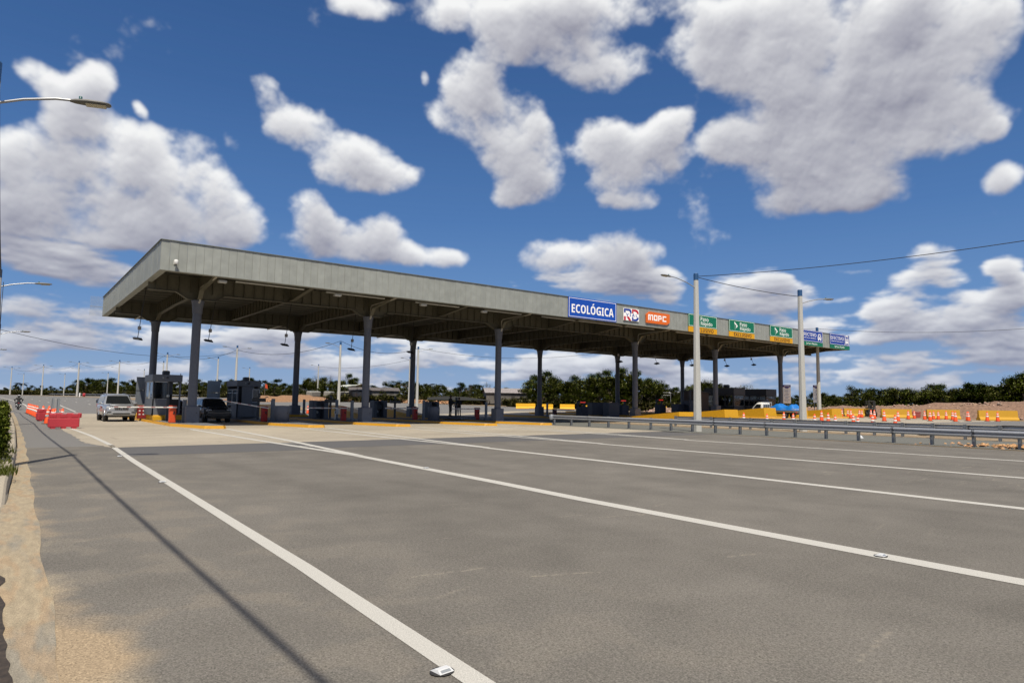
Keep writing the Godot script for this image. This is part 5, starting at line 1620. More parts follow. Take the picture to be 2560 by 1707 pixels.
func lamp_arm(t: Node3D, root: Vector3, reach: Vector3, rise: float):
	var am := mat("lamp_arm_zinc", lin(0.42, 0.43, 0.44), 0.4, 0.5)
	var hm := mat("lamp_head_grey", lin(0.17, 0.165, 0.15), 0.5)
	var d := reach.normalized()
	var p := [root, root + reach * 0.3 + Vector3(0, rise * 0.55, 0), root + reach * 0.62 + Vector3(0, rise * 0.92, 0), root + reach * 0.80 + Vector3(0, rise * 1.0, 0)]
	var b := MB.new()
	b.tube(p, 0.03, 8)
	part("arm", b, am, t)
	var bs := Basis.looking_at(-d, Vector3.UP)
	bs = Basis(d.cross(Vector3.UP).normalized(), 0.06) * bs
	var c: Vector3 = p[3] + d * 0.34
	var hb := MB.new()
	var rings := []
	for q in [[-0.40, 0.04, 0.03], [-0.30, 0.09, 0.06], [-0.05, 0.15, 0.075], [0.22, 0.15, 0.06], [0.36, 0.12, 0.04], [0.40, 0.06, 0.02]]:
		var r := []
		for k in 10:
			var an := TAU * k / 10.0
			r.append(c + bs * Vector3(cos(an) * q[1], sin(an) * q[2] * (1.0 if sin(an) > 0 else 0.55), q[0]))
		rings.append(r)
	hb.loft(rings, true)
	var head := part("lamp_head", hb, hm, t)
	var ln := MB.new()
	ln.cbox(c + bs * Vector3(0, -0.042, 0.10), Vector3(0.21, 0.02, 0.40), 0.008, bs)
	part("lens", ln, mat("street_lens", lin(0.52, 0.47, 0.32), 0.3), head)
	var ph := MB.new()
	ph.lathe([[0.035, 0.0], [0.035, 0.08], [0.0, 0.09]], 10, Transform3D(Basis(), c + bs * Vector3(0, 0.05, -0.2)))
	part("photocell", ph, mat("photocell", lin(0.02, 0.10, 0.11), 0.4), head)

func cable(label: String, a: Vector3, b: Vector3, sag: float, r := 0.016, group := "", n := 14):
	var pts := []
	for i in n + 1:
		var t := float(i) / n
		pts.append(a.lerp(b, t) - Vector3(0, sag * 4.0 * t * (1.0 - t), 0))
	var m := MB.new()
	m.tube(pts, r, 5)
	one("overhead_cable", m, mat("cable_black", lin(0.018, 0.018, 0.02), 0.6), label, "cable", group)

func build_poles():
	light_pole("pale octagonal concrete light pole with blue cap standing in the gravel before the green sign", Vector3(34.55, 0, -26.65), 9.95, [[-2.6, -0.4, 0.55]], 0.46)
	light_pole("second pale concrete light pole, lamp arm to the right, beside the blue signs", Vector3(42.25, 0.0, -24.1), 9.45, [[2.2, 0.9, 0.42]], 0.44)
	light_pole("third concrete light pole rising behind the right end of the canopy", Vector3(75.4, 0.5, -41.0), 10.4, [], 0.44)
	# kerbside poles at the left, mostly outside the picture: their lamps reach in
	var lx := [[-0.62, -17.9, 8.7, 1.78], [-0.62, -44.6, 8.2, 2.0], [-0.75, -76.5, 8.0, 2.0], [-2.4, -109.0, 7.6, 2.0]]
	var lw := ["nearest kerbside light pole at the left edge, its big lamp high in the sky", "second kerbside light pole at the left edge, lamp lower in the sky", "third kerbside light pole at the left edge", "fourth kerbside light pole at the left edge, smallest lamp"]
	for i in 4:
		var q: Array = lx[i]
		light_pole(lw[i], on(q[0], q[1], 0.1), q[2], [[q[3], 0.35 if i == 0 else 0.0, 0.38]], 0.36, "kerbside light poles at the left")
	var rows := [[1.6, -296.0, 1, "first from the left"], [6.7, -383.9, 0, "second from the left, shorter"], [9.6, -264.6, 1, "third from the left"], [21.4, -364.3, 0, "fourth from the left, shorter"], [16.2, -223.2, 1, "above the red water barriers"], [20.7, -282.6, 0, "hidden close behind another pole above the red barriers"], [34.1, -325.2, 0, "left of the silver SUV's roof"], [23.9, -204.7, 1, "rising from the silver SUV's roof"], [29.7, -254.0, 0, "close behind the pole over the silver SUV's roof"], [39.5, -271.2, 0, "left of the first rear column"], [33.4, -198.8, 0, "just right of the first rear column, the shorter one"], [26.4, -153.4, 1, "just right of the first rear column, the taller one"], [30.7, -117.4, 1, "right of the near left column, above the second booth"], [38.4, -162.2, 0, "above the pale blue sheet board"], [64.0, -228.6, 0, "small, right of the second booth's roof"], [38.8, -93.3, 1, "tall, between the second front and rear columns"], [71.2, -186.5, 0, "right of the second rear column"], [69.5, -129.0, 0, "left of the third rear column"], [53.5, -96.6, 1, "close behind the third rear column"]]
	for q in rows:
		var near: bool = q[2] == 1
		var h := 10.0
		light_pole("distant white light pole, " + q[3], on(q[0], q[1], 0.0), h, [[-2.2, 0.5, 0.6], [2.2, -0.5, 0.6]] if near and q[1] < -100 else [[-2.2 if q[0] != 53.5 else 2.2, 0.4, 0.6]], 0.42, "light poles along the far road")
	# cables
	cable("black cable from the first concrete light pole out of the picture at the upper right", Vector3(34.6, 9.75, -26.5), Vector3(38.6, 9.7, -9.5), 0.25, 0.02)
	cable("twisted black cable sagging between the first and second concrete light poles", Vector3(34.75, 9.7, -26.6), Vector3(42.1, 9.0, -24.2), 0.12, 0.022)
	cable("thin black cable from the canopy's right end out of the picture to the right", Vector3(75.4, 10.75, -41.0), Vector3(87.5, 10.4, -22.5), 0.5, 0.02)
	cable("short black cable from the third light pole towards the canopy roof", Vector3(75.4, 10.8, -41.0), Vector3(60.0, 10.3, -52.0), 0.25, 0.018)
	var kerb := [Vector3(-0.5, 8.35, 14), Vector3(-0.55, 8.35, -17.9), Vector3(-0.55, 7.95, -44.6), Vector3(-0.7, 7.7, -76.5), Vector3(-2.35, 7.6, -109)]
	for i in 4:
		cable("bundled black cable along the kerbside poles, span %s" % ["nearest the viewer", "second from the viewer", "third from the viewer", "farthest"][i], kerb[i], kerb[i + 1], 0.35, 0.034, "kerbside cables at the left")
	cable("slack black cable hanging down the kerbside pole at the left edge", Vector3(-0.42, 7.6, -44.3), Vector3(-0.40, 4.4, -44.3), 0.0, 0.014)
	cable("long sagging black cable crossing from the left edge behind the canopy columns", Vector3(-0.7, 7.6, -76.5), Vector3(30.7, 9.4, -117.4), 1.5, 0.022)
	var names := ["right of the second front column", "between the near left column and the second rear column", "over the second booth", "left of the near left column", "over the silver SUV", "over the red water barriers", "at the far left"]
	var top := [[Vector3(53.5, 10.3, -96.6), Vector3(38.8, 10.3, -93.3)], [Vector3(38.8, 10.3, -93.3), Vector3(30.7, 9.8, -117.4)], [Vector3(30.7, 9.8, -117.4), Vector3(26.4, 10.6, -153.4)], [Vector3(26.4, 10.6, -153.4), Vector3(23.9, 11.0, -204.7)], [Vector3(23.9, 11.0, -204.7), Vector3(16.2, 11.0, -223.2)], [Vector3(16.2, 11.0, -223.2), Vector3(9.6, 11.2, -264.6)], [Vector3(9.6, 11.2, -264.6), Vector3(1.6, 11.4, -296.0)]]
	for i in top.size():
		cable("thin cable between distant poles, " + names[i], top[i][0], top[i][1], 1.3, 0.03, "cables of the distant poles")
	cable("long black cable sagging behind the third front column", Vector3(53.5, 10.3, -96.6), Vector3(76.0, 10.0, -75.0), 1.4, 0.024)
	cable("thin black cable between the small distant poles right of the second rear column", Vector3(69.5, 10.6, -129.0), Vector3(71.2, 11.2, -186.5), 1.0, 0.03)

# ---------------------------------------------------------------- cones and barriers
var cone_src: Node3D

func cone(label: String, at: Vector3, s: float, group: String, turn := 0.0):
	if cone_src == null:
		cone_src = thing("traffic_cone", label, "traffic cone", at, turn, group)
		cone_src.set_meta("base_name", "traffic_cone")
		var or_ := mat("cone_orange", lin(0.80, 0.085, 0.01), 0.55)
		var wh := mat("cone_white", lin(0.72, 0.71, 0.70), 0.5)
		var b := MB.new()
		b.lathe([[0.17, 0.03], [0.06, 0.86], [0.035, 0.87], [0.033, 0.905], [0.0, 0.91]], 14)
		part("body", b, or_, cone_src)
		for q in [[0.40, 0.53], [0.64, 0.73]]:
			var r0: float = lerpf(0.17, 0.06, (q[0] - 0.03) / 0.83) + 0.004
			var r1: float = lerpf(0.17, 0.06, (q[1] - 0.03) / 0.83) + 0.004
			var k := MB.new()
			k.lathe([[r0 - 0.004, q[0] - 0.001], [r0, q[0]], [r1, q[1]], [r1 - 0.004, q[1] + 0.001]], 14)
			part("white_band", k, wh, cone_src)
		var f := MB.new()
		f.cbox(Vector3(0, 0.018, 0), Vector3(0.42, 0.036, 0.42), 0.012)
		part("base", f, mat("cone_base", lin(0.05, 0.03, 0.025), 0.7), cone_src)
		cone_src.scale = Vector3.ONE * s
		return cone_src
	var o := copy(cone_src, label, at, turn)
	o.set_meta("group", group)
	o.scale = Vector3.ONE * s
	return o

func build_cones():
	rng.seed = 19
	var ord := ["first", "second", "third", "fourth", "fifth", "sixth", "seventh", "eighth", "ninth", "tenth", "eleventh", "twelfth", "thirteenth", "fourteenth", "fifteenth", "sixteenth", "seventeenth", "eighteenth", "nineteenth", "twentieth", "twenty-first", "twenty-second", "twenty-third", "twenty-fourth", "twenty-fifth"]
	var g1 := "cones stored behind the red water barriers"
	for i in 8:
		var t := i / 7.0
		cone("orange cone %s from the far end of the row beside the motorcycle" % ord[i], Vector3(lerpf(1.93, 2.12, t), 0, lerpf(-80.0, -63.5, t * t * 0.4 + t * 0.6)), 1.0, g1, rng.randf())
	var mid := [[2.30, -58.6], [2.62, -58.0], [2.84, -58.8]]
	for i in 3: cone("orange cone standing behind the left red water barrier, %s from the left" % ord[i], Vector3(mid[i][0], 0, mid[i][1]), 1.05, g1, rng.randf())
	var nr := [[2.14, -48.4], [2.34, -47.6], [2.50, -48.6], [2.30, -46.2], [2.72, -49.2], [2.88, -48.8]]
	for i in 6: cone("orange cone behind the near red water barrier, %s from the left" % ord[i], Vector3(nr[i][0], 0, nr[i][1]), 1.0, g1, rng.randf())
	var und := [[14.1, -68.5, "right of the orange gate, beyond the near left column"], [20.3, -70.5, "left one beside the second booth's corner"], [20.9, -71.5, "middle one beside the second booth's corner"], [21.6, -70.2, "right one behind the first red gate"], [29.6, -80.5, "alone behind the second rear column"]]
	for q in und: cone("orange cone seen under the canopy, " + q[2], on(q[0], q[1]), 1.05, "cones seen under the canopy", rng.randf())
	# right: cones on the far carriageway, listed from left to right as seen
	var list := [[49.1, -33.2], [49.0, -31.0], [51.6, -31.1], [49.6, -29.1], [49.5, -27.3], [54.6, -29.5], [51.7, -27.4], [49.5, -25.7], [77.6, -39.5], [79.0, -39.5], [70.2, -34.8], [51.6, -25.4], [49.2, -23.9], [80.1, -38.7], [78.6, -37.7], [77.8, -36.3], [50.8, -23.6], [70.8, -32.7], [60.2, -27.0], [51.4, -22.3], [62.1, -26.7], [74.9, -31.2], [80.5, -32.9], [74.8, -29.6], [67.6, -26.3], [78.5, -30.2], [78.9, -29.9], [81.2, -30.0], [77.1, -27.9], [68.3, -24.5], [75.4, -26.0], [74.2, -25.5], [75.6, -24.4], [76.4, -23.8]]
	for i in list.size():
		var side := "before the truck with blue tarpaulin, " if i < 4 else "before the yellow concrete barriers, "
		var n: int = i if i < 4 else i - 4
		var w: String = ord[n] if n < ord.size() else ["twenty-sixth", "twenty-seventh", "twenty-eighth", "twenty-ninth", "thirtieth"][n - ord.size()]
		cone("tall banded orange cone %s%s from left" % [side, w], on(list[i][0], list[i][1], 0.006), rng.randf_range(0.97, 1.04), "cones on the far carriageway", rng.randf())
	# a loose yellow tape sagging between some of them
	var b := MB.new()
	var pts := []
	for q in [[54.6, -29.5], [66.0, -33.0], [70.2, -34.8], [78.6, -37.7]]: pts.append(on(q[0], q[1], 0.7))
	var fine := []
	for i in 3:
		for k in 6:
			var t := k / 6.0
			fine.append(pts[i].lerp(pts[i + 1], t) - Vector3(0, 1.2 * t * (1.0 - t), 0))
	fine.append(pts[3])
	b.tube(fine, 0.012, 4)
	one("warning_tape", b, mat("tape_yellow", lin(0.65, 0.55, 0.06), 0.5), "thin yellow tape sagging from cone to cone before the yellow barriers", "tape")

func jersey(length: float, m: Material, t: Node3D, h := 0.95):
	var b := MB.new()
	var k := h / 0.95
	b.prism(PackedVector2Array([Vector2(-0.34, 0), Vector2(0.34, 0), Vector2(0.34, 0.12), Vector2(0.16, 0.34), Vector2(0.10, 0.95), Vector2(-0.10, 0.95), Vector2(-0.16, 0.34), Vector2(-0.34, 0.12)]), Transform3D(Basis(Vector3.UP, PI / 2).scaled(Vector3(1, k, 1)), Vector3(-length / 2, 0, 0)), length)
	part("body", b, m, t)

func water_barrier(label: String, at: Vector3, turn: float, length: float, m: Material):
	var t := thing("water_barrier", label, "water barrier", at, turn, "red plastic water barriers")
	var b := MB.new()
	b.cbox(Vector3(0, 0.30, 0), Vector3(length, 0.46, 0.40), 0.03)
	for x in [-0.34, 0.0, 0.34]: b.cbox(Vector3(x * length, 0.04, 0), Vector3(length * 0.16, 0.085, 0.38), 0.01)
	part("foot", b, m, t)
	var u := MB.new()
	u.cbox(Vector3(0.03, 0.655, 0), Vector3(length + 0.02, 0.25, 0.30), 0.03)
	for x in [-0.36, -0.02, 0.34]: u.cbox(Vector3(x * length, 0.655, 0.14), Vector3(length * 0.22, 0.19, 0.06), 0.02)
	u.cbox(Vector3(length / 2 + 0.05, 0.66, 0), Vector3(0.08, 0.23, 0.16), 0.02)
	part("top", u, m, t)
	for x in [0.0, 0.36]:
		var k := MB.new()
		k.box(Vector3(x * length, 0.762, 0.162), Vector3(0.19, 0.02, 0.03))
		part("sticker", k, mat("reflector_white", Color.WHITE), t)

func build_barriers():
	var plastic := mat("barrier_red", lin(0.50, 0.04, 0.055), 0.5, 0.0, grime, 1.2)
	water_barrier("weathered red plastic water barrier nearest the viewer at the left, standing on the concrete edge", Vector3(2.5, 0, -41.0), 0.03, 1.32, plastic)
	water_barrier("red plastic water barrier half hidden behind the nearest one at the left", Vector3(2.32, 0, -54.0), 0.35, 1.1, plastic)
	water_barrier("dull red plastic water barrier among the cones between two yellow barriers", on(87.6, -36.2), -0.75, 2.1, mat("barrier_dull_red", lin(0.33, 0.07, 0.06), 0.6, 0.0, grime, 1.0))
	var yel := mat("jersey_yellow", lin(0.60, 0.33, 0.02), 0.7, 0.0, grime, 0.9)
	var lab := ["left one, before the forklift", "second from the left, beside the dull red barrier", "third from the left, with a broken sloping end", "right one, standing alone"]
	var J := [[87.85, -44.44, 90.82, -42.20], [81.47, -36.86, 84.26, -34.75], [81.86, -32.18, 84.75, -30.0], [80.68, -26.84, 83.89, -24.41]]
	for i in 4:
		var q: Array = J[i]
		var c := Vector2((q[0] + q[2]) / 2, (q[1] + q[3]) / 2)
		var ln: float = Vector2(q[2] - q[0], q[3] - q[1]).length()
		var t := thing("jersey_barrier", "yellow concrete jersey barrier behind the cones, " + lab[i], "concrete barrier", on(c.x, c.y), -atan2(q[3] - q[1], q[2] - q[0]), "yellow concrete barriers at the right")
		jersey(ln, yel, t, 1.05)
	var back := [[72.07, -94.48, 73.89, -93.11], [76.0, -95.77, 76.93, -95.07], [75.76, -91.72, 77.29, -90.57], [81.68, -93.75, 83.82, -92.13], [79.0, -84.0, 79.9, -83.2], [68.6, -68.5, 70.3, -66.9], [95.0, -82.0, 96.2, -81.0], [84.6, -88.5, 86.6, -86.8]]
	var bl := ["first at the left, a long one", "second, short, touching the first", "right of the fourth rear column", "right of the dark red gate", "between the two navy cabinets", "behind the fifth rear column", "behind the third red display", "half hidden behind the big navy cabinet"]
	for i in back.size():
		var q: Array = back[i]
		var t := thing("jersey_barrier", "bright yellow barrier on the road behind the canopy, " + bl[i], "concrete barrier", on((q[0] + q[2]) / 2, (q[1] + q[3]) / 2), -atan2(q[3] - q[1], q[2] - q[0]), "yellow barriers behind the canopy")
		jersey(Vector2(q[2] - q[0], q[3] - q[1]).length(), mat("jersey_bright", lin(0.78, 0.42, 0.01), 0.6), t, 0.9)

func build_road_studs():
	var grey := mat("stud_lens", lin(0.26, 0.28, 0.30), 0.2)
	var wm := mat("stud_white", lin(0.62, 0.63, 0.64), 0.4)
	var epoxy := mat("stud_glue", lin(0.03, 0.028, 0.026), 0.5)
	var spots := [[2.19, -3.56, "beside the leftmost white line at the bottom edge"], [7.72, -3.55, "on the second white line at the right"], [8.28, -14.4, "on the second white line in mid distance"], [2.52, -14.4, "left of the leftmost white line in mid distance"], [2.62, -21.2, "where the leftmost white line meets the dark asphalt"]]
	for q in spots:
		var t := thing("road_stud", "small white plastic road stud " + q[2], "road stud", Vector3(q[0], 0.008, q[1]), 0.12, "reflective road studs")
		var b := MB.new()
		var lo := [Vector3(-0.052, 0.004, 0.05), Vector3(0.052, 0.004, 0.05), Vector3(0.052, 0.004, -0.05), Vector3(-0.052, 0.004, -0.05)]
		var hi := [Vector3(-0.045, 0.02, 0.018), Vector3(0.045, 0.02, 0.018), Vector3(0.045, 0.02, -0.018), Vector3(-0.045, 0.02, -0.018)]
		b.hexa(lo + hi)
		part("body", b, wm, t)
		var f := MB.new()
		f.quad(Vector3(-0.036, 0.0085, 0.0435), Vector3(0.036, 0.0085, 0.0435), Vector3(0.034, 0.0175, 0.0255), Vector3(-0.034, 0.0175, 0.0255))
		part("reflector", f, grey, t)
		var g := MB.new()
		g.lathe([[0.085, 0.0], [0.08, 0.003], [0.0, 0.0035]], 14, Transform3D(Basis().scaled(Vector3(0.92, 1, 0.82)), Vector3.ZERO))
		part("glue_pad", g, epoxy, t)
	rng.seed = 44
	var lit := [[1.8, -25.3, "grey puddle-shaped scrap in the gutter"], [0.52, -26.5, "grey scrap lying in the gutter pan"]]
	for q in [[36.3, -17.5, "crumpled white scrap of paper on the dirt behind the near guardrail"]]:
		var b := MB.new()
		b.loft([[Vector3(-0.12, 0.0, 0.1), Vector3(0.14, 0, 0.08), Vector3(0.12, 0, -0.1), Vector3(-0.1, 0, -0.09)], [Vector3(-0.07, 0.06, 0.05), Vector3(0.07, 0.12, 0.02), Vector3(0.06, 0.16, -0.05), Vector3(-0.05, 0.08, -0.06)]], false)
		one("paper_scrap", b, wm, q[2], "litter", "", Vector3(q[0], 0.02, q[1]))

# ---------------------------------------------------------------- vehicles (front towards +z)
func body_ring(z: float, w: float, yb: float, yt: float, tuck := 0.10) -> Array:
	var ym := lerpf(yb, yt, 0.62)
	var h := [Vector3(w * 0.80, yb, z), Vector3(w * 0.97, yb + 0.06, z), Vector3(w, lerpf(yb, yt, 0.35), z), Vector3(w, ym, z), Vector3(w * 0.985, lerpf(yb, yt, 0.88), z), Vector3(w * (1.0 - tuck), yt, z)]
	var r := h.duplicate()
	for i in range(h.size() - 1, -1, -1): r.append(Vector3(-h[i].x, h[i].y, h[i].z))
	return r

func cabin_ring(y: float, w: float, zf: float, zb: float) -> Array:
	var k := 0.10
	return [Vector3(-w + k, y, zf), Vector3(w - k, y, zf), Vector3(w, y, zf - k * 1.6), Vector3(w, y, zb + k), Vector3(w - k, y, zb), Vector3(-w + k, y, zb), Vector3(-w, y, zb + k), Vector3(-w, y, zf - k * 1.6)]

func cab_at(lv: Array, y: float) -> Array:   # [half width, front z, back z] of the cabin at height y
	for i in lv.size() - 1:
		if y <= lv[i + 1][0]:
			var t: float = (y - lv[i][0]) / (lv[i + 1][0] - lv[i][0])
			return [lerpf(lv[i][1], lv[i + 1][1], t), lerpf(lv[i][2], lv[i + 1][2], t), lerpf(lv[i][3], lv[i + 1][3], t)]
	var q: Array = lv[-1]
	return [q[1], q[2], q[3]]

func wheel(t: Node3D, at: Vector3, r: float, w: float, rim: Material):
	var s := signf(at.x)
	var x := Transform3D(Basis(Vector3.BACK, -PI / 2 * s), at)
	var b := MB.new()
	b.lathe([[r * 0.62, -w / 2], [r * 0.92, -w / 2], [r, -w * 0.36], [r, w * 0.36], [r * 0.92, w / 2], [r * 0.62, w / 2]], 26, x)
	var o := part("wheel", b, mat("tyre", lin(0.018, 0.018, 0.019), 0.85), t)
	var m := MB.new()
	m.lathe([[0.0, w * 0.30], [r * 0.18, w * 0.32], [r * 0.2, w * 0.22], [r * 0.56, w * 0.30], [r * 0.64, w * 0.42]], 20, x)
	for k in 6:
		var bs := x.basis * Basis(Vector3.UP, TAU * k / 6.0)
		m.box(at + bs * Vector3(r * 0.36, w * 0.33, 0), Vector3(r * 0.5, 0.03, r * 0.16), bs)
	part("rim", m, rim, o)

func levels(lv: Array, y0: float, y1: float) -> Array:
	var ys := [y0]
	for q in lv:
		if q[0] > y0 + 0.02 and q[0] < y1 - 0.02: ys.append(q[0])
	ys.append(y1)
	return ys

func side_panes(t: Node3D, lv: Array, y0: float, y1: float, cuts: Array, gl: Material, skew := 0.0):
	var ys := levels(lv, y0, y1)
	for s in [-1.0, 1.0]:
		for c in cuts:
			var b := MB.new()
			for i in ys.size() - 1:
				var ka: float = (ys[i] - y0) / (y1 - y0); var kb: float = (ys[i + 1] - y0) / (y1 - y0)
				var wa: float = s * (cab_at(lv, ys[i])[0] + 0.012); var wb: float = s * (cab_at(lv, ys[i + 1])[0] + 0.012)
				var f0: float = c[0]; var g0: float = c[1]; var f1: float = c[2] if c.size() > 2 else c[0]; var g1: float = c[3] if c.size() > 3 else c[1]
				var p0 := Vector3(wa, ys[i], lerpf(f0, f1, ka)); var p1 := Vector3(wa, ys[i], lerpf(g0, g1, ka))
				var p2 := Vector3(wb, ys[i + 1], lerpf(g0, g1, kb)); var p3 := Vector3(wb, ys[i + 1], lerpf(f0, f1, kb))
				if s < 0: b.quad(p0, p1, p2, p3)
				else: b.quad(p1, p0, p3, p2)
			part("side_window", b, gl, t)

func end_pane(called: String, t: Node3D, lv: Array, y0: float, y1: float, front: bool, gl: Material, k := 0.90):
	var ys := levels(lv, y0, y1)
	var b := MB.new()
	var n := 1 if front else 2
	var o := 0.014 if front else -0.014
	for i in ys.size() - 1:
		var a := cab_at(lv, ys[i]); var d := cab_at(lv, ys[i + 1])
		var ka: float = minf(k, (a[0] - 0.12) / a[0]); var kb: float = minf(k, (d[0] - 0.12) / d[0])
		var p := [Vector3(-a[0] * ka, ys[i], a[n] + o), Vector3(a[0] * ka, ys[i], a[n] + o), Vector3(d[0] * kb, ys[i + 1], d[n] + o), Vector3(-d[0] * kb, ys[i + 1], d[n] + o)]
		if front: b.quad(p[0], p[1], p[2], p[3])
		else: b.quad(p[1], p[0], p[3], p[2])
	part(called, b, gl, t)

func suv(label: String, called: String, at: Vector3, turn: float, S: Vector3, paint: Material, chrome_bits: bool) -> Node3D:
	# S: half width, height, length relative to a 0.94 x 1.84 x 4.75 off-roader
	var t := thing(called, label, "car", at, turn)
	var fx := S.x / 0.94; var fy := S.y / 1.84; var fz := S.z / 4.75
	var P := func(x: float, y: float, z: float) -> Vector3: return Vector3(x * fx, y * fy, z * fz)
	var gl := mat("car_glass", lin(0.012, 0.014, 0.016), 0.05)
	var black := mat("black_plastic", Color.WHITE)
	var chrome := mat("chrome", lin(0.62, 0.62, 0.63), 0.12, 1.0)
	var b := MB.new()
	var rings := []
	for q in [[-2.37, 0.84, 0.50, 1.02], [-2.32, 0.90, 0.42, 1.14], [-1.9, 0.935, 0.38, 1.17], [0.3, 0.94, 0.36, 1.17], [0.9, 0.935, 0.36, 1.14], [1.6, 0.925, 0.37, 1.08], [2.05, 0.89, 0.38, 1.03], [2.28, 0.82, 0.40, 0.96], [2.37, 0.74, 0.44, 0.86]]:
		rings.append(body_ring(q[0] * fz, q[1] * fx, q[2] * fy, q[3] * fy))
	b.loft(rings, true)
	# bumpers with swollen corners, bonnet crown and wheel-arch lips
	b.cbox(P.call(0, 0.56, 2.27), P.call(1.78, 0.30, 0.30), 0.10); b.cbox(P.call(0, 0.58, -2.30), P.call(1.76, 0.30, 0.26), 0.10)
	b.cbox(P.call(0, 1.10, 1.45), P.call(1.36, 0.06, 1.3), 0.03)
	for x in [-0.9, 0.9]:
		for z in [-1.42, 1.42]:
			var ring := []
			for k in 11:
				var an := PI * k / 10.0
				ring.append(P.call(x, 0.40 + sin(an) * 0.47, z + cos(an) * 0.47))
			b.tube(ring, 0.055, 6)
	part("body", b, paint, t)
	var lv := [[1.12 * fy, 0.90 * fx, 1.02 * fz, -2.33 * fz], [1.30 * fy, 0.86 * fx, 0.80 * fz, -2.29 * fz], [1.70 * fy, 0.73 * fx, 0.22 * fz, -2.17 * fz], [1.80 * fy, 0.64 * fx, -0.02 * fz, -2.05 * fz], [1.84 * fy, 0.48 * fx, -0.25 * fz, -1.85 * fz]]
	var c := MB.new()
	var cr := []
	for q in lv: cr.append(cabin_ring(q[0], q[1], q[2], q[3]))
	c.loft(cr, true)
	part("cabin", c, paint, t)
	end_pane("windscreen", t, lv, 1.18 * fy, 1.70 * fy, true, gl)
	end_pane("rear_window", t, lv, 1.24 * fy, 1.66 * fy, false, gl, 0.84)
	side_panes(t, lv, 1.20 * fy, 1.66 * fy, [[0.62 * fz, -0.30 * fz, 0.18 * fz, -0.30 * fz], [-0.36 * fz, -1.22 * fz], [-1.30 * fz, -2.10 * fz, -1.30 * fz, -1.98 * fz]], gl)
	for x in [-1.42, 1.42]:
		for s in [-0.79, 0.79]: wheel(t, P.call(s, 0.385, x), 0.385 * fy, 0.26 * fx, mat("rim_alloy", lin(0.42, 0.42, 0.43), 0.3, 0.8))
	var un := MB.new()
	un.box(P.call(0, 0.40, 0), P.call(1.55, 0.22, 4.1))
	for s in [-0.80, 0.80]:
		for z in [-1.42, 1.42]: un.lathe([[0.0, 0.0], [0.45 * fy, 0.0], [0.45 * fy, 0.12], [0.0, 0.12]], 18, Transform3D(Basis(Vector3.BACK, -PI / 2 * signf(s)), P.call(s * 0.99, 0.42, z)))
	part("underbody", un, black, t)
	for s in [-1.0, 1.0]:
		var m := MB.new()
		m.cbox(P.call(s * 1.06, 1.20, 0.72), P.call(0.24, 0.17, 0.13), 0.05); m.box(P.call(s * 0.93, 1.16, 0.74), P.call(0.14, 0.05, 0.05))
		part("mirror", m, paint, t)
		var h := MB.new()
		h.cbox(P.call(s * 0.68, 0.90, 2.19), P.call(0.40, 0.20, 0.22), 0.06, Basis(Vector3.UP, s * 0.35))
		var hl := part("headlight", h, mat("headlight", lin(0.50, 0.51, 0.52), 0.1, 0.3), t)
		var hb := MB.new()
		hb.lathe([[0.0, 0.0], [0.075, 0.0], [0.06, 0.02], [0.0, 0.01]], 12, Transform3D(Basis(Vector3.RIGHT, PI / 2), P.call(s * 0.66, 0.90, 2.30)))
		part("reflector_bowl", hb, chrome, hl)
		var f := MB.new()
		f.cbox(P.call(s * 0.70, 0.60, 2.37), P.call(0.26, 0.14, 0.1), 0.03)
		part("fog_lamp", f, black, t)
		var hd := MB.new()
		for z in [0.0, -0.95]: hd.cbox(P.call(s * 0.95, 1.0, z), P.call(0.03, 0.05, 0.2), 0.01)
		part("door_handle", hd, paint, t)
		var tl := MB.new()
		tl.cbox(P.call(s * 0.80, 1.02, -2.34), P.call(0.2, 0.3, 0.1), 0.03)
		part("tail_light", tl, mat("tail_red", lin(0.35, 0.01, 0.01), 0.2), t)
		if chrome_bits:
			var rr := MB.new()
			rr.tube([P.call(s * 0.60, 1.79, -0.2), P.call(s * 0.60, 1.87, -0.35), P.call(s * 0.60, 1.87, -1.85), P.call(s * 0.60, 1.79, -2.0)], 0.022, 6)
			part("roof_rail", rr, mat("rail_dark", lin(0.10, 0.10, 0.105), 0.4, 0.5), t)
	var g := MB.new()
	g.cbox(P.call(0, 0.87, 2.345), P.call(0.86, 0.25, 0.08), 0.04)
	var go := part("grille", g, black, t)
	if chrome_bits:
		for i in 6:
			var q := MB.new()
			q.cbox(P.call(-0.33 + i * 0.132, 0.87, 2.392), P.call(0.035, 0.2, 0.02), 0.008)
			part("bar", q, chrome, go)
		var e := MB.new()
		e.cbox(P.call(0, 0.90, 2.40), P.call(0.16, 0.09, 0.03), 0.02)
		part("badge", e, chrome, go)
	var lo := MB.new()
	lo.cbox(P.call(0, 0.53, 2.425), P.call(1.0, 0.09, 0.03), 0.012)
	part("air_intake", lo, black, t)
	var wi := MB.new()
	for s in [-0.2, 0.3]: wi.box(P.call(s, 1.185, 0.985), P.call(0.5, 0.012, 0.02), Basis(Vector3.BACK, 0.06))
	part("wiper", wi, black, t)
	return t

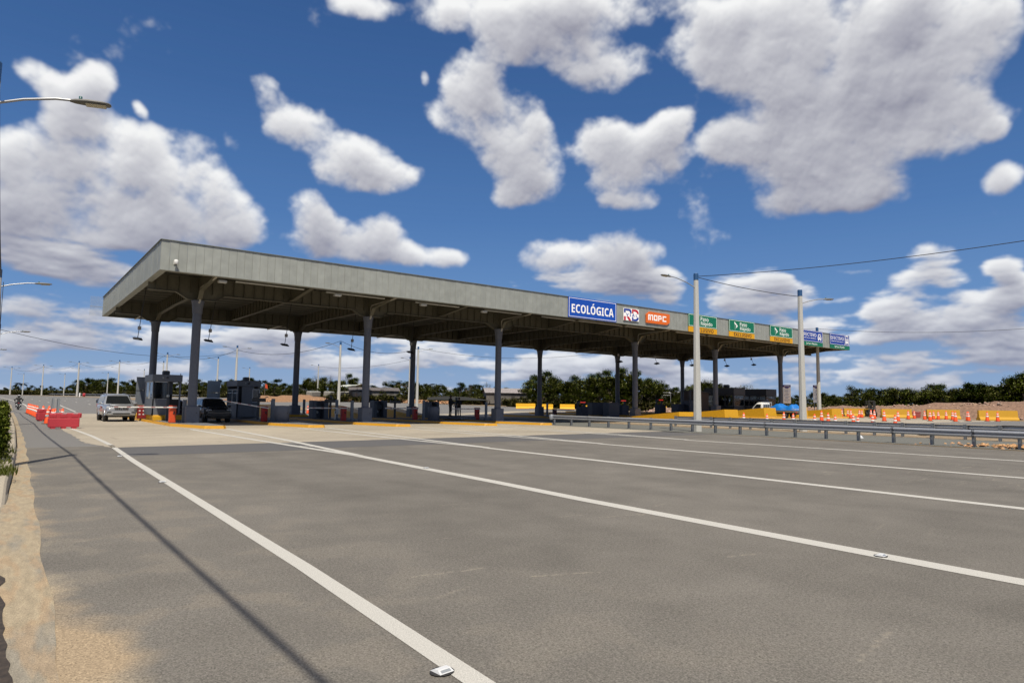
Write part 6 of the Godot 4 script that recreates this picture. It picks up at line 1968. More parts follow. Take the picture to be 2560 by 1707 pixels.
func build_vehicles():
	var silver := mat("paint_silver", lin(0.40, 0.415, 0.44), 0.28, 0.55)
	silver.clearcoat_enabled = true
	silver.clearcoat = 0.6
	silver.clearcoat_roughness = 0.08
	var a := suv("silver off-road SUV waiting at the lowered barrier in the leftmost lane", "parked_suv", Vector3(6.25, 0.006, -53.8), 0.02, Vector3(0.93, 1.85, 4.75), silver, true)
	var d := MB.new()
	d.box(Vector3(-0.955, 0.93, 0.35), Vector3(0.008, 0.14, 0.5))
	part("door_mark", d, mat("door_mark_red", lin(0.45, 0.07, 0.06), 0.5), a)
	var blk := mat("paint_black", lin(0.011, 0.011, 0.013), 0.22)
	blk.clearcoat_enabled = true
	blk.clearcoat = 0.5
	var c := suv("dark compact SUV in the shade of the canopy between the two left booths", "compact_suv", Vector3(11.75, 0.006, -50.6), -0.02, Vector3(0.86, 1.66, 4.45), blk, false)
	var w := MB.new()
	w.quad(Vector3(-0.871, 0.62, 0.85), Vector3(-0.871, 0.62, 1.7), Vector3(-0.862, 0.98, 1.6), Vector3(-0.866, 1.0, 0.85))
	part("door_panel", w, mat("panel_grey", lin(0.30, 0.30, 0.32), 0.4), c)
	suv("maroon car partly hidden behind the left toll booth and steel post", "car", Vector3(10.9, 0.006, -59.5), 0.0, Vector3(0.85, 1.5, 4.3), mat("paint_maroon", lin(0.035, 0.008, 0.012), 0.25), false)
	build_van_truck()
	build_pickup()
	build_motorcycle()
	build_forklift()

func build_van_truck():
	var gl := mat("car_glass", Color.WHITE)
	var y := 0.5
	var t := thing("van", "dark grey van with three side windows stopped behind the yellow crash walls", "van", Vector3(68.9, y, -46.0), PI)
	var paint := mat("paint_dark_grey", lin(0.085, 0.085, 0.09), 0.35)
	var b := MB.new()
	var rings := []
	for q in [[-2.4, 0.82, 0.4, 1.06], [-2.3, 0.88, 0.35, 1.12], [1.6, 0.88, 0.35, 1.12], [2.1, 0.86, 0.38, 1.0], [2.35, 0.8, 0.45, 0.85]]: rings.append(body_ring(q[0], q[1], q[2], q[3], 0.03))
	b.loft(rings, true)
	part("body", b, paint, t)
	var lv := [[1.08, 0.87, 1.9, -2.36], [1.3, 0.85, 1.6, -2.34], [1.75, 0.78, 1.0, -2.28], [1.86, 0.70, 0.75, -2.2], [1.9, 0.5, 0.5, -2.0]]
	var c := MB.new()
	var cr := []
	for q in lv: cr.append(cabin_ring(q[0], q[1], q[2], q[3]))
	c.loft(cr, true)
	part("cabin", c, paint, t)
	side_panes(t, lv, 1.2, 1.68, [[1.4, 0.55, 0.95, 0.55], [0.42, -0.62], [-0.78, -1.30], [-1.42, -2.18, -1.42, -2.1]], gl)
	end_pane("windscreen", t, lv, 1.2, 1.72, true, gl)
	end_pane("rear_window", t, lv, 1.2, 1.68, false, gl)
	for z in [-1.4, 1.5]:
		for s in [-0.75, 0.75]: wheel(t, Vector3(s, 0.34, z), 0.34, 0.2, mat("rim_steel", lin(0.28, 0.28, 0.29), 0.4, 0.6))
	# small white truck with a tarpaulin over its load, heading away
	var k := thing("flatbed_truck", "small white flatbed truck with a blue tarpaulin tied over its load", "truck", Vector3(62.4, 0.5, -38.4), PI)
	k.scale = Vector3.ONE * 0.86
	var white := mat("paint_white", lin(0.72, 0.72, 0.70), 0.35)
	var dark := mat("chassis_dark", lin(0.03, 0.03, 0.03), 0.7)
	var cb := MB.new()
	var cc := []
	for q in [[0.55, 0.84, 2.75, 1.30], [0.95, 0.86, 2.78, 1.28], [1.2, 0.85, 2.62, 1.28], [1.62, 0.80, 2.2, 1.30], [1.76, 0.74, 2.05, 1.36], [1.80, 0.5, 1.9, 1.45]]: cc.append(cabin_ring(q[0], q[1], q[2], q[3]))
	cb.loft(cc, true)
	part("cab", cb, white, k)
	var cl := [[0.95, 0.86, 2.78, 1.28], [1.2, 0.85, 2.62, 1.28], [1.62, 0.80, 2.2, 1.30], [1.76, 0.74, 2.05, 1.36]]
	side_panes(k, cl, 1.06, 1.56, [[2.5, 1.5, 2.1, 1.5]], gl)
	end_pane("windscreen", k, cl, 1.1, 1.6, true, gl)
	end_pane("rear_window", k, cl, 1.1, 1.55, false, gl, 0.8)
	var rk := MB.new()
	for x in [-0.8, -0.4, 0.0, 0.4, 0.8]: rk.tube([Vector3(x, 0.8, 1.12), Vector3(x, 1.78, 1.12)], 0.025, 6)
	rk.tube([Vector3(-0.82, 1.78, 1.12), Vector3(0.82, 1.78, 1.12)], 0.03, 6)
	part("headboard", rk, white, k)
	var bed := MB.new()
	bed.cbox(Vector3(0, 0.74, -0.85), Vector3(1.78, 0.10, 3.9), 0.02)
	for x in [-0.87, 0.87]: bed.box(Vector3(x, 0.93, -0.85), Vector3(0.04, 0.30, 3.9))
	bed.box(Vector3(0, 0.93, -2.8), Vector3(1.74, 0.3, 0.04))
	part("bed", bed, mat("bed_grey", lin(0.42, 0.41, 0.38), 0.6), k)
	var n := noise(71, 1.7, 3)
	var rows := []
	for j in 17:
		var r := []
		var z := lerpf(-2.9, 1.05, j / 16.0)
		for i in 15:
			var u := lerpf(-1.0, 1.0, i / 14.0)
			var top := 1.45 + 0.20 * sin(j * 0.8) + 0.16 * n.get_noise_2d(z * 2.0, u * 2.0)
			var edge := pow(absf(u), 5.0)
			var endf := clampf(minf(j, 16 - j) / 2.5, 0.0, 1.0)
			r.append(Vector3(u * (0.98 + 0.05 * n.get_noise_2d(z * 3.0, 9.0)), lerpf(0.92, lerpf(top, 0.90, edge), endf) + 0.05 * n.get_noise_3d(u * 5.0, z * 5.0, 3.0), z))
		rows.append(r)
	var tarp := mat("tarp_blue", lin(0.012, 0.17, 0.55), 0.35)
	part("tarpaulin", grid_mesh(rows), tarp, k)
	var ch := MB.new()
	ch.box(Vector3(0, 0.56, -0.3), Vector3(0.8, 0.2, 5.2)); ch.box(Vector3(0, 0.5, -2.75), Vector3(1.5, 0.14, 0.1))
	part("chassis", ch, dark, k)
	for s in [-0.62, 0.62]:
		var l := MB.new()
		l.cbox(Vector3(s, 0.66, -2.84), Vector3(0.28, 0.14, 0.05), 0.02)
		part("tail_light", l, mat("tail_red", Color.WHITE), k)
		for z in [2.0, -1.6]: wheel(k, Vector3(s * 1.18, 0.34, z), 0.34, 0.22, mat("rim_steel", Color.WHITE))

func build_pickup():
	var t := thing("pickup_truck", "dark pickup with a tube rack on its bed driving off left of the silver SUV", "pickup truck", on(11.35, -104.0, 0.01), PI + 0.3)
	var dark := mat("paint_black", Color.WHITE)
	var b := MB.new()
	var rings := []
	for q in [[-2.5, 0.8, 0.5, 0.95], [-2.4, 0.84, 0.42, 1.0], [-0.6, 0.85, 0.4, 1.0], [1.6, 0.85, 0.4, 1.02], [2.3, 0.8, 0.45, 0.92]]: rings.append(body_ring(q[0], q[1], q[2], q[3], 0.03))
	b.loft(rings, true)
	part("body", b, dark, t)
	var lv := [[0.98, 0.83, 1.35, -0.55], [1.25, 0.8, 1.0, -0.5], [1.58, 0.7, 0.6, -0.42], [1.64, 0.6, 0.4, -0.3]]
	var c := MB.new()
	var cr := []
	for q in lv: cr.append(cabin_ring(q[0], q[1], q[2], q[3]))
	c.loft(cr, true)
	part("cabin", c, dark, t)
	end_pane("rear_window", t, lv, 1.1, 1.5, false, mat("car_glass", Color.WHITE))
	side_panes(t, lv, 1.1, 1.52, [[1.0, -0.35, 0.6, -0.35]], mat("car_glass", Color.WHITE))
	var r := MB.new()
	for z in [-2.3, -1.5, -0.75]:
		for x in [-0.75, 0.75]: r.tube([Vector3(x, 0.95, z), Vector3(x, 1.55, z)], 0.02, 5)
		r.tube([Vector3(-0.75, 1.55, z), Vector3(0.75, 1.55, z)], 0.02, 5)
	for x in [-0.75, 0.75]:
		for y in [1.25, 1.55]: r.tube([Vector3(x, y, -2.3), Vector3(x, y, -0.75)], 0.02, 5)
	part("rack", r, mat("rack_grey", lin(0.2, 0.2, 0.2), 0.5, 0.4), t)
	for z in [-1.5, 1.5]:
		for s in [-0.75, 0.75]: wheel(t, Vector3(s, 0.36, z), 0.36, 0.22, mat("rim_steel", Color.WHITE))

func build_motorcycle():
	var at := Vector3(1.33, 0.01, -92.0)
	var t := thing("motorcycle", "dark motorcycle ridden away along the left kerb, seen from behind", "motorcycle", at, PI)
	var dark := mat("bike_black", lin(0.014, 0.014, 0.016), 0.35)
	var rim := mat("rim_alloy", Color.WHITE)
	for z in [-0.68, 0.68]:
		var x := Transform3D(Basis(Vector3.BACK, -PI / 2), Vector3(0, 0.31, z))
		var b := MB.new()
		b.lathe([[0.22, -0.05], [0.28, -0.065], [0.31, -0.03], [0.31, 0.03], [0.28, 0.065], [0.22, 0.05]], 22, x)
		var w := part("wheel", b, mat("tyre", Color.WHITE), t)
		var r := MB.new()
		r.lathe([[0.0, -0.05], [0.06, -0.05], [0.06, 0.05], [0.0, 0.05]], 10, x)
		for k in 5: r.box(Vector3(0, 0.31, z) + x.basis * Basis(Vector3.UP, TAU * k / 5.0) * Vector3(0.13, 0, 0), Vector3(0.2, 0.03, 0.03), x.basis * Basis(Vector3.UP, TAU * k / 5.0))
		part("rim", r, rim, w)
	var bd := MB.new()
	var rings := []
	for q in [[-0.78, 0.06, 0.72, 0.86], [-0.5, 0.14, 0.60, 0.84], [-0.1, 0.17, 0.42, 0.80], [0.2, 0.2, 0.38, 0.98], [0.5, 0.16, 0.50, 0.96], [0.66, 0.06, 0.66, 0.92]]: rings.append(body_ring(q[0], q[1], q[2], q[3], 0.3))
	bd.loft(rings, true)
	bd.box(Vector3(0, 0.42, 0.05), Vector3(0.3, 0.3, 0.45))
	part("body", bd, dark, t)
	var se := MB.new()
	se.cbox(Vector3(0, 0.84, -0.35), Vector3(0.26, 0.09, 0.7), 0.04)
	part("saddle", se, mat("black_plastic", Color.WHITE), t)
	var fk := MB.new()
	for x in [-0.09, 0.09]: fk.tube([Vector3(x, 0.31, 0.68), Vector3(x, 0.95, 0.48)], 0.025, 6)
	part("fork", fk, rim, t)
	var hb := MB.new()
	hb.tube([Vector3(-0.36, 1.02, 0.34), Vector3(-0.2, 1.03, 0.44), Vector3(0.2, 1.03, 0.44), Vector3(0.36, 1.02, 0.34)], 0.016, 6)
	part("handlebar", hb, dark, t)
	for s in [-1.0, 1.0]:
		var m := MB.new()
		m.tube([Vector3(s * 0.26, 1.03, 0.4), Vector3(s * 0.36, 1.2, 0.44)], 0.01, 5); m.cbox(Vector3(s * 0.40, 1.22, 0.44), Vector3(0.14, 0.08, 0.02), 0.01)
		part("mirror", m, dark, t)
		var p := MB.new()
		p.cbox(Vector3(s * 0.19, 0.66, -0.66), Vector3(0.14, 0.15, 0.06), 0.02)
		part("side_case", p, mat("bike_white", lin(0.55, 0.55, 0.55), 0.35), t)
		var e := MB.new()
		e.tube([Vector3(s * 0.16, 0.4, 0.1), Vector3(s * 0.18, 0.42, -0.85)], [0.03, 0.05], 8)
		part("exhaust", e, rim, t)
	var tl := MB.new()
	tl.cbox(Vector3(0, 0.83, -0.80), Vector3(0.14, 0.07, 0.05), 0.02)
	part("tail_light", tl, mat("tail_red", Color.WHITE), t)
	var pl := MB.new()
	pl.box(Vector3(0, 0.56, -0.86), Vector3(0.22, 0.13, 0.012), Basis(Vector3.RIGHT, 0.3))
	part("number_plate", pl, mat("bike_white", Color.WHITE), t)
	var fe := MB.new()
	fe.box(Vector3(0, 0.64, -0.84), Vector3(0.16, 0.24, 0.02), Basis(Vector3.RIGHT, 0.3))
	part("mudguard", fe, dark, t)

func build_forklift():
	var t := thing("forklift", "dark green forklift with overhead guard parked behind the yellow concrete barriers", "forklift", on(90.4, -42.2), -1.0)
	var green := mat("forklift_green", lin(0.018, 0.035, 0.032), 0.5)
	var dark := mat("chassis_dark", lin(0.03, 0.03, 0.03), 0.7)
	var b := MB.new()
	b.cbox(Vector3(0, 0.62, -0.3), Vector3(1.15, 0.6, 1.7), 0.08); b.cbox(Vector3(0, 0.85, -0.95), Vector3(1.1, 0.65, 0.55), 0.16)
	part("body", b, green, t)
	var y := MB.new()
	y.box(Vector3(0, 0.42, -0.3), Vector3(1.19, 0.09, 1.74))
	part("stripe", y, mat("forklift_lime", lin(0.55, 0.6, 0.05), 0.5), t)
	var g := MB.new()
	for x in [-0.5, 0.5]:
		g.tube([Vector3(x, 0.9, 0.5), Vector3(x, 2.0, 0.28)], 0.04, 6); g.tube([Vector3(x, 1.1, -0.85), Vector3(x, 2.0, -0.75)], 0.04, 6)
		g.tube([Vector3(x, 2.0, 0.28), Vector3(x, 2.0, -0.75)], 0.04, 6)
	for k in 6: g.box(Vector3(0, 2.0, -0.72 + k * 0.19), Vector3(1.0, 0.04, 0.05))
	part("overhead_guard", g, dark, t)
	var m := MB.new()
	for x in [-0.36, -0.22, 0.22, 0.36]: m.box(Vector3(x, 1.05, 0.72), Vector3(0.08, 2.1, 0.12))
	for yy in [0.3, 1.1, 2.05]: m.box(Vector3(0, yy, 0.72), Vector3(0.8, 0.09, 0.1))
	part("mast", m, dark, t)
	for x in [-0.25, 0.25]:
		var f := MB.new()
		f.box(Vector3(x, 0.12, 1.35), Vector3(0.12, 0.05, 1.1)); f.box(Vector3(x, 0.35, 0.82), Vector3(0.12, 0.5, 0.05))
		part("fork_tine", f, dark, t)
	var s := MB.new()
	s.cbox(Vector3(0, 1.0, -0.35), Vector3(0.5, 0.12, 0.5), 0.04); s.cbox(Vector3(0, 1.3, -0.6), Vector3(0.5, 0.55, 0.12), 0.04)
	part("driver_seat", s, mat("black_plastic", Color.WHITE), t)
	for q in [[-0.52, 0.45, 0.32], [0.52, 0.45, 0.32], [-0.48, -0.85, 0.26], [0.48, -0.85, 0.26]]: wheel(t, Vector3(q[0], q[2], q[1]), q[2], 0.22, mat("rim_steel", Color.WHITE))

# ---------------------------------------------------------------- people: a smooth field of tapered limbs, meshed as surface nets
func capsule_d(p: Vector3, a: Vector3, b: Vector3, ra: float, rb: float) -> float:
	var ab := b - a
	var t := clampf((p - a).dot(ab) / maxf(ab.length_squared(), 1e-8), 0.0, 1.0)
	return p.distance_to(a + ab * t) - lerpf(ra, rb, t)

func skin_mesh(st: SurfaceTool, bones: Array, cell: float, k: float):   # bones: [a, b, ra, rb, colour]
	var lo := Vector3.ONE * 1e9; var hi := -lo
	for q in bones:
		var m: float = maxf(q[2], q[3]) + cell * 2.0 + k
		lo = lo.min(q[0].min(q[1]) - Vector3.ONE * m); hi = hi.max(q[0].max(q[1]) + Vector3.ONE * m)
	var n := Vector3i(((hi - lo) / cell).ceil()) + Vector3i.ONE
	var F := PackedFloat32Array(); F.resize(n.x * n.y * n.z); F.fill(1.0)
	for q in bones:
		var m: float = maxf(q[2], q[3]) + cell * 2.0 + k
		var b0 := Vector3i(((q[0].min(q[1]) - Vector3.ONE * m - lo) / cell).floor()).max(Vector3i.ZERO)
		var b1 := Vector3i(((q[0].max(q[1]) + Vector3.ONE * m - lo) / cell).ceil()).min(n - Vector3i.ONE)
		for z in range(b0.z, b1.z + 1):
			for y in range(b0.y, b1.y + 1):
				for x in range(b0.x, b1.x + 1):
					var i := (z * n.y + y) * n.x + x
					var d := capsule_d(lo + Vector3(x, y, z) * cell, q[0], q[1], q[2], q[3])
					var e := F[i]
					var h := maxf(k - absf(e - d), 0.0) / k
					F[i] = minf(e, d) - h * h * k * 0.25
	var vid := {}
	var V := PackedVector3Array(); var Nn := PackedVector3Array(); var C := PackedColorArray()
	var off := [Vector3i(0, 0, 0), Vector3i(1, 0, 0), Vector3i(0, 1, 0), Vector3i(1, 1, 0), Vector3i(0, 0, 1), Vector3i(1, 0, 1), Vector3i(0, 1, 1), Vector3i(1, 1, 1)]
	var edges := [[0, 1], [2, 3], [4, 5], [6, 7], [0, 2], [1, 3], [4, 6], [5, 7], [0, 4], [1, 5], [2, 6], [3, 7]]
	for z in n.z - 1:
		for y in n.y - 1:
			for x in n.x - 1:
				var i0 := (z * n.y + y) * n.x + x
				var v := [F[i0], F[i0 + 1], F[i0 + n.x], F[i0 + n.x + 1], F[i0 + n.x * n.y], F[i0 + n.x * n.y + 1], F[i0 + n.x * n.y + n.x], F[i0 + n.x * n.y + n.x + 1]]
				var neg := 0
				for q in v:
					if q < 0.0: neg += 1
				if neg == 0 or neg == 8: continue
				var s := Vector3.ZERO; var c := 0
				for e in edges:
					var f0: float = v[e[0]]; var f1: float = v[e[1]]
					if (f0 < 0.0) != (f1 < 0.0):
						s += Vector3(off[e[0]]).lerp(Vector3(off[e[1]]), f0 / (f0 - f1)); c += 1
				vid[i0] = V.size()
				var p := lo + (Vector3(x, y, z) + s / c) * cell
				V.append(p)
				Nn.append(Vector3(v[1] + v[3] + v[5] + v[7] - v[0] - v[2] - v[4] - v[6], v[2] + v[3] + v[6] + v[7] - v[0] - v[1] - v[4] - v[5], v[4] + v[5] + v[6] + v[7] - v[0] - v[1] - v[2] - v[3]).normalized())
				var best := 1e9; var col := Color.WHITE
				for q in bones:
					var d := capsule_d(p, q[0], q[1], q[2], q[3])
					if d < best: best = d; col = q[4]
				C.append(col)
	var steps := [1, n.x, n.x * n.y]
	for z in range(1, n.z - 1):
		for y in range(1, n.y - 1):
			for x in range(1, n.x - 1):
				var i := (z * n.y + y) * n.x + x
				for ax in 3:
					var f0 := F[i]; var f1 := F[i + steps[ax]]
					if (f0 < 0.0) == (f1 < 0.0): continue
					var u: int = steps[(ax + 1) % 3]; var w: int = steps[(ax + 2) % 3]
					var q := [i, i - u, i - u - w, i - w]
					if not (vid.has(q[0]) and vid.has(q[1]) and vid.has(q[2]) and vid.has(q[3])): continue
					var order := [0, 1, 2, 0, 2, 3] if f0 > 0.0 else [0, 2, 1, 0, 3, 2]
					for j in order:
						var id: int = vid[q[j]]
						st.set_normal(Nn[id]); st.set_color(C[id]); st.add_vertex(V[id])

func hand_bones(wr: Vector3, dir: Vector3, side: Vector3, curl: float, c: Color, k := 1.0) -> Array:   # palm, four fingers, thumb
	var r := []
	var nrm := dir.cross(side).normalized()
	r.append([wr, wr + dir * 0.085 * k, 0.026, 0.036, c])
	for i in 4:
		var base: Vector3 = wr + dir * 0.085 * k + side * (0.027 - i * 0.018)
		var len: float = [0.072, 0.08, 0.074, 0.058][i] * k
		var d2 := (dir * cos(curl) + nrm * sin(curl)).normalized()
		var d3 := (dir * cos(curl * 2.0) + nrm * sin(curl * 2.0)).normalized()
		r.append([base, base + d2 * len * 0.5, 0.0095, 0.009, c]); r.append([base + d2 * len * 0.5, base + d2 * len * 0.5 + d3 * len * 0.5, 0.009, 0.0075, c])
	var tb: Vector3 = wr + dir * 0.03 * k + side * 0.028
	var td := (dir * 0.75 + side * 0.6 + nrm * 0.35).normalized()
	r.append([tb, tb + td * 0.035, 0.013, 0.011, c]); r.append([tb + td * 0.035, tb + (td * 0.035 + dir * 0.03), 0.011, 0.009, c])
	return r

func person(label: String, at: Vector3, turn: float, h: float, J: Dictionary, cloth: Array, hair: Color) -> Node3D:
	# J: joints in metres for a 1.75 m figure; cloth: [shirt, trousers, boots, skin]
	var t := thing("person", label, "person", at, turn)
	t.scale = Vector3.ONE * h / 1.75
	var sh: Color = cloth[0]; var tr: Color = cloth[1]; var bo: Color = cloth[2]; var sk: Color = cloth[3]
	var st := SurfaceTool.new()
	st.begin(Mesh.PRIMITIVE_TRIANGLES)
	var B := []
	B.append([J.pelvis + Vector3(-0.07, 0, 0), J.pelvis + Vector3(0.07, 0, 0), 0.115, 0.115, tr])
	B.append([J.pelvis, J.chest, 0.125, 0.145, sh])
	B.append([J.chest + Vector3(-0.09, 0.02, 0), J.chest + Vector3(0.09, 0.02, 0), 0.12, 0.12, sh])
	B.append([J.shl, J.shr, 0.066, 0.066, sh])
	B.append([J.neck, J.head, 0.055, 0.05, sk])
	for s in ["l", "r"]:
		B.append([J["sh" + s], J["el" + s], 0.056, 0.045, sh]); B.append([J["el" + s], J["wr" + s], 0.043, 0.031, sh])
		B.append([J["hip" + s], J["kn" + s], 0.088, 0.060, tr]); B.append([J["kn" + s], J["an" + s], 0.060, 0.044, tr])
		B.append([J["an" + s] + Vector3(0, -0.02, -0.03), J["an" + s] + Vector3(0, -0.045, 0.15), 0.045, 0.038, bo])
	skin_mesh(st, B, 0.022, 0.045)
	for s in ["l", "r"]:
		var d: Vector3 = (J["wr" + s] - J["el" + s]).normalized()
		var side: Vector3 = (Vector3(0, 0, 1) - d * d.z).normalized()
		if absf(d.z) > 0.85: side = Vector3(1.0 if s == "l" else -1.0, 0, 0)
		skin_mesh(st, hand_bones(J["wr" + s], d, side, 0.7, sk), 0.007, 0.008)
	var H: Vector3 = J.head
	var f: Vector3 = J.face
	var up := Vector3.UP; var rt := f.cross(up).normalized()
	var hb := [[H + up * 0.10, H + up * 0.13, 0.088, 0.088, sk], [H + f * 0.035 + up * 0.03, H + f * 0.045 + up * 0.055, 0.055, 0.058, sk], [H + f * 0.09 + up * 0.085, H + f * 0.105 + up * 0.06, 0.012, 0.016, sk], [H + f * 0.085 + up * 0.022 - rt * 0.02, H + f * 0.085 + up * 0.022 + rt * 0.02, 0.010, 0.010, Color(sk.r * 0.8, sk.g * 0.55, sk.b * 0.5)]]
	for s in [-1.0, 1.0]:
		hb.append([H + rt * s * 0.088 + up * 0.06, H + rt * s * 0.09 + up * 0.10, 0.014, 0.016, sk])
		hb.append([H + f * 0.086 + rt * s * 0.032 + up * 0.10, H + f * 0.088 + rt * s * 0.032 + up * 0.10, 0.011, 0.011, Color(0.02, 0.02, 0.02)])
	skin_mesh(st, hb, 0.010, 0.014)
	var m := mat("figure", Color.WHITE, 0.8)
	m.vertex_color_use_as_albedo = true
	part("body", st.commit(), m, t)
	var hs := SurfaceTool.new()
	hs.begin(Mesh.PRIMITIVE_TRIANGLES)
	skin_mesh(hs, [[H + up * 0.145 - f * 0.015, H + up * 0.15 + f * 0.01, 0.086, 0.086, hair], [H + up * 0.09 - f * 0.04, H + up * 0.13 - f * 0.035, 0.078, 0.08, hair]], 0.012, 0.02)
	part("cap" if J.has("cap") else "hair", hs.commit(), m, t)
	return t

func build_people():
	var uniform := Color(0.016, 0.017, 0.018); var boots := Color(0.01, 0.01, 0.01); var skin := Color(0.13, 0.07, 0.045)
	var base := {"pelvis": Vector3(0, 0.95, 0), "chest": Vector3(0, 1.30, 0), "neck": Vector3(0, 1.45, 0), "head": Vector3(0, 1.54, 0.01), "face": Vector3(0, 0, 1), "shl": Vector3(-0.17, 1.41, 0), "shr": Vector3(0.17, 1.41, 0), "ell": Vector3(-0.24, 1.13, -0.02), "elr": Vector3(0.24, 1.13, 0.02), "wrl": Vector3(-0.22, 0.89, 0.08), "wrr": Vector3(0.25, 0.90, 0.12), "hipl": Vector3(-0.095, 0.92, 0), "hipr": Vector3(0.095, 0.92, 0), "knl": Vector3(-0.11, 0.50, 0.02), "knr": Vector3(0.11, 0.50, 0.02), "anl": Vector3(-0.12, 0.08, -0.02), "anr": Vector3(0.12, 0.08, -0.02), "cap": true}
	person("person in dark uniform and cap standing on the island holding a long gun pointed down", Vector3(31.05, 0.405, -50.1), 0.5, 1.80, base, [uniform, uniform, boots, skin], uniform)
	var gun := thing("rifle", "long dark gun held pointing down by the standing figure", "gun", Vector3(31.42, 1.26, -49.98), 0.0)
	var g := MB.new()
	var gb := Basis(Vector3.BACK, 0.35)
	g.box(Vector3.ZERO, Vector3(0.05, 0.55, 0.04), gb); g.box(gb * Vector3(0, -0.42, 0), Vector3(0.022, 0.36, 0.022), gb); g.box(gb * Vector3(0.0, 0.36, 0), Vector3(0.045, 0.22, 0.09), gb)
	part("stock", g, mat("gun_black", lin(0.012, 0.012, 0.012), 0.5), gun)
	var mg := MB.new()
	mg.box(gb * Vector3(0.0, -0.02, 0.09), Vector3(0.03, 0.08, 0.16), gb)
	part("magazine", mg, mat("gun_black", Color.WHITE), gun)
	var two := base.duplicate()
	two.merge({"ell": Vector3(-0.27, 1.14, 0.04), "elr": Vector3(0.27, 1.14, 0.04), "wrl": Vector3(-0.12, 1.05, 0.22), "wrr": Vector3(0.12, 1.04, 0.22), "knl": Vector3(-0.08, 0.50, 0.03), "knr": Vector3(0.12, 0.50, 0.0), "anl": Vector3(-0.06, 0.08, 0.0), "anr": Vector3(0.14, 0.08, -0.05)}, true)
	two.erase("cap")
	person("person in dark clothes with long hair standing beside the fare display, hands together", Vector3(32.0, 0.405, -50.2), -0.6, 1.62, two, [Color(0.012, 0.012, 0.013), Color(0.014, 0.014, 0.015), boots, skin], Color(0.008, 0.007, 0.006))
	# motorcycle rider, seated, seen from behind
	var ride := {"pelvis": Vector3(0, 0.93, -0.30), "chest": Vector3(0, 1.27, -0.18), "neck": Vector3(0, 1.40, -0.12), "head": Vector3(0, 1.46, -0.09), "face": Vector3(0, 0, 1), "shl": Vector3(-0.19, 1.36, -0.14), "shr": Vector3(0.19, 1.36, -0.14), "ell": Vector3(-0.36, 1.16, 0.08), "elr": Vector3(0.36, 1.16, 0.08), "wrl": Vector3(-0.34, 1.05, 0.28), "wrr": Vector3(0.34, 1.05, 0.28), "hipl": Vector3(-0.12, 0.92, -0.26), "hipr": Vector3(0.12, 0.92, -0.26), "knl": Vector3(-0.25, 0.82, 0.16), "knr": Vector3(0.25, 0.82, 0.16), "anl": Vector3(-0.22, 0.42, -0.06), "anr": Vector3(0.22, 0.42, -0.06)}
	var r := person("person in black jacket and pale helmet riding the motorcycle away", Vector3(1.33, 0.01, -92.0), PI, 1.75, ride, [Color(0.012, 0.012, 0.013), Color(0.02, 0.022, 0.03), boots, skin], Color(0.02, 0.02, 0.02))
	var hm := MB.new()
	hm.lathe([[0.10, -0.13], [0.135, -0.06], [0.142, 0.02], [0.12, 0.09], [0.07, 0.135], [0.0, 0.148]], 16, Transform3D(Basis(), Vector3(0, 1.58, -0.08)))
	one("helmet", hm, mat("helmet_dark", lin(0.03, 0.03, 0.032), 0.25), "dark helmet with a pale crown on the motorcycle rider's head", "helmet", "", Vector3(1.33, 0.01, -92.0)).rotation.y = PI
	var hc := MB.new()
	hc.lathe([[0.122, 0.092], [0.073, 0.14], [0.0, 0.154]], 14, Transform3D(Basis(), Vector3(0, 1.58, -0.08)))
	var helm := get_node("helmet")
	part("crown", hc, mat("bike_white", Color.WHITE), helm)

# ---------------------------------------------------------------- plants
class Leaves:
	var v := PackedVector3Array(); var n := PackedVector3Array(); var c := PackedColorArray(); var ix := PackedInt32Array()
	func leaf(p: Vector3, dir: Vector3, nrm: Vector3, l: float, w: float, col: Color, soft: Vector3):
		var s := dir.cross(nrm).normalized() * w * 0.5
		var k := v.size()
		for q in [p, p + dir * l * 0.45 + s, p + dir * l, p + dir * l * 0.45 - s]:
			v.append(q); n.append(soft); c.append(col)
		ix.append_array(PackedInt32Array([k, k + 1, k + 2, k, k + 2, k + 3]))
	func done() -> ArrayMesh:
		var a := []
		a.resize(Mesh.ARRAY_MAX)
		a[Mesh.ARRAY_VERTEX] = v; a[Mesh.ARRAY_NORMAL] = n; a[Mesh.ARRAY_COLOR] = c; a[Mesh.ARRAY_INDEX] = ix
		var m := ArrayMesh.new()
		m.add_surface_from_arrays(Mesh.PRIMITIVE_TRIANGLES, a)
		return m

func rdir() -> Vector3:
	return Vector3(rng.randfn(), rng.randfn(), rng.randfn()).normalized()

func clump(L: Leaves, c: Vector3, r: Vector3, count: int, size: float, col: Color, spread := 0.25, core := Vector3(0, -99, 0)):
	var tone_ := rng.randf_range(0.72, 1.3)
	for i in count:
		var d := rdir()
		var p := c + Vector3(d.x * r.x, d.y * r.y, d.z * r.z) * pow(rng.randf(), 0.4)
		var k := tone_ * rng.randf_range(1.0 - spread, 1.0 + spread)
		var cc := Color(col.r * k * rng.randf_range(0.9, 1.15), col.g * k, col.b * k * rng.randf_range(0.8, 1.1))
		var dd := (rdir() + Vector3(0, -0.25, 0)).normalized()
		var away := Vector3.UP if core.y < -90.0 else (p - core).normalized()
		var nn := (d * 0.75 + away * 0.55 + rdir() * 0.4 + Vector3(0, 0.35, 0)).normalized()
		L.leaf(p, dd, nn, size * rng.randf_range(0.7, 1.3), size * rng.randf_range(0.4, 0.75), cc, nn)

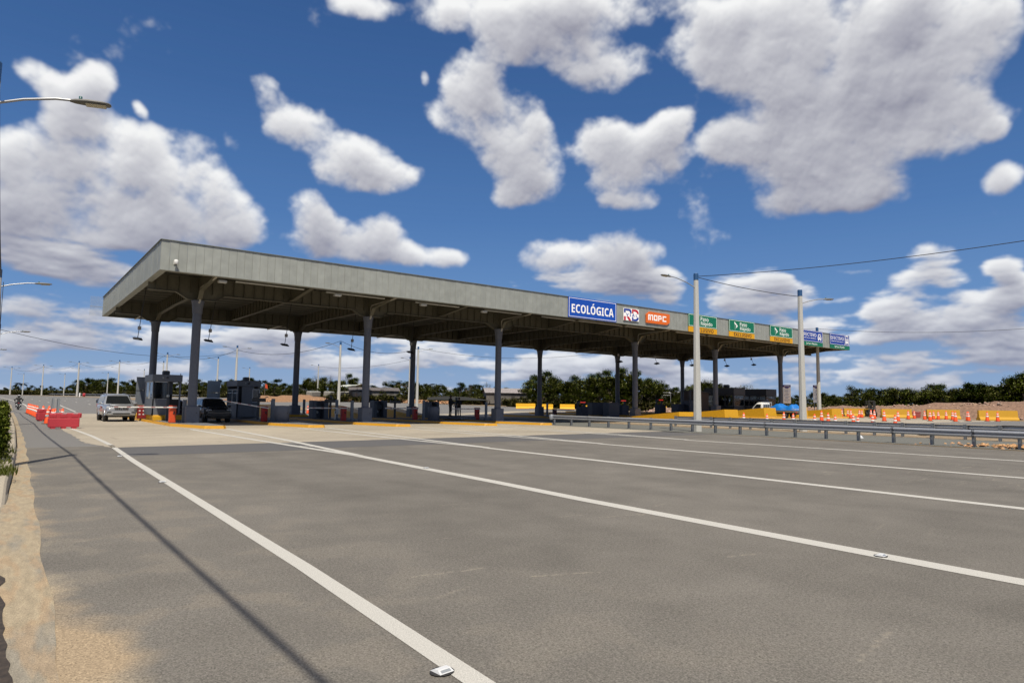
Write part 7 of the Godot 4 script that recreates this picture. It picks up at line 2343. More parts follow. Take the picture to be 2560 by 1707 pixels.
# every kind: crown colour, crown shape parameters for a plant one unit high
var kinds := {
	"r": {"w": 0.85, "low": 0.10, "clumps": 30, "leaf": 0.055, "n": 62, "col": Color(0.169, 0.188, 0.060), "what": "rounded olive-green tree"},
	"d": {"w": 0.75, "low": 0.18, "clumps": 30, "leaf": 0.052, "n": 66, "col": Color(0.094, 0.144, 0.043), "what": "dense dark green tree"},
	"t": {"w": 0.62, "low": 0.14, "clumps": 34, "leaf": 0.040, "n": 70, "col": Color(0.144, 0.206, 0.056), "what": "tall full-crowned green tree"},
	"o": {"w": 0.80, "low": 0.10, "clumps": 38, "leaf": 0.046, "n": 66, "col": Color(0.112, 0.175, 0.048), "what": "big ragged-crowned tree"},
	"f": {"w": 1.15, "low": 0.62, "clumps": 20, "leaf": 0.042, "n": 56, "col": Color(0.106, 0.138, 0.045), "what": "flat-topped spreading tree"},
	"v": {"w": 0.70, "low": 0.12, "clumps": 20, "leaf": 0.050, "n": 54, "col": Color(0.125, 0.169, 0.053), "what": "straggling vine-covered tree"},
	"s": {"w": 0.70, "low": 0.30, "clumps": 22, "leaf": 0.036, "n": 26, "col": Color(0.156, 0.200, 0.081), "what": "thin open-crowned tree"},
	"b": {"w": 0.95, "low": 0.16, "clumps": 14, "leaf": 0.030, "n": 26, "col": Color(0.237, 0.206, 0.131), "what": "nearly leafless grey-brown tree"},
	"u": {"w": 1.35, "low": 0.02, "clumps": 24, "leaf": 0.085, "n": 50, "col": Color(0.194, 0.213, 0.069), "what": "low bush"}}
var crown_sets := {}

func make_plant(kind: String, v: int) -> Dictionary:   # meshes of a plant one unit high
	var K: Dictionary = kinds[kind]
	rng.seed = hash(kind) + v * 131
	var L := Leaves.new()
	var b := MB.new()
	var W: float = K.w * 0.5
	var low: float = K.low
	var lean := Vector3(rng.randf_range(-0.05, 0.05), 0, rng.randf_range(-0.05, 0.05))
	var fork := Vector3(lean.x, maxf(low, 0.16) + 0.10, lean.z)
	var base_r := 0.024 if kind != "u" else 0.016
	b.tube([Vector3(0, -0.03, 0), fork * 0.5, fork], [base_r * 1.35, base_r, base_r * 0.8], 7, false)
	var heads := []
	var lobes := rng.randi_range(4, 6)
	var bumps := []
	for i in lobes: bumps.append([rng.randf() * TAU, rng.randf_range(0.74, 1.12)])
	for i in K.clumps:
		var a := rng.randf() * TAU
		var t := rng.randf()
		var y := lerpf(low + 0.08, 0.93, pow(t, 0.85))
		var prof := sin(PI * clampf((y - low) / (1.0 - low) * 0.86 + 0.14, 0.0, 1.0))
		if kind == "f": prof = 1.0
		if kind == "u": prof = sqrt(clampf(1.05 - y, 0.0, 1.0))
		var k := 1.0
		for q in bumps: k = maxf(k * 0.985, q[1] * maxf(0.0, cos(a - q[0])))
		var rad := W * prof * k * sqrt(rng.randf_range(0.15, 1.0))
		if kind == "v": rad *= rng.randf_range(0.4, 1.25)
		var c := Vector3(cos(a) * rad, y, sin(a) * rad) + lean * y
		heads.append(c)
		var cr := rng.randf_range(0.075, 0.125) * (1.25 if kind == "u" else 1.0)
		if kind == "s" or kind == "b": cr *= 1.15
		clump(L, c, Vector3(cr * 1.25, cr * (0.55 if kind == "f" else 0.85), cr * 1.25), int(K.n * 1.7), K.leaf * 0.72, K.col, 0.25, Vector3(lean.x, 0.45, lean.z))
	var limbs := mini(heads.size(), 12 if kind != "b" else 14)
	for i in limbs:
		var e: Vector3 = heads[i]
		var mid := fork.lerp(e, 0.5) + Vector3(0, -0.03, 0) + rdir() * 0.03
		b.tube([fork.lerp(Vector3.ZERO, 0.1), mid, e], [base_r * 0.6, base_r * 0.36, base_r * 0.10], 5, false)
		if kind in ["b", "v", "s"]:
			for q in 5:
				var d := (rdir() + Vector3(0, 0.6, 0)).normalized()
				var s: Vector3 = mid.lerp(e, rng.randf())
				b.tube([s, s + d * 0.09, s + d * 0.17 + rdir() * 0.03], [base_r * 0.2, base_r * 0.13, base_r * 0.05], 4, false)
	return {"crown": L.done(), "trunk": b.done()}

func make_palm(v: int) -> Dictionary:
	rng.seed = 900 + v
	var L := Leaves.new(); var b := MB.new()
	b.tube([Vector3(0, -0.03, 0), Vector3(0.02, 0.4, 0.01), Vector3(0.0, 0.78, 0)], [0.03, 0.022, 0.02], 7, false)
	for i in 16:
		var a := TAU * i / 16.0 + rng.randf_range(-0.2, 0.2)
		var up := rng.randf_range(-0.1, 0.75)
		var d := Vector3(cos(a), up, sin(a)).normalized()
		var p := Vector3(0, 0.78, 0)
		var seg := 9
		for k in seg:
			var q := p + d * 0.05
			d = (d + Vector3(0, -0.13, 0)).normalized()
			var s := d.cross(Vector3.UP).normalized()
			for sd in [-1.0, 1.0]:
				var ld: Vector3 = (s * sd + d * 0.5 + Vector3(0, -0.35, 0)).normalized()
				var w := rng.randf_range(0.7, 1.25)
				L.leaf(p, ld, Vector3.UP, 0.11 * (1.0 - absf(k - 4.0) * 0.12), 0.03, Color(0.085 * w, 0.125 * w, 0.04 * w), (Vector3.UP + ld * 0.3).normalized())
				L.leaf(p.lerp(q, 0.5), ld, Vector3.UP, 0.11 * (1.0 - absf(k - 4.0) * 0.12), 0.03, Color(0.085 * w, 0.125 * w, 0.04 * w), (Vector3.UP + ld * 0.3).normalized())
			p = q
	return {"crown": L.done(), "trunk": b.done()}

const TREES := [
	["r", -10.4, -415.4, 2.0],	["r", -8.2, -441.3, 1.9],	["r", -4.3, -415.9, 2.7],	["r", -2.2, -418.2, 2.5],	["r", 0.1, -434.5, 3.8],	["r", 2.1, -419.1, 2.6],
	["r", 4.5, -429.9, 5.3],	["r", 4.9, -408.5, 4.3],	["p", 6.6, -430.9, 7.4],	["r", 8.7, -405.9, 3.9],	["r", 10.5, -403.6, 4.9],	["d", 12.4, -413.7, 3.8],
	["r", 14.6, -406.8, 4.9],	["r", 17.2, -411.5, 3.8],	["r", 19.3, -422.0, 5.0],	["d", 20.7, -414.5, 4.0],	["r", 21.8, -389.8, 4.3],	["r", 24.7, -397.8, 3.4],
	["r", 26.3, -404.3, 5.4],	["d", 27.1, -401.7, 4.6],	["d", 29.6, -407.4, 8.3],	["r", 30.5, -398.9, 7.8],	["d", 31.2, -384.6, 8.9],	["d", 33.3, -388.5, 8.2],
	["r", 36.7, -405.9, 9.0],	["r", 37.3, -388.9, 8.4],	["d", 39.7, -400.6, 8.9],	["d", 42.6, -405.6, 8.0],	["d", 43.3, -392.8, 9.7],	["r", 45.1, -392.9, 7.1],
	["d", 47.3, -388.7, 7.7],	["r", 47.8, -378.2, 7.1],	["d", 52.0, -394.8, 8.7],	["r", 51.9, -379.8, 6.9],	["d", 55.7, -388.6, 8.0],	["r", 54.7, -365.3, 6.8],
	["d", 59.6, -373.5, 8.2],	["d", 61.2, -364.3, 6.9],	["d", 62.2, -352.7, 7.5],	["r", 62.5, -343.6, 5.9],	["r", 62.3, -330.3, 6.8],	["d", 66.4, -343.7, 6.1],
	["r", 65.7, -326.7, 7.8],	["r", 68.3, -328.5, 7.4],	["r", 65.9, -308.3, 7.6],	["d", 66.0, -300.2, 6.2],	["r", 66.7, -294.2, 6.7],	["r", 70.5, -302.3, 6.1],
	["d", 67.2, -280.6, 6.9],	["r", 71.3, -287.2, 6.4],	["r", 68.4, -269.3, 7.0],	["r", 69.4, -264.1, 5.8],	["d", 68.0, -252.5, 6.2],	["r", 69.6, -257.0, 5.5],
	["p", 67.2, -243.6, 7.7],	["d", 69.3, -246.6, 7.2],	["p", 72.8, -253.7, 7.7],	["r", 68.9, -236.5, 5.2],	["r", 72.2, -240.8, 6.2],	["r", 71.0, -228.4, 5.2],
	["d", 71.3, -223.0, 6.4],	["r", 70.0, -215.1, 4.5],	["d", 70.3, -211.2, 4.9],	["d", 75.9, -223.3, 4.6],	["r", 75.4, -218.7, 4.9],	["d", 75.4, -213.5, 4.7],
	["b", 75.6, -209.8, 7.1],	["r", 77.2, -209.5, 6.8],	["b", 73.7, -193.7, 7.3],	["r", 77.0, -198.0, 6.8],	["b", 77.5, -193.6, 7.2],	["r", 78.6, -193.1, 5.7],
	["r", 81.5, -196.3, 5.9],	["r", 81.0, -191.7, 5.5],	["t", 82.9, -192.7, 8.0],	["r", 78.2, -178.2, 6.0],	["t", 81.9, -185.2, 6.6],	["r", 82.8, -183.5, 4.7],
	["d", 83.6, -183.6, 5.0],	["d", 83.3, -180.4, 4.3],	["d", 85.5, -180.9, 4.5],	["r", 82.6, -171.6, 3.9],	["d", 87.7, -177.2, 5.2],	["d", 84.9, -167.9, 4.7],
	["f", 86.8, -168.5, 5.9],	["r", 89.2, -171.0, 5.2],	["f", 88.8, -167.1, 5.9],	["r", 87.2, -160.4, 5.0],	["d", 87.4, -158.3, 5.2],	["r", 89.0, -158.3, 4.7],
	["r", 91.9, -161.1, 5.0],	["r", 95.5, -164.4, 4.8],	["p", 95.9, -161.5, 5.9],	["d", 93.0, -154.1, 4.2],	["b", 93.8, -152.1, 4.5],	["r", 97.8, -155.1, 4.1],
	["d", 94.3, -147.4, 5.4],	["r", 95.6, -147.9, 4.8],	["b", 93.2, -141.6, 4.8],	["r", 94.8, -142.8, 4.7],	["d", 98.0, -145.6, 5.0],	["r", 99.8, -145.7, 4.8],
	["b", 99.8, -143.1, 5.5],	["d", 98.2, -139.3, 3.8],	["d", 103.4, -143.8, 4.5],	["d", 101.1, -139.2, 3.8],	["d", 98.0, -132.3, 4.2],	["d", 97.7, -129.8, 3.4],
	["r", 105.3, -138.1, 4.0],	["r", 105.7, -137.3, 3.7],	["b", 102.3, -130.6, 4.5],	["o", 93.5, -115.6, 7.3],	["o", 89.4, -106.6, 7.5],	["o", 89.3, -103.2, 6.2],
	["t", 93.1, -101.9, 6.8],	["t", 94.7, -99.5, 7.1],	["t", 101.5, -103.5, 7.7],	["t", 102.4, -101.8, 8.2],	["t", 103.4, -98.4, 8.7],	["t", 99.6, -92.1, 7.9],
	["o", 104.4, -92.6, 6.8],	["o", 108.6, -93.7, 6.6],	["d", 121.5, -99.8, 5.1],	["s", 122.7, -92.7, 7.1],	["s", 131.6, -96.8, 7.2],	["s", 139.0, -93.7, 6.4],
	["s", 140.1, -92.0, 5.6],	["r", 150.3, -93.2, 4.0],	["r", 143.5, -87.8, 3.4],	["r", 146.2, -87.9, 4.0],	["d", 141.2, -83.6, 3.5],	["r", 139.6, -81.2, 3.9],
	["r", 137.4, -77.8, 3.6],	["d", 138.9, -76.3, 4.6],	["r", 135.9, -73.6, 3.9],	["r", 134.6, -72.0, 4.3],	["r", 143.9, -75.9, 3.9],	["r", 135.1, -70.0, 3.9],
	["d", 141.0, -72.2, 3.6],	["r", 136.1, -68.4, 4.0],	["d", 133.8, -66.1, 3.8],	["v", 130.8, -63.8, 5.8],	["d", 132.0, -63.7, 4.9],	["v", 130.9, -62.0, 5.3],
	["d", 129.0, -59.9, 4.6],	["d", 127.2, -58.3, 4.9],	["d", 128.3, -57.9, 4.5],	["v", 128.4, -57.2, 4.8],	["r", 126.5, -55.7, 4.5],	["v", 125.7, -54.6, 5.2],
	["d", 122.0, -52.3, 4.7],	["s", 128.5, -54.1, 5.1],	["r", 124.6, -51.5, 4.8],	["s", 120.3, -49.3, 4.8],	["r", 121.0, -48.6, 3.9],	["d", 127.7, -50.7, 4.3],
	["d", 121.5, -47.9, 3.9],	["v", 122.5, -47.6, 5.4],	["d", 124.9, -47.7, 5.1],	["t", 126.4, -47.6, 5.4],	["d", 121.0, -44.8, 4.4],	["r", 121.3, -44.1, 4.5],
	["r", 121.4, -43.4, 4.3],	["r", 117.4, -41.3, 4.5],	["r", 125.3, -43.3, 4.6],	["d", 116.8, -39.6, 5.3],	["r", 125.6, -42.0, 5.3],	["d", 117.5, -38.4, 5.3],
	["r", 117.4, -37.8, 4.8],	["d", 123.7, -39.1, 5.1],	["r", 123.2, -38.6, 4.8],	["d", 117.3, -35.9, 4.8],	["r", 120.0, -36.0, 4.5],	["d", 118.8, -34.7, 5.9],
	["r", 120.9, -34.8, 5.8],	["d", 115.6, -32.7, 6.7],	["d", 121.5, -33.6, 6.7],	["d", 123.0, -32.9, 6.8],	["r", 120.2, -31.1, 5.9],	["d", 122.1, -30.8, 6.1],
	["r", 122.1, -29.7, 5.6],	["r", 116.7, -27.2, 5.6],]
const BUSHES := [
	["u", 63.0, -136.0, 2.2],	["u", 68.0, -139.0, 2.4],	["u", 72.0, -138.0, 2.0],	["u", 76.5, -134.5, 2.3],	["u", 80.5, -129.5, 2.2],	["u", 84.5, -124.0, 2.4],	["u", 92.5, -116.5, 1.8],
	["u", -1.7, -403.5, 1.4],	["u", 4.6, -392.8, 1.5],	["u", 7.7, -391.1, 2.0],	["u", 11.4, -399.8, 1.2],	["u", 14.5, -393.3, 2.2],	["u", 17.8, -396.8, 2.6],
	["u", 19.9, -389.4, 1.8],	["u", 22.8, -384.6, 2.1],	["u", 24.7, -372.1, 2.0],	["u", 29.0, -381.6, 6.1],	["u", 32.9, -381.2, 6.0],	["u", 35.2, -379.6, 6.0],
	["u", 36.7, -360.9, 5.2],	["u", 39.9, -367.9, 7.1],	["u", 43.5, -373.4, 4.3],	["u", 45.4, -359.2, 5.0],	["u", 47.7, -351.5, 4.9],	["u", 52.5, -357.8, 4.3],
	["u", 54.3, -350.2, 4.7],	["u", 55.8, -337.8, 5.4],	["u", 58.7, -340.2, 4.1],	["u", 60.0, -331.5, 4.1],	["u", 62.2, -325.3, 4.6],	["u", 62.1, -308.1, 5.4],
	["u", 63.1, -301.6, 5.5],	["u", 63.3, -286.7, 3.9],	["u", 66.6, -290.7, 5.1],	["u", 64.2, -270.5, 3.9],	["u", 66.7, -268.3, 4.4],	["u", 64.7, -251.9, 4.7],
	["u", 64.0, -236.9, 4.3],	["u", 64.8, -229.5, 4.8],	["u", 67.1, -229.7, 3.5],	["u", 66.3, -216.9, 3.5],	["u", 69.1, -219.3, 4.8],	["u", 67.7, -206.6, 3.5],
	["u", 68.6, -203.6, 3.3],	["u", 70.0, -199.4, 3.4],	["u", 69.0, -188.7, 5.4],	["u", 73.3, -192.7, 5.7],	["u", 71.2, -180.1, 4.9],	["u", 74.7, -182.5, 3.8],
	["u", 73.6, -175.6, 4.5],	["u", 75.9, -175.7, 5.8],	["u", 77.7, -174.8, 4.4],	["u", 75.9, -165.4, 3.5],	["u", 77.6, -164.8, 3.0],	["u", 80.0, -165.7, 2.9],
	["u", 81.1, -163.8, 3.3],	["u", 80.3, -158.3, 3.1],	["u", 79.6, -153.2, 4.3],	["u", 84.1, -156.8, 3.7],	["u", 82.3, -149.5, 4.1],	["u", 85.3, -150.3, 4.0],
	["u", 86.8, -149.2, 3.6],	["u", 86.5, -144.9, 4.5],	["u", 90.3, -147.1, 3.3],	["u", 89.0, -141.9, 2.9],	["u", 91.0, -140.7, 3.1],	["u", 90.4, -136.3, 3.4],
	["u", 93.2, -137.0, 3.4],	["u", 93.0, -134.1, 3.7],	["u", 91.7, -129.5, 3.0],	["u", 94.3, -130.3, 3.1],	["u", 93.7, -126.1, 3.1],	["u", 96.2, -126.2, 2.4],
	["u", 92.3, -117.7, 3.5],	["u", 89.2, -111.0, 5.6],	["u", 83.8, -101.4, 6.2],	["u", 87.7, -104.2, 6.3],	["u", 85.7, -98.9, 5.0],	["u", 86.3, -97.3, 5.2],
	["u", 87.7, -96.1, 5.4],	["u", 91.3, -97.5, 5.9],	["u", 89.5, -93.8, 6.0],	["u", 91.4, -93.2, 6.4],	["u", 94.6, -94.5, 6.4],	["u", 93.7, -91.2, 7.1],
	["u", 95.7, -91.4, 7.0],	["u", 94.4, -87.9, 7.0],	["u", 96.9, -88.6, 6.3],	["u", 101.1, -90.7, 5.8],	["u", 101.1, -88.3, 5.3],	["u", 109.0, -92.8, 5.5],
	["u", 107.4, -89.8, 4.5],	["u", 109.1, -89.3, 3.9],	["u", 114.9, -91.8, 4.7],	["u", 117.3, -91.6, 5.6],	["u", 115.9, -88.6, 6.0],	["u", 119.3, -89.0, 6.1],
	["u", 122.8, -89.8, 6.2],	["u", 121.6, -86.8, 5.2],	["u", 127.9, -89.6, 5.5],	["u", 126.7, -86.9, 5.4],	["u", 130.5, -87.3, 4.9],	["u", 132.9, -87.2, 4.8],
	["u", 135.1, -86.7, 3.8],	["u", 136.6, -85.6, 3.5],	["u", 139.9, -85.3, 2.3],	["u", 137.0, -81.3, 2.7],	["u", 135.0, -78.5, 3.0],	["u", 133.2, -75.9, 2.7],
	["u", 133.2, -74.4, 2.9],	["u", 135.6, -74.1, 3.2],	["u", 134.2, -71.8, 3.6],	["u", 134.2, -70.5, 3.2],	["u", 132.2, -68.3, 3.3],	["u", 127.2, -64.1, 3.1],
	["u", 126.9, -62.6, 3.3],	["u", 120.4, -58.2, 3.8],	["u", 117.6, -55.6, 3.9],	["u", 117.1, -54.4, 3.9],	["u", 119.1, -53.7, 3.4],	["u", 122.0, -53.7, 3.8],
	["u", 119.8, -51.6, 4.4],	["u", 119.9, -50.5, 4.0],	["u", 120.6, -49.5, 4.1],	["u", 116.7, -46.7, 3.5],	["u", 115.1, -45.0, 4.3],	["u", 114.2, -43.6, 4.2],
	["u", 117.6, -43.7, 3.6],	["u", 116.8, -42.4, 3.4],	["u", 117.9, -41.8, 3.9],	["u", 117.3, -40.3, 3.7],	["u", 115.8, -38.6, 4.4],	["u", 116.4, -37.7, 4.3],
	["u", 116.3, -36.6, 4.3],	["u", 110.6, -34.0, 3.7],	["u", 113.9, -34.0, 4.1],	["u", 112.4, -32.8, 4.9],	["u", 111.7, -31.8, 5.7],	["u", 109.8, -30.2, 5.4],
	["u", 113.1, -30.5, 5.6],	["u", 113.3, -29.6, 5.4],	["u", 111.0, -28.3, 5.2],	["u", 112.0, -27.7, 4.8],	["u", 113.1, -27.0, 4.6],]

func place_word(x: float, z: float) -> String:   # a landmark in front of a far plant
	var a := rad_to_deg(atan2(x, -z))
	var marks := [[2.5, "behind the far-left light poles"], [5.8, "beyond the motorcycle"], [9.0, "beyond the red water barriers"], [12.5, "behind the silver SUV"], [16.0, "behind the left toll booth"], [20.0, "beyond the near left column"], [23.5, "behind the second toll booth"], [26.5, "left of the second rear column"], [29.5, "right of the second rear column"], [32.5, "beyond the second front column"], [35.5, "beyond the third rear column"], [38.5, "behind the standing figures"], [41.5, "beyond the third front column"], [45.0, "beside the fourth rear column"], [49.0, "beyond the fifth rear column"], [53.0, "beyond the fourth front column"], [57.0, "behind the first concrete light pole"], [62.0, "behind the far toll booths"], [66.0, "beside the second concrete light pole"], [69.0, "behind the forklift"], [72.5, "above the dull red barrier"], [90.0, "at the right edge"]]
	for m in marks:
		if a < m[0]: return m[1]
	return "at the right edge"

func build_trees():
	var leafm := mat("foliage", Color.WHITE, 0.75)
	leafm.vertex_color_use_as_albedo = true
	leafm.backlight_enabled = true
	leafm.backlight = lin(0.45, 0.55, 0.18)
	leafm.metallic_specular = 0.25
	var bark := mat("bark", lin(0.17, 0.135, 0.10), 0.9)
	var count := {}
	var total := {}
	for list in [TREES, BUSHES]:
		for q in list:
			var key: String = q[0] + place_word(q[1], q[2])
			total[key] = total.get(key, 0) + 1
	var protos := {}
	var ord := ["first", "second", "third", "fourth", "fifth", "sixth", "seventh", "eighth", "ninth", "tenth", "eleventh", "twelfth", "thirteenth", "fourteenth", "fifteenth", "sixteenth", "seventeenth", "eighteenth", "nineteenth", "twentieth", "twenty-first", "twenty-second"]
	var idx := 0
	for list in [TREES, BUSHES]:
		for q in list:
			var kind: String = q[0]
			rng.seed = 3000 + idx * 17
			var v := rng.randi_range(0, 2)
			idx += 1
			var pk := "%s%d" % [kind, v]
			var word := place_word(q[1], q[2])
			var key := kind + word
			var n: int = count.get(key, 0)
			count[key] = n + 1
			var what: String = "feathery palm tree" if kind == "p" else kinds[kind].what
			var label := what + " " + word
			if total[key] > 1: label += ", %s such from left" % ord[mini(n, 21)]
			var called := "palm_tree" if kind == "p" else ("bush" if kind == "u" else "tree")
			var at := on(q[1], q[2], -0.1)
			var yaw := rng.randf() * TAU
			var t: Node3D
			if not protos.has(pk):
				var P := make_palm(v) if kind == "p" else make_plant(kind, v)
				rng.seed = 5000 + idx
				t = thing(called, label, "palm" if kind == "p" else ("bush" if kind == "u" else "tree"), at, yaw, "bushes before the tree line" if kind == "u" else "trees of the far tree line")
				t.set_meta("base_name", called)
				part("crown", P.crown, leafm, t)
				part("trunk", P.trunk, bark, t)
				protos[pk] = t
			else:
				t = copy(protos[pk], label, at, yaw, called)
			var h: float = q[3] + 0.1
			var wf := rng.randf_range(0.9, 1.2)
			if h > 7.0: wf *= 0.95
			t.scale = Vector3(h * wf, h, h * wf)
	# dry scrub filling the feet of the tree line
	var L := Leaves.new()
	rng.seed = 77
	for i in 40: clump(L, Vector3(rng.randf_range(-0.4, 0.4), rng.randf_range(0.05, 0.6), rng.randf_range(-0.4, 0.4)), Vector3(0.25, 0.22, 0.25), 16, 0.14, Color(0.155, 0.15, 0.065), 0.35)
	var m := L.done()
	m.surface_set_material(0, leafm)
	var spots := []
	for list in [TREES, BUSHES]:
		for q in list:
			for k in 16:
				var d := Vector2(q[1], q[2]).normalized()
				var s := Vector2(-d.y, d.x)
				var p: Vector2 = Vector2(q[1], q[2]) + s * rng.randf_range(-7, 7) * (1.0 if q[2] > -200 else 2.0) + d * rng.randf_range(-3.0, 9.0)
				spots.append(Vector3(p.x, p.y, rng.randf_range(1.2, 2.6) * (1.0 if q[2] > -220 else 1.35)))
	var mm := MultiMesh.new()
	mm.transform_format = MultiMesh.TRANSFORM_3D
	mm.mesh = m
	mm.instance_count = spots.size()
	for i in spots.size():
		var q: Vector3 = spots[i]
		mm.set_instance_transform(i, Transform3D(Basis(Vector3.UP, rng.randf() * TAU).scaled(Vector3(q.z * 1.5, q.z, q.z * 1.5)), on(q.x, q.y, -0.1)))
	var o := MultiMeshInstance3D.new()
	o.multimesh = mm
	o.name = numbered("scrub")
	o.material_override = leafm
	add_child(o)
	o.set_meta("kind", "stuff")
	build_hedge(leafm, bark)
	build_verge_grass(leafm)

func build_hedge(leafm: Material, bark: Material):
	var where := ["nearest the viewer", "second from the viewer", "third from the viewer", "fourth from the viewer", "fifth from the viewer", "farthest of them"]
	var zs := [-20.5, -25.2, -30.5, -37.5, -46.0, -57.0]
	for i in 6:
		rng.seed = 640 + i
		var z: float = zs[i]
		var ln: float = [2.0, 2.5, 3.0, 4.0, 5.0, 6.0][i]
		var h: float = [0.55, 0.75, 0.95, 1.05, 1.1, 1.1][i]
		var L := Leaves.new()
		for k in int(70 + ln * 16):
			var p := Vector3(rng.randf_range(-0.85, 0.36), rng.randf_range(0.08, h), rng.randf_range(-ln, ln))
			if rng.randf() < 0.4: p.x = rng.randf_range(0.1, 0.40)
			clump(L, p, Vector3(0.16, 0.14, 0.2), 26, 0.10, Color(0.20, 0.245, 0.05), 0.35)
		var t := thing("hedge_shrub", "leafy green shrub growing over the kerb at the left edge, " + where[i], "shrub", Vector3(-0.33 + (0.1 if i > 1 else 0.0), 0.12, z), 0.0, "shrubs along the left kerb")
		part("foliage", L.done(), leafm, t)
		var b := MB.new()
		for k in 8:
			var s := Vector3(rng.randf_range(-0.4, 0.1), 0, rng.randf_range(-ln, ln) * 0.8)
			b.tube([s, s + Vector3(rng.randf_range(-0.1, 0.1), h * 0.45, rng.randf_range(-0.1, 0.1)), s + Vector3(rng.randf_range(-0.2, 0.2), h * 0.85, rng.randf_range(-0.2, 0.2))], [0.018, 0.012, 0.004], 5, false)
		part("stem", b, bark, t)

func build_verge_grass(leafm: Material):
	var L := Leaves.new()
	rng.seed = 88
	for i in 40:
		var a := rng.randf() * TAU
		var p := Vector3(rng.randf_range(-0.12, 0.12), 0, rng.randf_range(-0.12, 0.12))
		var d := Vector3(cos(a) * 0.5, 1.0, sin(a) * 0.5).normalized()
		var k := rng.randf_range(0.7, 1.3)
		L.leaf(p, d, Vector3(cos(a), 0.2, sin(a)), rng.randf_range(0.08, 0.2), 0.015, Color(0.12 * k, 0.13 * k, 0.04 * k), Vector3(cos(a) * 0.4, 0.9, sin(a) * 0.4))
	var m := L.done()
	m.surface_set_material(0, leafm)
	var mm := MultiMesh.new()
	mm.transform_format = MultiMesh.TRANSFORM_3D
	mm.mesh = m
	mm.instance_count = 900
	for i in 900:
		var z := -15.0 - 75.0 * rng.randf()
		mm.set_instance_transform(i, Transform3D(Basis(Vector3.UP, rng.randf() * TAU).scaled(Vector3.ONE * rng.randf_range(0.7, 1.6)), Vector3(along(road_l, z) - 0.45 - rng.randf() * 1.6, 0.13, z)))
	var o := MultiMeshInstance3D.new()
	o.multimesh = mm
	o.name = numbered("verge_grass")
	o.material_override = leafm
	add_child(o)
	o.set_meta("kind", "stuff")

# ---------------------------------------------------------------- far houses and sheds
func house(called: String, label: String, at: Vector3, turn: float, s: Vector3, roof_c: Color, wall_c: Color, pitch: float, both := true):
	var t := thing(called, label, "house" if called == "house" else "shed", at, turn)
	var wm := mat("wall_%s" % label.md5_text().substr(0, 6), wall_c, 0.9, 0.0, blotch, 0.4)
	var rm := mat("roof_%s" % label.md5_text().substr(0, 6), roof_c, 0.6, 0.15, blotch, 0.35)
	var b := MB.new()
	var hx := s.x / 2; var hz := s.z / 2
	b.hexa([Vector3(-hx, 0, hz), Vector3(hx, 0, hz), Vector3(hx, 0, -hz), Vector3(-hx, 0, -hz), Vector3(-hx, s.y, hz), Vector3(hx, s.y, hz), Vector3(hx, s.y if both else s.y + pitch, -hz), Vector3(-hx, s.y if both else s.y + pitch, -hz)])
	part("wall", b, wm, t)
	var r := MB.new()
	var o := 0.35
	if both:
		for sd in [-1.0, 1.0]:
			var p := [Vector3(-hx - o, s.y - 0.08, sd * (hz + o)), Vector3(hx + o, s.y - 0.08, sd * (hz + o)), Vector3(hx + o, s.y + pitch, 0), Vector3(-hx - o, s.y + pitch, 0)]
			for q in 2: r.quad(p[0] + Vector3(0, q * 0.05, 0), p[1] + Vector3(0, q * 0.05, 0), p[2] + Vector3(0, q * 0.05, 0), p[3] + Vector3(0, q * 0.05, 0))
		for x in [-hx, hx]: r.tri(Vector3(x, s.y, hz), Vector3(x, s.y, -hz), Vector3(x, s.y + pitch - 0.02, 0))
	else:
		r.hexa([Vector3(-hx - o, s.y - 0.03, hz + o), Vector3(hx + o, s.y - 0.03, hz + o), Vector3(hx + o, s.y + pitch + 0.03, -hz - o), Vector3(-hx - o, s.y + pitch + 0.03, -hz - o), Vector3(-hx - o, s.y + 0.04, hz + o), Vector3(hx + o, s.y + 0.04, hz + o), Vector3(hx + o, s.y + pitch + 0.10, -hz - o), Vector3(-hx - o, s.y + pitch + 0.10, -hz - o)])
	part("roof", r, rm, t)
	var d := MB.new()
	d.box(Vector3(hx * 0.3, 0.95, hz + 0.02), Vector3(0.8, 1.9, 0.05))
	part("door", d, mat("house_dark", lin(0.05, 0.045, 0.04), 0.8), t)
	for x in [-0.55, 0.72]:
		var w := MB.new()
		w.box(Vector3(hx * x, 1.35, hz + 0.02), Vector3(0.8, 0.8, 0.05))
		part("window", w, mat("house_dark", Color.WHITE), t)

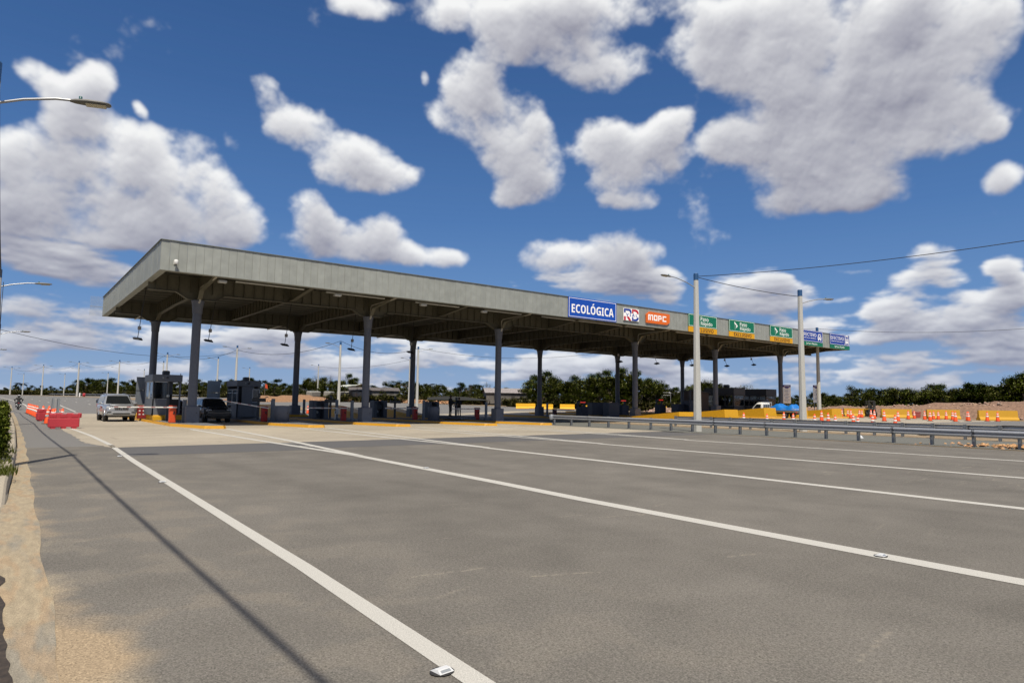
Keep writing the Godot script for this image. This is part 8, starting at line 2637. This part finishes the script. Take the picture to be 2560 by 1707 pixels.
func build_houses():
	var zinc := lin(0.42, 0.41, 0.40); var block := lin(0.30, 0.28, 0.25)
	house("house", "low block house with a rusty zinc roof in the bushes beyond the second front column", on(69.5, -146.5, 0.9), -0.35, Vector3(11, 1.7, 6), lin(0.22, 0.19, 0.17), lin(0.24, 0.225, 0.2), 0.7)
	house("house", "long house with a pale corrugated zinc roof beyond the third front column", on(88.5, -120.0, 0.3), -0.5, Vector3(9, 2.4, 6), lin(0.50, 0.45, 0.44), lin(0.22, 0.20, 0.18), 1.0)
	house("shed", "small white shed right of the long house with the zinc roof", on(97.5, -112.5, 0.1), -0.6, Vector3(1.7, 1.7, 1.5), lin(0.5, 0.5, 0.48), lin(0.55, 0.55, 0.53), 0.2, false)
	house("shed", "open-sided shed with a bright white sheet roof behind the fourth front column", on(112.0, -100.0, 0.0), -0.7, Vector3(7, 2.1, 4), lin(0.72, 0.72, 0.70), lin(0.30, 0.26, 0.22), 0.4, false)
	house("house", "house with a steep white roof just left of the sixth rear column", on(117.0, -95.5, 0.4), -1.15, Vector3(6, 2.0, 6.5), lin(0.66, 0.66, 0.66), lin(0.26, 0.24, 0.22), 1.4)
	house("shed", "grey tin shed low in the trees right of the fifth rear column", on(106.0, -103.5, 0.0), -0.6, Vector3(4, 1.5, 3), zinc, lin(0.33, 0.32, 0.31), 0.3, false)
	# concrete blocks and a white canopy sheet on the spoil heap
	var cm := mat("block_grey", lin(0.38, 0.37, 0.33), 0.9, 0.0, blotch, 0.5)
	rng.seed = 21
	var w := ["left", "second from the left", "third from the left", "right"]
	for i in 4:
		var b := MB.new()
		b.cbox(Vector3(0, 0.6, 0), Vector3(3.2, 1.2, 1.6), 0.15, Basis.from_euler(Vector3(rng.randf_range(-0.1, 0.1), rng.randf(), rng.randf_range(-0.12, 0.12))))
		one("concrete_block", b, cm, "rough grey concrete block on the orange earth bank, " + w[i], "concrete block", "concrete blocks on the earth bank", on(56.5 + i * 2.9, -150.5 + i * 2.0, 1.0))
	var tp := thing("shelter", "ragged pale plastic shelter standing on the orange earth bank", "shelter", on(64.0, -143.5, 1.2))
	var rows := []
	var n := noise(81, 0.8, 3)
	for j in 6:
		var r := []
		for i in 10: r.append(Vector3(-3.4 + i * 0.75, 2.3 + 0.6 * n.get_noise_2d(i * 1.3, j * 1.7) + i * 0.06, -1.5 + j * 0.6))
		rows.append(r)
	part("roof", grid_mesh(rows), mat("plastic_pale", lin(0.45, 0.47, 0.42), 0.5), tp)
	for x in [-3.0, 0.0, 3.0]:
		var b := MB.new()
		b.tube([Vector3(x, 0, 0), Vector3(x, 2.4, 0)], 0.06, 5)
		part("post", b, mat("bark", Color.WHITE), tp)
	# wire fence with poles in front of the far sheds
	var fc := thing("wire_fence", "tall pipe frame fence in front of the trees right of the fourth rear column", "fence", on(95.0, -94.0))
	for k in 5:
		var b := MB.new()
		b.tube([Vector3(k * 2.2, 0, k * 1.9), Vector3(k * 2.2, 3.4, k * 1.9)], 0.05, 6)
		part("post", b, mat("fence_pipe", lin(0.34, 0.34, 0.33), 0.5, 0.3), fc)
	for y in [3.4, 2.9]:
		var b := MB.new()
		b.tube([Vector3(0, y, 0), Vector3(8.8, y, 7.6)], 0.035, 5)
		part("rail", b, mat("fence_pipe", Color.WHITE), fc)
	# black shade net lying along the bank behind the standing figures
	var nb := MB.new()
	nb.loft([[Vector3(0, 0, 0.8), Vector3(0, 0.5, 0), Vector3(0, 0, -0.8)], [Vector3(4, 0, 0.8), Vector3(4, 0.8, 0), Vector3(4, 0, -0.8)], [Vector3(8, 0, 0.8), Vector3(8, 0.7, 0), Vector3(8, 0, -0.8)], [Vector3(13, 0, 0.5), Vector3(13, 0.1, 0), Vector3(13, 0, -0.5)]], false)
	var net := one("shade_net", nb, mat("net_black", lin(0.03, 0.032, 0.032), 0.9, 0.0, blotch, 0.6), "heap of black shade net along the earth bank behind the standing figures", "net", "", on(71.5, -124.5, 0.9))
	net.rotation.y = -0.75
	var flag := thing("marker_flag", "small red marker flag on a stick at the tree line above the earth bank", "flag", on(46.0, -152.0, 1.5))
	var fb := MB.new(); fb.tube([Vector3.ZERO, Vector3(0, 2.6, 0)], 0.05, 5)
	part("stick", fb, mat("bark", Color.WHITE), flag)
	var fl := MB.new(); fl.hexa([Vector3(0.05, 1.6, 0.05), Vector3(0.6, 1.4, 0.05), Vector3(0.6, 1.4, -0.05), Vector3(0.05, 1.6, -0.05), Vector3(0.05, 2.5, 0.05), Vector3(0.5, 2.3, 0.05), Vector3(0.5, 2.3, -0.05), Vector3(0.05, 2.5, -0.05)])
	part("cloth", fl, mat("flag_red", lin(0.6, 0.07, 0.02), 0.7), flag)
	var dr := MB.new()
	dr.lathe([[0.0, 0.0], [0.3, 0.0], [0.3, 0.9], [0.0, 0.9]], 14)
	one("red_drum", dr, mat("drum_red", lin(0.40, 0.02, 0.03), 0.5), "red drum standing beside the distant pole above the red water barriers", "drum", "", on(18.6, -232.0)).scale = Vector3.ONE * 1.15
	var mk := MB.new()
	mk.cbox(Vector3(0, 0.55, 0), Vector3(0.22, 1.1, 0.15), 0.02)
	one("marker_post", mk, mat("sign_white", Color.WHITE), "short white marker post at the foot of the distant pole above the red barriers", "marker post", "", on(16.6, -219.5))
